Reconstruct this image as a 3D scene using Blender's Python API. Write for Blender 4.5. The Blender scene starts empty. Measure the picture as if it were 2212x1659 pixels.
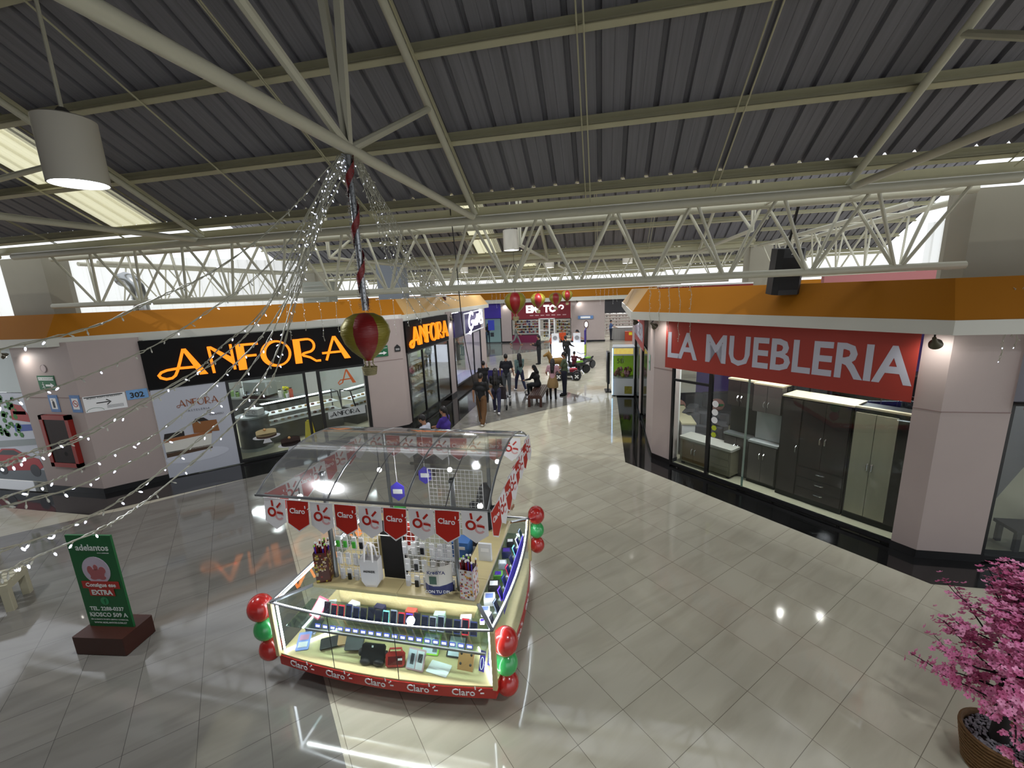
import bpy, math, random
from mathutils import Vector, Matrix
random.seed(7)
SC = bpy.context.scene
COL = SC.collection
# ------------------------------------------------------------------ camera
H = 4.15; FPX = 917.6; PITCH = .2116; ROLL = -.0418; YAW = math.radians(12.3)
def _basis():
    cp, sp = math.cos(PITCH), math.sin(PITCH)
    f = Vector((0, cp, -sp)); r = Vector((1, 0, 0)); u = r.cross(f)
    c, s = math.cos(ROLL), math.sin(ROLL)
    r2 = r*c + u*s; u2 = u*c - r*s
    M = Matrix.Rotation(YAW, 3, 'Z')
    return M@r2, M@u2, M@f
CR, CU, CF = _basis()
CAMP = Vector((0, 0, H))
cam = bpy.data.cameras.new('camera'); camo = bpy.data.objects.new('camera', cam); COL.objects.link(camo)
cam.sensor_width = 36; cam.lens = FPX/2212*36; cam.clip_start = .05; cam.clip_end = 300
m = Matrix((CR, CU, -CF)).transposed().to_4x4(); m.translation = CAMP
camo.matrix_world = m
SC.camera = camo
def ray(x, y): return CF + CR*((x-1106)/FPX) - CU*((y-829.5)/FPX)
def at(x, y, z=0.):                       # a photo pixel to the point on the level z
    d = ray(x, y); return CAMP + d*((z-H)/d.z)
def atY(x, y, Y): d = ray(x, y); return CAMP + d*(Y/d.y)
def atX(x, y, X): d = ray(x, y); return CAMP + d*(X/d.x)
def atD(x, y, D): return CAMP + ray(x, y)*D
# ------------------------------------------------------------------ world, exposure
w = bpy.data.worlds.new('world'); SC.world = w; w.use_nodes = True
nt = w.node_tree; bg = nt.nodes['Background']
sky = nt.nodes.new('ShaderNodeTexSky'); sky.sky_type = 'HOSEK_WILKIE'; sky.turbidity = 6; sky.ground_albedo = .5
sky.sun_direction = Vector((.3, .5, .8)).normalized()
mix = nt.nodes.new('ShaderNodeMix'); mix.data_type = 'RGBA'; mix.inputs[0].default_value = .75
nt.links.new(sky.outputs[0], mix.inputs[6]); mix.inputs[7].default_value = (.93, .96, 1, 1)
nt.links.new(mix.outputs[2], bg.inputs[0]); bg.inputs[1].default_value = 1.9
vs = SC.view_settings; vs.view_transform = 'Standard'; vs.look = 'None'; vs.gamma = 1; vs.use_curve_mapping = False
vs.exposure = -0.18
try:
    cy = SC.cycles; cy.use_denoising = True; cy.max_bounces = 6; cy.diffuse_bounces = 3; cy.glossy_bounces = 3
    cy.transparent_max_bounces = 24; cy.transmission_bounces = 4; cy.sample_clamp_indirect = 3; cy.caustics_reflective = False; cy.caustics_refractive = False
    cy.blur_glossy = .5
except Exception: pass
def lamp(name, kind, loc, energy, color=(1,1,1), size=.3, aim=None, size_y=None, spot=None, blend=.5):
    l = bpy.data.lights.new(name, kind); l.energy = energy; l.color = color
    if kind == 'AREA':
        l.size = size
        if size_y: l.shape = 'RECTANGLE'; l.size_y = size_y
        else: l.shape = 'DISK'
    else: l.shadow_soft_size = size
    if spot: l.spot_size = math.radians(spot); l.spot_blend = blend
    o = bpy.data.objects.new(name, l); COL.objects.link(o); o.location = loc
    if aim is not None: o.rotation_euler = (Vector(aim)-Vector(loc)).to_track_quat('-Z', 'Y').to_euler()
    return o
# the sun, high over the saw-tooth roof
sun = bpy.data.lights.new('sun', 'SUN'); sun.energy = .6; sun.angle = .02; sun.color = (1, .97, .9)
suno = bpy.data.objects.new('sun', sun); COL.objects.link(suno); suno.rotation_euler = (math.radians(28), math.radians(12), 0)
# daylight of the open hall behind the viewer (real clerestory opening, an area of sky above the rear court)
# ------------------------------------------------------------------ materials
def srgb(h):
    if isinstance(h, str):
        h = h.lstrip('#'); c = [int(h[i:i+2], 16)/255 for i in (0, 2, 4)]
    else: c = list(h)
    return tuple(x/12.92 if x <= .04045 else ((x+.055)/1.055)**2.4 for x in c)
MATS = {}
def mat(name, col, rough=.6, metal=0, spec=.5, emit=0, ecol=None, noise=0, nscale=6, stretch=None, alpha=None, bump=0, coat=0):
    if name in MATS: return MATS[name]
    m = bpy.data.materials.new(name); m.use_nodes = True; nt = m.node_tree; b = nt.nodes['Principled BSDF']
    c = srgb(col); b.inputs['Base Color'].default_value = (*c, 1); b.inputs['Roughness'].default_value = rough
    b.inputs['Metallic'].default_value = metal; b.inputs['Specular IOR Level'].default_value = spec
    if coat: b.inputs['Coat Weight'].default_value = coat; b.inputs['Coat Roughness'].default_value = .08
    if emit:
        b.inputs['Emission Color'].default_value = (*(srgb(ecol) if ecol else c), 1); b.inputs['Emission Strength'].default_value = emit
    if noise or bump:
        tc = nt.nodes.new('ShaderNodeTexCoord'); mp = nt.nodes.new('ShaderNodeMapping'); n = nt.nodes.new('ShaderNodeTexNoise')
        n.inputs['Scale'].default_value = nscale; n.inputs['Detail'].default_value = 4
        if stretch: mp.inputs['Scale'].default_value = stretch
        nt.links.new(tc.outputs['Object'], mp.inputs[0]); nt.links.new(mp.outputs[0], n.inputs['Vector'])
    if noise:
        mx = nt.nodes.new('ShaderNodeMix'); mx.data_type = 'RGBA'
        mx.inputs[6].default_value = (*[max(0, x*(1-noise)) for x in c], 1); mx.inputs[7].default_value = (*[min(1, x*(1+noise)) for x in c], 1)
        nt.links.new(n.outputs[0], mx.inputs[0]); nt.links.new(mx.outputs[2], b.inputs['Base Color'])
    if bump:
        bp = nt.nodes.new('ShaderNodeBump'); bp.inputs['Strength'].default_value = bump; bp.inputs['Distance'].default_value = .01
        nt.links.new(n.outputs[0], bp.inputs['Height']); nt.links.new(bp.outputs[0], b.inputs['Normal'])
    MATS[name] = m; return m
def glassmat(name, tint='#e8f0ee', refl=.08, rough=.02, dens=0.):
    if name in MATS: return MATS[name]
    m = bpy.data.materials.new(name); m.use_nodes = True; nt = m.node_tree; nt.nodes.clear()
    out = nt.nodes.new('ShaderNodeOutputMaterial'); tr = nt.nodes.new('ShaderNodeBsdfTransparent'); gl = nt.nodes.new('ShaderNodeBsdfGlossy')
    lw = nt.nodes.new('ShaderNodeLayerWeight'); lw.inputs[0].default_value = .25; mx = nt.nodes.new('ShaderNodeMixShader')
    ma = nt.nodes.new('ShaderNodeMath'); ma.operation = 'MULTIPLY_ADD'; ma.inputs[1].default_value = .4; ma.inputs[2].default_value = refl; ma.use_clamp = True
    tr.inputs[0].default_value = (*srgb(tint), 1); gl.inputs['Roughness'].default_value = rough; gl.inputs[0].default_value = (1, 1, 1, 1)
    nt.links.new(lw.outputs['Fresnel'], ma.inputs[0]); nt.links.new(ma.outputs[0], mx.inputs[0]); nt.links.new(tr.outputs[0], mx.inputs[1]); nt.links.new(gl.outputs[0], mx.inputs[2])
    last = mx
    if dens:
        df = nt.nodes.new('ShaderNodeBsdfDiffuse'); df.inputs[0].default_value = (*srgb(tint), 1); m2 = nt.nodes.new('ShaderNodeMixShader'); m2.inputs[0].default_value = dens
        nt.links.new(mx.outputs[0], m2.inputs[1]); nt.links.new(df.outputs[0], m2.inputs[2]); last = m2
    nt.links.new(last.outputs[0], out.inputs[0]); MATS[name] = m; return m
def tilemat(name, c1, c2, joint, rough=.09, black=False):
    m = bpy.data.materials.new(name); m.use_nodes = True; nt = m.node_tree; b = nt.nodes['Principled BSDF']; N = nt.nodes.new; L = nt.links.new
    tc = N('ShaderNodeTexCoord'); mp = N('ShaderNodeMapping'); mp.inputs['Rotation'].default_value = (0, 0, math.radians(-45))
    mp.inputs['Location'].default_value = (-.308, -.005, 0)
    L(tc.outputs['Object'], mp.inputs[0])
    br = N('ShaderNodeTexBrick'); br.offset = 0; br.inputs['Scale'].default_value = 1; br.inputs['Brick Width'].default_value = .6; br.inputs['Row Height'].default_value = .6
    br.inputs['Mortar Size'].default_value = .0027; br.inputs['Mortar Smooth'].default_value = 0
    br.inputs['Color1'].default_value = (0, 0, 0, 1); br.inputs['Color2'].default_value = (1, 1, 1, 1); br.inputs['Bias'].default_value = 0
    L(mp.outputs[0], br.inputs[0])
    m2 = N('ShaderNodeMapping'); m2.inputs['Scale'].default_value = (.7, 3.2, 1); L(mp.outputs[0], m2.inputs[0])
    ad = N('ShaderNodeVectorMath'); ad.operation = 'ADD'; sc = N('ShaderNodeVectorMath'); sc.operation = 'SCALE'; sc.inputs[3].default_value = 7
    L(br.outputs[0], sc.inputs[0]); L(m2.outputs[0], ad.inputs[0]); L(sc.outputs[0], ad.inputs[1])
    n = N('ShaderNodeTexNoise'); n.inputs['Scale'].default_value = 1.1; n.inputs['Detail'].default_value = 7; n.inputs['Distortion'].default_value = .8; L(ad.outputs[0], n.inputs['Vector'])
    rp = N('ShaderNodeValToRGB'); rp.color_ramp.elements[0].position = .33; rp.color_ramp.elements[1].position = .58
    rp.color_ramp.elements[0].color = (*srgb(c2), 1); rp.color_ramp.elements[1].color = (*srgb(c1), 1); L(n.outputs[0], rp.inputs[0])
    mx = N('ShaderNodeMix'); mx.data_type = 'RGBA'; L(br.outputs['Fac'], mx.inputs[0]); L(rp.outputs[0], mx.inputs[6]); mx.inputs[7].default_value = (*srgb(joint), 1)
    # dull worn patches of their own shape
    n2 = N('ShaderNodeTexNoise'); n2.inputs['Scale'].default_value = .9; n2.inputs['Detail'].default_value = 5; L(tc.outputs['Object'], n2.inputs['Vector'])
    mr = N('ShaderNodeMapRange'); mr.inputs[1].default_value = .42; mr.inputs[2].default_value = .72; mr.inputs[3].default_value = rough; mr.inputs[4].default_value = rough+.10
    L(n2.outputs[0], mr.inputs[0]); L(mr.outputs[0], b.inputs['Roughness']); L(mx.outputs[2], b.inputs['Base Color'])
    b.inputs['Specular IOR Level'].default_value = .6
    MATS[name] = m; return m
# ------------------------------------------------------------------ mesh builder
MX = {}          # world matrix of every parent, by object name
class MB:
    def __init__(s): s.v = []; s.f = []; s.m = []; s.mi = 0
    def add(s, vs, fs):
        o = len(s.v); s.v += [Vector(v) for v in vs]; s.f += [[i+o for i in f] for f in fs]; s.m += [s.mi]*len(fs); return s
    def box(s, x0, x1, y0, y1, z0, z1, M=None, bev=0):
        if bev:
            b = min(bev, (x1-x0)/3, (y1-y0)/3)
            pts = [(x0+b, y0), (x1-b, y0), (x1, y0+b), (x1, y1-b), (x1-b, y1), (x0+b, y1), (x0, y1-b), (x0, y0+b)]
            return s.prism(pts, z0, z1, M)
        vs = [Vector((x, y, z)) for z in (z0, z1) for x, y in ((x0, y0), (x1, y0), (x1, y1), (x0, y1))]
        if M is not None: vs = [M@v for v in vs]
        return s.add(vs, [(3,2,1,0),(4,5,6,7),(0,1,5,4),(1,2,6,5),(2,3,7,6),(3,0,4,7)])
    def prism(s, pts, z0, z1, M=None):
        n = len(pts); vs = [Vector((p[0], p[1], z0)) for p in pts]+[Vector((p[0], p[1], z1)) for p in pts]
        if M is not None: vs = [M@v for v in vs]
        return s.add(vs, [list(range(n))[::-1], list(range(n, 2*n))]+[(i, (i+1)%n, n+(i+1)%n, n+i) for i in range(n)])
    def slab(s, quad, th):                     # a quad (4 points) thickened along its normal
        q = [Vector(p) for p in quad]; n = (q[1]-q[0]).cross(q[-1]-q[0]).normalized()*th; k = len(q)
        return s.add(q+[p+n for p in q], [list(range(k))[::-1], list(range(k, 2*k))]+[(i, (i+1)%k, k+(i+1)%k, k+i) for i in range(k)])
    def tube(s, pts, r, n=8, caps=True, closed=False):
        P = [Vector(p) for p in pts]; R = r if isinstance(r, (list, tuple)) else [r]*len(P); vs = []; fs = []
        up = None; K = len(P)
        for i, p in enumerate(P):
            if closed: d = P[(i+1)%K]-P[i-1]
            else: d = P[min(i+1, K-1)]-P[max(i-1, 0)]
            if d.length < 1e-9: d = Vector((0, 0, 1))
            d.normalize()
            if up is None: up = Vector((0, 0, 1)) if abs(d.z) < .9 else Vector((1, 0, 0))
            a = d.cross(up); a.normalize(); b = a.cross(d); up = b
            for k in range(n):
                t = 2*math.pi*(k+.5)/n; vs.append(p+(a*math.cos(t)+b*math.sin(t))*R[i])
        for i in range(K if closed else K-1):
            j = (i+1) % K
            for k in range(n): fs.append((i*n+k, i*n+(k+1)%n, j*n+(k+1)%n, j*n+k))
        if caps and not closed: fs += [list(range(n))[::-1], list(range((K-1)*n, K*n))]
        return s.add(vs, fs)
    def cyl(s, a, b, r0, r1=None, n=12): return s.tube([a, b], [r0, r0 if r1 is None else r1], n)
    def bar(s, a, b, w, h=None, up=(0, 0, 1)):       # square bar
        h = h or w; a = Vector(a); b = Vector(b); d = (b-a).normalized(); u = Vector(up)
        if abs(d.dot(u)) > .98: u = Vector((1, 0, 0))
        x = d.cross(u).normalized()*w/2; y = x.cross(d).normalized()*h/2
        return s.add([a-x-y, a+x-y, a+x+y, a-x+y, b-x-y, b+x-y, b+x+y, b-x+y], [(3,2,1,0),(4,5,6,7),(0,1,5,4),(1,2,6,5),(2,3,7,6),(3,0,4,7)])
    def lathe(s, prof, c=(0, 0, 0), n=20, M=None, caps=True):
        c = Vector(c); vs = []; fs = []
        for r, z in prof:
            for k in range(n):
                t = 2*math.pi*k/n; v = Vector((r*math.cos(t), r*math.sin(t), z)); vs.append((M@v if M is not None else v)+c)
        for i in range(len(prof)-1):
            for k in range(n): fs.append((i*n+k, i*n+(k+1)%n, (i+1)*n+(k+1)%n, (i+1)*n+k))
        if caps: fs += [list(range(n))[::-1], list(range((len(prof)-1)*n, len(prof)*n))]
        return s.add(vs, fs)
    def ball(s, c, r, n=10, M=None):
        if not isinstance(r, (tuple, list)): r = (r, r, r)
        c = Vector(c); vs = []; fs = []; h = max(4, n//2)
        for i in range(1, h):
            a = math.pi*i/h
            for k in range(n):
                t = 2*math.pi*k/n; v = Vector((r[0]*math.sin(a)*math.cos(t), r[1]*math.sin(a)*math.sin(t), -r[2]*math.cos(a))); vs.append((M@v if M is not None else v)+c)
        b = len(vs); e = Vector((0, 0, r[2])); e = M@e if M is not None else e; vs += [c-e, c+e]
        for i in range(h-2):
            for k in range(n): fs.append((i*n+k, i*n+(k+1)%n, (i+1)*n+(k+1)%n, (i+1)*n+k))
        for k in range(n): fs.append((b, (k+1)%n, k)); fs.append((b+1, (h-2)*n+k, (h-2)*n+(k+1)%n))
        return s.add(vs, fs)
    def build(s, name, m, parent=None, smooth=False, local=False):
        me = bpy.data.meshes.new(name)
        inv = None
        if parent is not None and not local: inv = MX[parent.name].inverted()
        me.from_pydata([(inv@v if inv is not None else v)[:] for v in s.v], [], s.f)
        for x in (m if isinstance(m, (list, tuple)) else [m]): me.materials.append(x)
        for p, k in zip(me.polygons, s.m): p.material_index = k
        if smooth:
            for p in me.polygons: p.use_smooth = True
            try: me.set_sharp_from_angle(angle=math.radians(40))
            except Exception: pass
        me.update()
        o = bpy.data.objects.new(name, me); COL.objects.link(o)
        if parent is not None: o.parent = parent; MX[o.name] = MX[parent.name]
        else: MX[o.name] = Matrix.Identity(4)
        return o
def T(x, y, z, rz=0, rx=0, ry=0): return Matrix.Translation((x, y, z))@Matrix.Rotation(rz, 4, 'Z')@Matrix.Rotation(rx, 4, 'X')@Matrix.Rotation(ry, 4, 'Y')
def thing(name, label, cat, loc=(0, 0, 0), rz=0, group=None, M=None):
    o = bpy.data.objects.new(name, None); COL.objects.link(o); o.empty_display_size = .1
    if M is None: M = Matrix.Translation(loc)@Matrix.Rotation(rz, 4, 'Z')
    o.matrix_world = M; MX[o.name] = M.copy()
    return tag(o, label, cat, group)
def tag(o, label, cat, group=None, kind=None):
    o['label'] = label; o['category'] = cat
    if group: o['group'] = group
    if kind: o['kind'] = kind
    return o
def struct(o, label=None):
    o['kind'] = 'structure'
    if label: o['label'] = label
    return o
def dup(root, M, label=None, group=None):
    r = root.copy(); COL.objects.link(r); r.matrix_world = M; MX[r.name] = M.copy()
    if label: r['label'] = label
    if group: r['group'] = group
    def rec(src, dst):
        for ch in list(src.children):
            c = ch.copy(); COL.objects.link(c); c.parent = dst; MX[c.name] = MX[r.name]; rec(ch, c)
    rec(root, r); return r
def one(mb, name, m, label, cat, group=None, M=None, smooth=False):      # a thing that is a single mesh, built local to M
    o = mb.build(name, m, smooth=smooth)
    if M is not None: o.matrix_world = M
    MX[o.name] = M if M is not None else Matrix.Identity(4)
    return tag(o, label, cat, group)
_TC = {}
def text(s, size, M, m, parent, name='lettering', depth=.004, bold=0., align='CENTER', sx=1., shear=0., spacing=1.):
    """raised lettering; M maps the text's own x (reading) / y (up) / z (out) to the world"""
    key = (s, bold, align, shear, spacing)
    if key not in _TC:
        cu = bpy.data.curves.new('t', 'FONT'); cu.body = s; cu.size = 1; cu.extrude = .02; cu.offset = bold; cu.align_x = align; cu.shear = shear
        cu.space_character = spacing; cu.resolution_u = 2
        o = bpy.data.objects.new('t', cu); COL.objects.link(o); dg = bpy.context.evaluated_depsgraph_get(); dg.update()
        e = o.evaluated_get(dg); me = e.to_mesh()
        _TC[key] = ([v.co.copy() for v in me.vertices], [list(p.vertices) for p in me.polygons]); e.to_mesh_clear(); bpy.data.objects.remove(o)
    V, F = _TC[key]; b = MB(); b.add([M@Vector((v.x*size*sx, v.y*size, (v.z+.02)/.04*depth)) for v in V], F)
    return b.build(name, m, parent)
def wallM(p, n, up=(0, 0, 1)):       # frame with origin p, z = outward normal n, y = up
    n = Vector(n).normalized(); u = Vector(up); x = u.cross(n).normalized(); y = n.cross(x)
    M = Matrix((x, y, n)).transposed().to_4x4(); M.translation = Vector(p); return M
# ------------------------------------------------------------------ material palette
CREAMT = tilemat('cream_tile', '#bcb7a4', '#afa996', '#777163', rough=.045)
GREYT = tilemat('grey_tile', '#74716b', '#68655f', '#484643', rough=.045)
BLACKT = tilemat('black_granite', '#191818', '#0d0c0c', '#0a0a0a', rough=.05)
PINK = mat('mauve_plaster', '#a89a95', .55, noise=.04, nscale=3)
ORANGE = mat('ochre_fascia', '#a2660f', .7, spec=.2, noise=.05, nscale=1.5)
LITOCHRE = mat('lit_ochre_fascia', '#c09a62', .5, noise=.05, nscale=1.5)  # same ochre on the corridor sides, stronger light put into the colour
BAND = mat('white_band', '#c6c5ba', .5)
BLK = mat('black_frame', '#0b0b0c', .35)
WHITE = mat('white_paint', '#e6e6e2', .5)
STEEL = mat('cream_steel', '#b9b597', .42, noise=.10, nscale=5)
STEEL2 = mat('cream_steel_light', '#c4c2ae', .4, noise=.06, nscale=5)
ROOFM = mat('grey_roof_sheet', '#7b7a80', .55, metal=.0, noise=.3, nscale=2.2, stretch=(14, .4, .4), spec=.3)
SHOPGL = glassmat('shop_glass', '#eef2f0', .025)
# ------------------------------------------------------------------ floor
def flat(name, pts, z, m, label):
    b = MB(); b.prism(pts, z-.004, z); o = b.build(name, m); return struct(o, label)
b = MB(); b.box(-30, 26, -8, 60, -.2, 0); struct(b.build('floor', CREAMT), 'glossy cream tiled mall floor')
flat('floor', [(-9.9, 6.3), (-8.1, 8.47), (.37+1.2-9.2, 8.0), (5.37, -5.0), (-18, -5.0), (-18, 5.9-7.1), (-12.0, 5.1), (-11.22, 5.12), (-10.37, 5.95)], .0030, GREYT, 'grey tiled zone left of the kiosk')
flat('floor', [(-4.7, 11.83), (-.34, 16.22), (-4.7, 20.6)], .0032, GREYT, 'grey tiled triangle in the corridor')
flat('floor', [(-4.7, 23.9+6.0-.2), (-3.0, 32.7), (.3, 36.0), (-14, 36.0), (-14, 22)], .0032, GREYT, 'grey tiled floor before the far shops')
for pts, lb in (([(-8.06, 8.47), (-4.7, 11.83), (-4.7, 22.4), (-6.3, 22.4), (-6.3, 12.5), (-11.6, 7.2), (-20, 7.2), (-20, 6.05), (-10.43, 6.05)], 'black granite border along the left shops'),
                ([(.55, 10.05), (4.43, 6.17), (16, 6.17), (16, 7.2), (4.7, 7.2), (1.4, 10.5), (1.4, 20.5), (.55, 20.5)], 'black granite border along the right shops')):
    flat('floor', pts, .0045, BLACKT, lb)
# ------------------------------------------------------------------ buildings (left and right of the corridor)
FT, FB, BB = 4.1, 3.60, 3.42      # fascia top, orange bottom, band bottom
def fascia(pts, inset, name, label, mats):
    """pts: outer bottom polyline, walked with the hall on the right hand side"""
    P = [Vector((x, y, 0)) for x, y in pts]; n = []
    for i in range(len(P)-1):
        d = (P[i+1]-P[i]).normalized(); n.append(Vector((-d.y, d.x, 0)))
    def off(i, k):
        if i == 0: return P[0]+n[0]*k
        if i == len(P)-1: return P[-1]+n[-1]*k
        a, c = n[i-1], n[i]; h = (a+c).normalized(); return P[i]+h*(k/h.dot(a))
    for i in range(len(P)-1):
        b = MB()
        lo0, lo1, in0, in1 = off(i, 0), off(i+1, 0), off(i, inset), off(i+1, inset); th0, th1 = off(i, inset+.25), off(i+1, inset+.25)
        z = lambda v, h: v+Vector((0, 0, h))
        b.add([z(lo0, FB), z(lo1, FB), z(in1, FT), z(in0, FT), z(th0, FT), z(th1, FT), z(th1, FB), z(th0, FB)], [(0, 1, 2, 3), (3, 2, 5, 4), (4, 5, 6, 7), (7, 6, 1, 0), (0, 3, 4, 7), (1, 6, 5, 2)])
        struct(b.build('trim_'+name, mats[i]), label+' ochre fascia')
        b = MB(); e0, e1 = off(i, -.03), off(i+1, -.03); k0, k1 = off(i, inset+.25), off(i+1, inset+.25)
        b.add([z(e0, BB), z(e1, BB), z(k1, BB), z(k0, BB), z(e0, FB), z(e1, FB), z(k1, FB), z(k0, FB)], [(3,2,1,0),(4,5,6,7),(0,1,5,4),(1,2,6,5),(2,3,7,6),(3,0,4,7)])
        struct(b.build('trim_'+name, BAND), label+' white band under the fascia')
def wallseg(name, a, c, z0, z1, th, m, label):
    A = Vector((a[0], a[1], 0)); B = Vector((c[0], c[1], 0)); d = (B-A).normalized(); n = Vector((-d.y, d.x, 0))*th
    b = MB(); b.add([A+Vector((0,0,z0)), B+Vector((0,0,z0)), B+n+Vector((0,0,z0)), A+n+Vector((0,0,z0)), A+Vector((0,0,z1)), B+Vector((0,0,z1)), B+n+Vector((0,0,z1)), A+n+Vector((0,0,z1))],
                    [(3,2,1,0),(4,5,6,7),(0,1,5,4),(1,2,6,5),(2,3,7,6),(3,0,4,7)])
    return struct(b.build(name, m), label)
Lf = at(875, 692, 3.42); Ll = at(104, 750, 3.42); Rf = at(1366, 690, 3.42); Rl = at(2057, 724, 3.42)
# left: hall on right side when walking from far left towards the corridor and back
fascia([(-22, Ll.y), (Ll.x, Ll.y), (Lf.x, Lf.y), (Lf.x+.15, 22.6), (-8.5, 24.5)], .35, 'left', 'left block', [ORANGE, ORANGE, LITOCHRE, LITOCHRE])
fascia([(3.5, 21.5), (Rf.x+.1, 18.0), (Rf.x, Rf.y), (Rl.x, Rl.y), (16, Rl.y+.1)], .35, 'right', 'right block', [LITOCHRE, LITOCHRE, ORANGE, ORANGE])
# pillars and plaster walls
def pillar(name, pts, z1, label, m=None, base=True):
    b = MB(); b.prism(pts, .12, z1); o = struct(b.build(name, m or PINK), label)
    c = Vector((sum(p[0] for p in pts)/len(pts), sum(p[1] for p in pts)/len(pts)))
    q = [((p[0]-c.x)*1.03+c.x, (p[1]-c.y)*1.03+c.y) for p in pts]
    b = MB(); b.prism(q, 0, .13); struct(b.build('baseboard_'+name.split('_')[1], BLK), 'black baseboard of '+label)
    return o
pillar('wall_left', [(-12.9, 6.9), (-11.2, 6.9), (-10.46, 7.79), (-10.8, 8.15), (-12.9, 8.15)], 3.5, 'mauve pillar with the exit sign and hose cabinet')
pillar('wall_left', [(-6.92, 11.33), (-6.1, 12.15), (-6.1, 12.4), (-6.5, 12.8), (-7.3, 11.75)], 3.5, 'mauve pillar between the two orange lettered signs')
pillar('wall_left', [(-6.1, 16.2), (-6.1, 16.85), (-6.6, 16.85), (-6.6, 16.2)], 3.5, 'narrow mauve pillar before the purple lit shop')
pillar('wall_left', [(-6.1, 20.9), (-6.1, 21.9), (-7.0, 21.9), (-7.0, 20.9)], 3.5, 'mauve pillar at the far end of the left block')
pillar('wall_right', [(1.2, 10.42), (1.56, 9.99), (1.75, 10.2), (1.75, 12.0), (1.2, 12.0)], 3.5, 'mauve pillar left of the furniture shop')
pillar('wall_right', [(4.42, 7.03), (4.62, 6.8), (5.42, 6.8), (5.42, 7.0), (4.62, 7.16)], 3.5, 'wide mauve pillar right of the furniture shop')
pillar('wall_right', [(1.2, 13.9), (1.2, 14.4), (1.7, 14.4), (1.7, 13.9)], 3.5, 'second mauve pillar of the right corridor wall')
pillar('wall_right', [(1.2, 16.9), (1.2, 18.2), (1.9, 18.2), (1.9, 16.9)], 3.5, 'third mauve pillar of the right corridor wall')
# thin shadow grooves of the plaster panels at 2.28 m
def groove(pts, z=2.28):
    b = MB()
    for p, q in zip(pts, pts[1:]): b.bar((p[0], p[1], z), (q[0], q[1], z), .012, .012)
    struct(b.build('trim_left' if pts[0][0] < -3 else 'trim_right', mat('groove', '#8a7672', .8)), 'groove in the plaster panels')
groove([(-12.9, 6.897), (-11.2, 6.897), (-10.457, 7.79)]); groove([(-6.92, 11.327), (-6.097, 12.15)]); groove([(4.417, 7.03), (4.62, 6.797), (5.42, 6.797)]); groove([(1.197, 10.42), (1.557, 9.987)])
# flat tops of the blocks (roofs of the shops) and shop interiors
SLAB = mat('shop_ceiling', '#d8d6cf', .7)
def block(name, pts, z0, z1, m, label): b = MB(); b.prism(pts, z0, z1); return struct(b.build(name, m), label)
block('ceiling', [(-22, 7.2), (-11.6, 7.2), (-6.3, 12.5), (-6.3, 22), (-8.5, 24), (-22, 24)], 3.45, 3.62, SLAB, 'flat roof slab of the left shops')
block('ceiling', [(1.5, 21), (1.5, 10.4), (4.75, 7.2), (16, 7.2), (16, 21)], 3.45, 3.62, SLAB, 'flat roof slab of the right shops')
INFL = mat('shop_floor', '#c3bda4', .18, noise=.06, nscale=2)
flat('floor', [(-11, 7.7), (-6.5, 12.3), (-6.5, 22), (-16, 22), (-16, 7.7)], .012, INFL, 'cream floor inside the cake shop')
flat('floor', [(1.6, 20), (1.6, 10.1), (4.6, 7.1), (14, 7.1), (14, 20)], .05, INFL, 'cream floor inside the furniture shop')
# back walls inside
brick = mat('white_brick_wall', '#cfd3cf', .6, noise=.05, nscale=10)
wallseg('wall_left', (-15.5, 8), (-15.5, 17), 0, 3.45, -.15, brick, 'white back wall inside the cake shop')
wallseg('wall_left', (-15.5, 16.2), (-6.6, 16.2), 0, 3.45, .12, brick, 'white brick side wall inside the cake shop')
PURP = mat('purple_wall', '#5c4690', .6)
wallseg('wall_right', (3.2, 15.5), (13.0, 11.9), 0, 3.45, .12, PURP, 'purple back wall of the furniture shop')
wallseg('wall_right', (1.75, 10.6), (1.75, 15.5), 0, 3.45, -.1, WHITE, 'white side wall of the furniture shop')
wallseg('wall_right', (5.6, 7.4), (9.5, 11.2), 0, 3.45, .12, mat('dark_wall', '#3b3742', .6), 'dark side wall between the two furniture rooms')
# ------------------------------------------------------------------ far end of the corridor
BY = 35.2
wallseg('wall_back', (-26, BY), (20, BY), 3.3, 3.42, .3, PINK, 'lintel strip over the far shops')
wallseg('wall_back', (-26, BY+7), (20, BY+7), 0, 3.42, .2, mat('far_shop_back', '#a79a93', .7), 'rear wall of the far shops')
b = MB(); b.box(-26, 20, BY-.35, BY, 3.62, 4.2); struct(b.build('trim_back', ORANGE), 'ochre fascia over the far shops')
b = MB(); b.box(-26, 20, BY-.4, BY, 3.32, 3.62); struct(b.build('trim_back', BAND), 'white band over the far shops')
pillar('wall_back', [(-8.35, BY-.1), (-7.5, BY-.1), (-7.5, BY+.4), (-8.35, BY+.4)], 3.4, 'mauve pillar between the purple door and the red shop')
pillar('wall_back', [(-2.5, BY-.1), (.15, BY-.1), (.15, BY+.5), (-2.5, BY+.5)], 3.4, 'wide mauve pillar right of the red shop')
pillar('wall_back', [(3.8, BY-.1), (8, BY-.1), (8, BY+.5), (3.8, BY+.5)], 3.4, 'mauve wall right of the shoe shop')
block('ceiling', [(-26, BY), (20, BY), (20, BY+7), (-26, BY+7)], 3.45, 3.6, SLAB, 'ceiling slab of the far shops')
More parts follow.
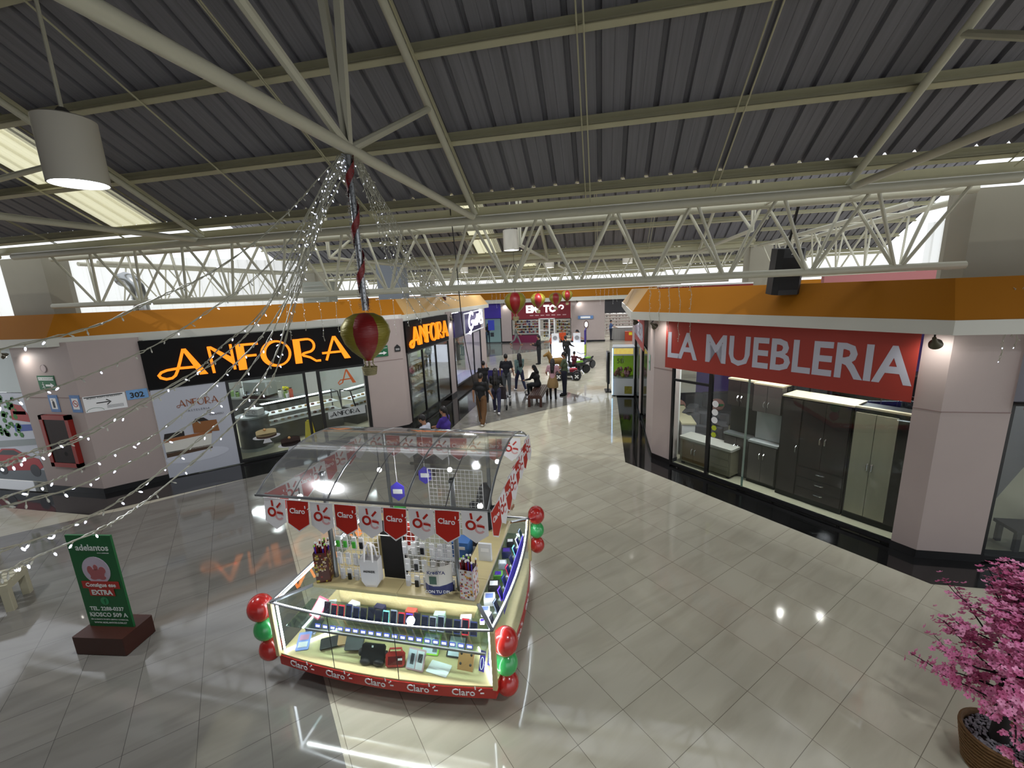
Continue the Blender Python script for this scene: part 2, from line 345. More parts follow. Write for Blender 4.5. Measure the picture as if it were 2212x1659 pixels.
# ------------------------------------------------------------------ saw-tooth roof bays
SLP = .53; SN = Vector((0, SLP, 1)).normalized()
SKYL = bpy.data.materials.new('translucent_panel'); SKYL.use_nodes = True
_n = SKYL.node_tree; _n.nodes.clear(); _o = _n.nodes.new('ShaderNodeOutputMaterial'); _t = _n.nodes.new('ShaderNodeBsdfTranslucent'); _d = _n.nodes.new('ShaderNodeBsdfDiffuse'); _m = _n.nodes.new('ShaderNodeMixShader')
_t.inputs[0].default_value = (.95, .9, .62, 1); _d.inputs[0].default_value = (.8, .76, .55, 1); _m.inputs[0].default_value = .25
_n.links.new(_t.outputs[0], _m.inputs[1]); _n.links.new(_d.outputs[0], _m.inputs[2]); _n.links.new(_m.outputs[0], _o.inputs[0])
def sheet(x0, x1, Ye, Ze, Yr, m, label, dz=.17, name='ceiling'):
    """ribbed roof sheet from the eave (Ye, Ze) up to Yr, ribs every 1/3 m"""
    prof = []; x = x0; w = 1/3
    while x < x1-.01:
        prof += [(x, 0), (x+.125, 0), (x+.129, .004), (x+.133, 0), (x+.262, 0), (x+.274, .055), (x+.320, .055)]; x += w
    prof.append((x, 0)); vs = []; fs = []
    for Y in (Ye, Yr):
        z = Ze+dz+(Ye-Y)*SLP
        vs += [Vector((px, Y, z))+SN*pz for px, pz in prof]
    k = len(prof)
    fs = [(i, i+1, k+i+1, k+i) for i in range(k-1)]
    b = MB(); b.add(vs, fs); return struct(b.build(name, m), label)
def rz(Y, Ye, Ze): return Ze+(Ye-Y)*SLP
def bay(x0, x1, Ye, Ze, Yr, nm, skyl=(), far=False):
    cur = x0
    for a, c in skyl:
        sheet(cur, a, Ye+.03, Ze-.03*SLP, Yr, ROOFM, 'grey ribbed metal roof over '+nm)
        sheet(a, c, Ye+.03, Ze-.03*SLP, Yr, SKYL, 'pale translucent roof strip over '+nm); cur = c
    sheet(cur, x1, Ye+.03, Ze-.03*SLP, Yr, ROOFM, 'grey ribbed metal roof over '+nm)
    Y = Ye; i = 0; names = ['lowest', 'second from the eave', 'third from the eave', 'fourth from the eave', 'fifth from the eave', 'sixth from the eave', 'seventh from the eave']
    while Y > Yr+.1 and i < (4 if far else 7):
        z = rz(Y, Ye, Ze); b = MB(); s = SN
        # C-section: web square to the roof, bottom lip towards the hall
        A = lambda X, o, h: Vector((X, Y+o, z-o*SLP))+s*h
        for o0, o1, h0, h1 in ((0, .012, 0, .15), (-.06, .0, 0, .012), (-.06, 0, .138, .15), (-.06, -.05, 0, .03)):
            b.add([A(x0, o0, h0), A(x1, o0, h0), A(x1, o1, h0), A(x0, o1, h0), A(x0, o0, h1), A(x1, o0, h1), A(x1, o1, h1), A(x0, o1, h1)], [(3,2,1,0),(4,5,6,7),(0,1,5,4),(1,2,6,5),(2,3,7,6),(3,0,4,7)])
        tag(b.build('roof_purlin', STEEL), f'cream steel purlin under the roof over {nm}, {names[i]}', 'roof purlin', 'purlins under '+nm)
        Y -= 1.03; i += 1
    b = MB(); b.box(x0, x1, Ye+.16, Ye+.24, Ze-.16, Ze-.02); b.box(x0, x1, Ye+.06, Ye+.16, Ze-.16, Ze-.145)
    tag(b.build('eave_beam', STEEL), 'long cream steel eave beam above the box truss of '+nm, 'beam')
def fink(X, Ye, Ze, Yr, label, both=True):
    t = thing('roof_frame', label, 'roof frame', (X, Ye, Ze), group='tubular frames carrying the roof')
    zc = 5.35+(Ze-5.55); Yn = Yr+.04; zr = rz(Yr, Ye, Ze)-.06
    MB().cyl((X, Ye+.12, rz(Ye+.12, Ye, Ze)-.09), (X, Yr, zr), .045, n=10).build('rafter', STEEL2, t, True)
    MB().bar((X+.055, Ye+.1, rz(Ye+.1, Ye, Ze)-.03), (X+.055, Yr, zr+.05), .02, .05).build('rafter_flange', STEEL, t)
    MB().cyl((X, Ye+.12, zc), (X, Yn, zc), .046, n=10).build('bottom_chord', STEEL2, t, True)
    m = (Ye+Yn)/2+.15
    MB().cyl((X, Yn+.02, zc), (X, m, rz(m, Ye, Ze)-.06), .036, n=8).build('web_bar', STEEL2, t, True)
    for dx in (-.13, .13): MB().bar((X, Yn, zc), (X+dx, Yr, zr), .055).build('ridge_post', STEEL2, t)
    if both:
        MB().cyl((X, Yr, zr), (X, 2*Yr-Ye, Ze-.06), .045, n=10).build('rafter', STEEL2, t, True)
        MB().cyl((X, Yn, zc), (X, -.4, zc), .046, n=10).build('bottom_chord', STEEL2, t, True)
        MB().cyl((X, Yn, zc), (X, Yn-1.94, rz(m, Ye, Ze)-.06), .036, n=8).build('web_bar', STEEL2, t, True)
def rods(X, Ye, Ze, Yr, label):
    t = thing('sag_rod', label, 'rod', (X, Ye, Ze), group='thin sag rods across the purlins')
    for dx in (0, .07): MB().cyl((X+dx, Ye+.05, rz(Ye+.05, Ye, Ze)-.02-dx*.8), (X+dx, Yr, rz(Yr, Ye, Ze)-.02-dx*.8), .009, n=6).build('rod', STEEL, t)
def truss(Y, x0, x1, label, z0=4.27, z1=5.31, ph=0., axis='X', r=1., mat_=None, w=.65):
    """box truss: two upper tubes, one lower tube, V-shaped web"""
    mat_ = mat_ or STEEL2
    P = (lambda a, o, z: Vector((a, Y+o, z))) if axis == 'X' else (lambda a, o, z: Vector((Y+o, a, z)))
    t = thing('box_truss', label, 'truss', P((x0+x1)/2, 0, z0), group='tubular box trusses')
    MB().cyl(P(x0, 0, z0), P(x1, 0, z0), .055*r, n=12).build('lower_chord', mat_, t, True)
    for o in (-w/2, w/2): MB().cyl(P(x0-.2, o, z1), P(x1+.2, o, z1), .066*r, n=12).build('upper_chord', mat_, t, True)
    a = x0+.2+ph; pitch = 1.13
    while a < x1-.3:
        for o in (-w/2, w/2):
            for e in (-1, 1):
                if a+e*pitch/2 > x0-.1 and a+e*pitch/2 < x1+.1:
                    MB().cyl(P(a+e*.05, o*.06, z0+.03), P(a+e*(pitch/2-.04), o, z1-.02), .024*r, n=7).build('web_bar', mat_, t, True)
        MB().cyl(P(a+pitch/2, -w/2, z1), P(a+pitch/2, w/2, z1), .022*r, n=6).build('tie_bar', mat_, t, True)
        a += pitch
    return t
# first bay: over the plaza
YE, ZE, YR = 6.95, 5.55, 3.40
bay(-16, 12.1, YE, ZE, YR, 'the plaza', skyl=[(-9.40, -8.35)])
# the plaza roof falls again on the viewer's side
b = MB(); prof = []; x = -16
vs = []
while x < 12: prof += [(x, 0), (x+.255, 0), (x+.27, .055), (x+.318, .055)]; x += 1/3
k = len(prof); z7 = rz(YR, YE, ZE)+.17
for Y, z in ((YR, z7), (-.2, z7-SLP*3.6)): vs += [Vector((px, Y, z+pz)) for px, pz in prof]
b.add(vs, [(i, i+1, k+i+1, k+i) for i in range(k-1)]); struct(b.build('ceiling', ROOFM), 'near slope of the plaza roof')
b = MB(); b.box(-16, 12.1, -9.5, -.35, 5.62, 5.7); struct(b.build('ceiling', ROOFM), 'unseen flat ceiling added behind the viewer to cut sky light')  # out of view, added to keep sky light off the hall
b = MB(); b.box(-14.2, -14.0, -9.5, 4.9, 0, 7.2); struct(b.build('wall_left', PINK), 'unseen wall added at the left to block side light')  # added unseen so that less light comes in from the left
b = MB(); b.box(-14.2, 1.0, -9.7, -9.5, 0, 5.6); struct(b.build('wall_front', PINK), 'unseen wall added behind the viewer to block light')  # added unseen to close off part of the rear light
RIBDAY = SKYL.copy(); RIBDAY.name = 'rib_daylight'; [q_.inputs[0].__setattr__('default_value', (.95, .82, .80, 1)) for q_ in RIBDAY.node_tree.nodes if q_.type in ('BSDF_TRANSLUCENT', 'BSDF_DIFFUSE')]  # pinkish daylight of the rib ends put into the colour
b = MB(); x = -16.; zc_ = ZE-.03*SLP+.17
while x < 12: b.add([Vector((x+.256, YE+.03, zc_))+SN*.004, Vector((x+.332, YE+.03, zc_))+SN*.004, Vector((x+.318, YE+.06, zc_-.016))+SN*.055, Vector((x+.270, YE+.06, zc_-.016))+SN*.055], [(0, 1, 2, 3)]); x += 1/3
o = struct(b.build('ceiling', RIBDAY), 'pale pieces added for the daylight dots along the plaza eave')  # added pieces that stand in for sky showing through the ribs
for X, w_ in ((-12.7, 'at the far left'), (-7.4, 'behind the big pendant lamp'), (-2.03, 'that the balloon ornament hangs from'), (3.27, 'at the right'), (8.57, 'at the far right')):
    fink(X, YE, ZE, YR, 'cream tubular roof frame of the plaza '+w_)
for X, w_ in ((-10.9, 'far left, beside the bright strip'), (-9.15, 'far left, across the bright strip'), (-5.62, 'left of the balloon frame, outer one'), (-3.85, 'left of the balloon frame, inner one'), (-.26, 'right of the balloon frame, inner one'), (1.50, 'right of the balloon frame, outer one'), (5.0, 'right end of the hall, inner one'), (6.8, 'right end of the hall, outer one')):
    rods(X, YE, ZE, YR, 'pair of thin cream rods across the plaza purlins, '+w_)
_x = atY(1248, 598, 7.3).x
truss(7.28, -11.9, 4.92, 'big cream box truss between the two columns', ph=(_x+11.7) % 1.13)
truss(5.3, 8.9, 15.7, 'cream box truss over the right block running to the back', axis='Y', ph=.2, r=.8)
truss(-12.7, 8.9, 15.7, 'cream box truss over the left block running to the back', axis='Y', ph=.2, r=.8)
# second, third, fourth bay
for (Ye, Ze, Yr, sk, nm) in ((16.3, 5.5, 10.9, [(-5.0, -3.95)], 'the corridor'), (26.0, 5.5, 20.6, [(-5.0, -3.95)], 'the far corridor'), (34.6, 5.5, 30.2, [(-5.0, -3.95)], 'the far shops')):
    bay(-12.35 if Ye < 20 else -20, 5.0 if Ye < 20 else 14, Ye, Ze, Yr, nm, skyl=sk, far=True)
    if Ye < 30:
        for X in (-7.4, -2.03, 3.27): fink(X, Ye, Ze, Yr, 'cream tubular roof frame over %s, %s' % (nm, {-7.4: 'left', -2.03: 'middle', 3.27: 'right'}[X]), both=False)
    truss(Ye+.62, -11.4, 4.4, 'far box truss at the end of the roof over '+nm, ph=.4, r=.9)
for X in (-3.85, -.26, 1.5): rods(X, 16.3, 5.5, 10.9, 'pair of thin rods across the corridor purlins, '+{-3.85: 'left', -.26: 'middle', 1.5: 'right'}[X])
# concrete columns that carry the trusses
CONC = mat('cream_column', '#918d7d', .7, noise=.07, nscale=2)
def column(pts, z0, z1, label):
    b = MB(); b.prism(pts, z0, z1); return struct(b.build('wall_column', CONC), label)
column([(5.06, 7.92), (5.2, 7.70), (6.6, 7.70), (6.6, 8.1), (5.12, 8.1)], 3.6, 5.33, 'cream concrete column head on the right block')
column([(-13.9, 7.7), (-12.6, 7.7), (-12.25, 7.9), (-12.4, 8.1), (-13.9, 8.1)], 3.6, 5.4, 'cream concrete column head on the left block')
column([(4.9, 16.4), (5.6, 16.4), (5.6, 17.1), (4.9, 17.1)], 3.6, 5.4, 'far right concrete column')
column([(-12.6, 16.4), (-11.9, 16.4), (-11.9, 17.1), (-12.6, 17.1)], 3.6, 5.4, 'far left concrete column')
column([(-7.6, 17.3), (-7.1, 17.3), (-7.1, 17.8), (-7.6, 17.8)], 3.6, 5.0, 'small concrete column behind the left fascia')
# daylight side: translucent white sheeting beyond the blocks
WSHEET = SKYL.copy(); WSHEET.name = 'white_translucent_sheet'
for _q in WSHEET.node_tree.nodes:
    if _q.type in ('BSDF_TRANSLUCENT', 'BSDF_DIFFUSE'): _q.inputs[0].default_value = (.95, .95, .92, 1)
def ribwall(x0, y0, x1, y1, z0, z1, m, label):
    A = Vector((x0, y0, 0)); B = Vector((x1, y1, 0)); L = (B-A).length; d = (B-A)/L; n = Vector((-d.y, d.x, 0)); prof = []; s = 0
    while s < L: prof += [(s, 0), (s+.25, 0), (s+.28, .05), (s+.36, .05), (s+.39, 0)]; s += .4
    k = len(prof); b = MB(); b.add([A+d*p+n*q+Vector((0, 0, z)) for z in (z0, z1) for p, q in prof], [(i, i+1, k+i+1, k+i) for i in range(k-1)])
    return struct(b.build('wall_side', m), label)
ribwall(-21, 9.5, -15.5, 20, 3.6, 6.2, WSHEET, 'white ribbed sheeting above the left block')
ribwall(11.5, 19, 12.5, 8.5, 3.6, 6.0, WSHEET, 'white ribbed sheeting above the right block')
# ------------------------------------------------------------------ pendant lamps
SHADE = mat('lamp_enamel', '#cfcbbd', .35); GLOW = mat('lamp_glow', '#ffffff', emit=14, ecol='#eaf3ff')
def pendant(x, y, z, top, label, e=220, real=True):
    top = min(rz(max(y, 2*YR-y), YE, ZE)+.16 if y < 6.95 else rz(y, *([16.3, 5.5] if y < 16.3 else [26.0, 5.5] if y < 26 else [34.6, 5.5]))+.16, 99)
    t = thing('pendant_lamp', label, 'lamp', (x, y, z), group='white cylinder pendant lamps')
    MB().lathe([(.225, 0), (.225, .55), (.20, .565), (.05, .57), (.05, .55), (.21, .54), (.215, 0)], (x, y, z), 40, caps=False).build('lamp_shade', SHADE, t, True)
    MB().lathe([(.205, .035), (.205, .04)], (x, y, z), 32).build('diffuser', GLOW, t)
    MB().cyl((x, y, z+.55), (x, y, top), .016, n=8).build('hanging_rod', STEEL2, t, True)
    MB().lathe([(.06, .55), (.06, .61), (.03, .65)], (x, y, z), 12).build('junction_cap', mat('dark_grey', '#4a4844', .5), t, True)
    l = lamp('pendant_light', 'AREA', (x, y, z-.01), e, (.93, .96, 1), .38, aim=(x, y, 0)); pass
    return t
pendant(-4.82, 3.39, 5.31, 7.35, 'large white cylinder pendant lamp at the upper left, nearest to the viewer', 130)
pendant(-2.6, 12.6, 5.35, 8.3, 'white cylinder pendant lamp behind the box truss over the corridor', 130)
for k_, (x_, y_, w_) in enumerate(((-2.5, 20.95, 'third along the corridor'), (-6.9, 21.3, 'far left of the corridor'), (1.1, 20.9, 'far right of the corridor'), (-2.6, 31, 'last before the red shop'))):
    pendant(x_, y_, 5.25, 7.2, 'distant white cylinder pendant lamp, '+w_, 160)
for x_, y_, w_ in ((2.3, 1.2, 'right of the viewer'), (-9.3, 2.2, 'left of the plaza'), (8.0, 2.4, 'right of the plaza')):
    pendant(x_, y_, 5.25, 6.4, 'added white pendant lamp out of view above the frame, '+w_, 85 if x_ > 0 else 150)  # lamps out of view, added for more light on the plaza
# small bright bulbs along the fascias washing the pillars
BULB = mat('bulb_glow', '#ffffff', emit=30, ecol='#fffaf0')
def spotlamp(x, y, z, aim, label, e=60):
    t = thing('spot_lamp', label, 'lamp', (x, y, z), group='small cone lamps under the fascias')
    d = (Vector(aim)-Vector((x, y, z))).normalized(); M = Matrix.Translation((x, y, z))@d.to_track_quat('-Z', 'Y').to_matrix().to_4x4()
    MB().lathe([(.075, -.04), (.07, 0), (.03, .05), (.022, .12)], n=18, M=M).build('lamp_shade', mat('lamp_bronze', '#5a5548', .3, .6), t, True)
    MB().ball(M@Vector((0, 0, -.015)), .036, 10).build('bulb', BULB, t, True)
    MB().cyl(M@Vector((0, 0, .1)), (x+(0 if abs(d.x) < .1 else -.02), y, 3.42), .012, n=6).build('bracket', BLK, t)
    return lamp('spot_light', 'SPOT', M@Vector((0, 0, -.07)), e, (1, .97, .92), .03, aim=aim, spot=140, blend=1)
spotlamp(4.30, 6.62, 3.27, (4.62, 6.95, 2.9), 'cone lamp under the fascia by the wide mauve pillar at the right', 14)
spotlamp(1.12, 9.95, 3.3, (1.45, 10.15, 3.0), 'cone lamp by the mauve pillar left of the furniture sign', 12)
spotlamp(.98, 13.9, 3.3, (1.3, 14.2, 2.8), 'cone lamp on the second pillar of the right corridor wall', 12)
spotlamp(-12.55, 6.6, 3.28, (-12.4, 6.95, 2.9), 'cone lamp over the exit sign pillar at the left edge', 14)
spotlamp(-6.0, 16.5, 3.2, (-5.7, 16.9, 2.2), 'glaring lamp before the purple lit shop', 40)
spotlamp(-2.0, 34.84, 3.25, (-1.6, 35.1, 2.6), 'lamp on the wide pillar at the far end', 30)
spotlamp(-8.0, 34.84, 3.25, (-7.9, 35.1, 2.6), 'lamp on the narrow pillar at the far end', 30)
# shop lights
RW0 = (1.56, 9.99)
def shoplight(x, y, z, sx, sy, e, label, col=(.95, .98, 1)):
    b = MB(); b.box(-sx/2, sx/2, -sy/2, sy/2, 0, .05); one(b, 'ceiling_light', GLOW, label, 'ceiling light', M=T(x, y, z))
    o = lamp('shop_light', 'AREA', (x, y, z-.03), e, col, sx, aim=(x, y, 0), size_y=sy)
shoplight(-10.39, 10.92, 3.38, .7, .4, 60, 'light panel inside the cake shop near the window')
shoplight(-12.27, 12.07, 3.38, .7, .4, 80, 'light panel inside the cake shop at the back')
shoplight(-8.2, 14.0, 3.38, 1.4, .5, 50, 'light panel above the bakery shelves')
for k_, (x_, y_) in enumerate(((3.98, 9.38), (4.81, 9.42), (5.65, 9.3))): spotlamp(x_, y_, 3.3, (x_, y_-.01, 0), 'round ceiling spot inside the furniture shop, %s' % ('left', 'middle', 'right')[k_], 45)
spotlamp(.80, 11.1, 3.3, (1.2, 11.2, 2.6), 'cone lamp on the corridor side of the corner pillar', 14)
shoplight(5.4, 10.6, 3.38, 1.2, .3, 50, 'light panel over the sofas in the furniture shop')
for k_, w_ in ((.6, 'left'), (1.9, 'middle'), (3.3, 'right')): shoplight(RW0[0]+.7071*k_+.16, RW0[1]-.7071*k_+.16, 3.3, .5, .08, 40, 'small added fill light strip inside the furniture shop window, '+w_)  # fill lights added to brighten the furniture fronts
shoplight(9.0, 8.6, 3.38, 1.2, .3, 20, 'light panel inside the shop right of the wide pillar')
shoplight(-7.3, 18.8, 3.3, .8, 2.4, 110, 'light panel inside the purple lit shop', (.75, .7, 1))
shoplight(-5.0, 38.0, 3.3, 3.5, .8, 160, 'light panel inside the red shop')
shoplight(2.0, 38.0, 3.3, 2.5, .8, 150, 'light panel inside the shoe shop')
shoplight(-10.0, 37.5, 3.3, 2.0, .8, 90, 'light panel behind the purple door')
# ------------------------------------------------------------------ phone kiosk
WOODK = mat('pale_birch', '#c8b98a', .4, noise=.08, nscale=3, stretch=(1, 8, 8)); RED = mat('kiosk_red', '#a81c14', .4); WHT = mat('print_white', '#e9e9e9', .5)
ALU = mat('brushed_aluminium', '#8c8f92', .3, .7); KGL = glassmat('case_glass', '#eef5f2', .05); LED = mat('led_strip', '#ffffff', emit=16, ecol='#eef4ff')
SMOKE = glassmat('smoked_sheet', '#b4b6b5', .05, .1, dens=.10); WIRE = mat('white_wire', '#e4e4e4', .35)
PLUM = mat('dark_plinth', '#2a1a16', .5)
KX0, KX1, KY0, KY1 = -3.49, -1.02, 3.33, 5.42; IX0, IX1, IY0, IY1 = -3.12, -1.22, 3.56, 5.15
KD = thing('phone_kiosk', 'four sided phone kiosk with lit glass cases, pale wood counter and red printed base band', 'kiosk', ((KX0+KX1)/2, (KY0+KY1)/2, 0))
def bow(x0, x1, y, d, n=10, ax='x'):
    P = []
    for i in range(n+1):
        t = i/n; a = x0+(x1-x0)*t; o = -d*4*t*(1-t); P.append((a, y+o) if ax == 'x' else (y-o, a))
    return P
FR = bow(KX0, KX1, KY0, .09); RI = bow(KY0, KY1, KX1, .09, ax='y')
OUT = FR+RI[1:]+[(KX0, KY1)]
def inset(P, k): c = Vector(((KX0+KX1)/2, (KY0+KY1)/2)); return [(c.x+(p[0]-c.x)*k, c.y+(p[1]-c.y)*k) for p in P]
MB().prism(inset(OUT, .74), 0, .215).build('plinth', PLUM, KD)
MB().prism(OUT, .215, .335).build('base_band', RED, KD)
# display floor as a ring of boards
b = MB(); b.prism(inset(OUT, .992), .336, .355); b.build('display_floor', WOODK, KD)
b = MB(); b.box(IX0+.1, IX1-.1, IY0+.28, IY0+.30, .355, 1.06); b.box(IX0+.1, IX0+.12, IY0+.3, IY1, .355, 1.06); b.box(IX1-.12, IX1-.1, IY0+.3, IY1, .355, 1.06); b.build('inner_board', WOODK, KD)
# wood counter ring
for (x0, x1, y0, y1) in ((IX0, -2.12, IY0, IY0+.36), (-2.115, IX1, IY0, IY0+.36), (IX1-.3, IX1, IY0+.365, IY1), (IX0, IX0+.26, IY0+.365, IY1)):
    MB().box(x0, x1, y0, y1, 1.06, 1.10, bev=.006).build('counter_board', WOODK, KD)
# corner posts and frame
for (x, y) in ((KX0, KY0), (KX1, KY0), (KX1, KY1), (KX0, KY1)):
    MB().box(x-.022, x+.022, y-.022, y+.022, .335, 1.0).build('corner_post', WOODK, KD)
for p, q in (((KX0, KY0), (IX0, IY0)), ((KX1, KY0), (IX1, IY0)), ((KX1, KY1), (IX1, IY1)), ((KX0, KY1), (IX0, IY1))):
    MB().bar((p[0], p[1], 1.005), (q[0], q[1], 1.085), .035, .02).build('mitre_frame', ALU, KD)
for P in (FR, RI): MB().tube([(x, y, 1.0) for x, y in P], .009, 6).build('edge_rail', ALU, KD, True)
for a, c in (((KX1, KY1), (KX0, KY1)), ((KX0, KY1), (KX0, KY0))): MB().bar((*a, 1.0), (*c, 1.0), .02).build('edge_rail', ALU, KD)
# panes
def pane(P, z0, z1, nm='glass_pane'):
    b = MB()
    for p, q in zip(P, P[1:]): b.add([(*p, z0), (*q, z0), (*q, z1), (*p, z1)], [(0, 1, 2, 3)])
    return b.build(nm, KGL, KD)
pane(FR, .36, .995); pane(RI, .36, .995); pane([(KX0, KY0), (KX0, KY1)], .36, .995); pane([(KX0, KY1), (KX1, KY1)], .36, .995)
def toppane(P, Q):
    b = MB(); n = len(P); b.add([(*p, 1.005) for p in P]+[(*q, 1.085) for q in Q], [(i, i+1, n+i+1, n+i) for i in range(n-1)]); b.build('top_pane', KGL, KD)
def lerp(a, c, n): return [(a[0]+(c[0]-a[0])*i/n, a[1]+(c[1]-a[1])*i/n) for i in range(n+1)]
toppane(FR, lerp((IX0, IY0), (IX1, IY0), 10)); toppane(RI, lerp((IX1, IY0), (IX1, IY1), 10)); toppane([(KX0, KY0), (KX0, KY1)], [(IX0, IY0), (IX0, IY1)])
for i in (3, 6): MB().bar((*FR[i], .36), (*FR[i], .995), .004, .006).build('pane_joint', BLK, KD)
# led strips (they light the cases)
for x in (KX0+.045, KX1-.045): MB().box(x-.008, x+.008, KY0+.03, KY0+.045, .37, .97).build('led_strip', LED, KD)
MB().tube([(x, y+.03, .985) for x, y in FR[:]], .007, 5).build('led_strip', LED, KD)
MB().tube([(x-.03, y, .985) for x, y in RI[:]], .009, 5).build('led_strip', LED, KD)
MB().bar((KX0+.03, KY0+.05, .985), (KX0+.03, KY1-.05, .985), .014).build('led_strip', LED, KD)
MB().bar((KX0+.06, KY0+.05, .365), (IX0+.1, IY0+.2, .365), .014).build('led_strip', LED, KD)
MB().bar((KX1-.05, KY0+.05, .365), (IX1-.1, IY0+.2, .365), .014).build('led_strip', LED, KD)
MB().bar((IX0+.02, IY0+.05, 1.04), (IX1-.02, IY0+.05, 1.04), .01).build('led_strip', LED, KD)
lamp('case_light', 'AREA', (-2.25, KY0+.07, .97), 24, (.94, .97, 1), 2.3, aim=(-2.25, KY0+.3, .4), size_y=.03)
lamp('case_light', 'AREA', (KX1-.05, 4.35, .97), 9, (.85, .88, 1), 1.9, aim=(KX1-.2, 4.35, .4), size_y=.03).rotation_euler.z += 0
lamp('case_light', 'AREA', (KX0+.08, 4.4, .97), 5, (.94, .97, 1), .5, aim=(KX0+.2, 4.4, .4))
# glass shelf
b = MB(); b.box(KX0+.1, KX1-.1, KY0+.05, IY0+.25, .674, .682); b.build('glass_shelf', glassmat('shelf_glass', '#dfeeea', .1), KD)
b = MB(); b.box(KX0+.35, KX1-.1, KY0+.04, KY0+.052, .665, .69); b.build('shelf_edge', ALU, KD)
b = MB(); b.box(KX1-.3, KX1-.06, KY0+.3, KY1-.1, .80, .808); b.build('glass_shelf', MATS['shelf_glass'], KD)
# logo wordmarks on the band
def claro(parent, M, s, m):
    text('Claro', s, M, m, parent, depth=.003, bold=.014, align='LEFT')
    b = MB(); ox, oy = s*2.38, s*.3
    for a in (95, 45, 5):
        c, d = math.cos(math.radians(a)), math.sin(math.radians(a)); b.bar(M@Vector((ox+c*s*.42, oy+d*s*.42, .0015)), M@Vector((ox+c*s*.78, oy+d*s*.78, .0015)), s*.12, .003, up=(M.to_3x3()@Vector((0, 0, 1)))[:])
    b.build('logo_rays', m, parent)
def on_bow(P, t):
    k = t*(len(P)-1); i = min(int(k), len(P)-2); f = k-i; p = Vector(P[i]); q = Vector(P[i+1]); c = p.lerp(q, f); d = (q-p).normalized(); return c, Vector((d.y, -d.x, 0))
_band = [c for c in KD.children if c.name.startswith('base_band')][0]
for i in range(5):
    c, n = on_bow(FR, .06+i*.19); claro(_band, wallM((c.x+n.x*.004, c.y+n.y*.004, .247), n), .105, WHT)
for i in range(4):
    c, n = on_bow(RI, .08+i*.24); claro(_band, wallM((c.x+n.x*.004, c.y+n.y*.004, .252), n), .085, WHT)
# steel posts, wire grids
PX = ((-2.93, 3.72), (-1.47, 3.72), (-2.93, 5.05), (-1.47, 5.05))
for x, y in PX: MB().cyl((x, y, 1.10), (x, y, 2.36), .026, n=12).build('post', ALU, KD, True)
def grid(x0, x1, z0, z1, y, label):
    t = thing('wire_grid', label, 'wire grid', ((x0+x1)/2, y, z0), group='white wire grids on the kiosk counter'); nx = round((x1-x0)/.055); nz = round((z1-z0)/.055)
    b = MB()
    for i in range(nx+1): x = x0+(x1-x0)*i/nx; b.bar((x, y, z0), (x, y, z1), .0045)
    for j in range(nz+1): z = z0+(z1-z0)*j/nz; b.bar((x0, y+.004, z), (x1, y+.004, z), .0045)
    b.build('wires', WIRE, t)
    b = MB()
    for p, q in (((x0, z0), (x1, z0)), ((x1, z0), (x1, z1)), ((x1, z1), (x0, z1)), ((x0, z1), (x0, z0))): b.bar((p[0], y, p[1]), (q[0], y, q[1]), .009)
    b.build('rim', WIRE, t); return t
grid(-2.88, -2.37, 1.11, 1.84, 3.73, 'white wire grid at the left of the kiosk counter, behind the white bag')
grid(-2.08, -1.50, 1.11, 1.84, 3.73, 'white wire grid at the right of the kiosk counter, behind the flyer')
grid(-2.24, -1.50, 1.11, 1.95, 4.85, 'white wire grid seen through the canopy at the rear of the kiosk')
b = MB(); b.box(-2.365, -2.085, 3.78, 3.79, 1.11, 1.8); one(b, 'gap_shade', mat('gap_black', '#0b0909', .9), 'added black sheet for the dark gap between the two wire grids', 'gap_shade')  # black sheet stands in for the darkness of the opening
b = MB(); b.box(-2.37, -2.08, 3.72, 3.728, 1.66, 1.668); b.build('grid_link', WIRE, KD)
# canopy
t = thing('kiosk_canopy', 'curved smoked plastic canopy on steel ribs over the kiosk', 'canopy', (-2.27, 4.4, 2.2))
ARC = [(3.46, 2.2), (3.6, 2.30), (3.78, 2.395), (3.99, 2.465), (4.2, 2.505), (4.45, 2.525), (4.7, 2.51), (4.92, 2.465), (5.13, 2.40), (5.33, 2.315), (5.50, 2.22)]
CX0, CX1 = -3.54, -1.03
b = MB(); n = len(ARC); b.add([(CX0, y, z) for y, z in ARC]+[(CX1, y, z) for y, z in ARC], [(i, i+1, n+i+1, n+i) for i in range(n-1)]); b.build('canopy_sheet', SMOKE, t, True)
for i in range(7):
    x = CX0+(CX1-CX0)*i/6; r = .011 if i in (0, 2, 4, 6) else .0055
    MB().tube([(x, y, z-.006) for y, z in ARC], r, 6).build('canopy_rib', ALU if r > .01 else mat('dark_rib', '#2b2c2e', .5), t, True)
for i in (0, 4, 8, 10): y, z = ARC[i]; MB().bar((CX0-.02, y, z-.012), (CX1+.02, y, z-.012), .022 if i in (0, 10) else .014).build('canopy_rail', ALU, t)
for x, y in PX: MB().bar((x, y, 2.33), (x, y, 2.36 if y < 4 else 2.4), .07, .04).build('post_bracket', ALU, t)
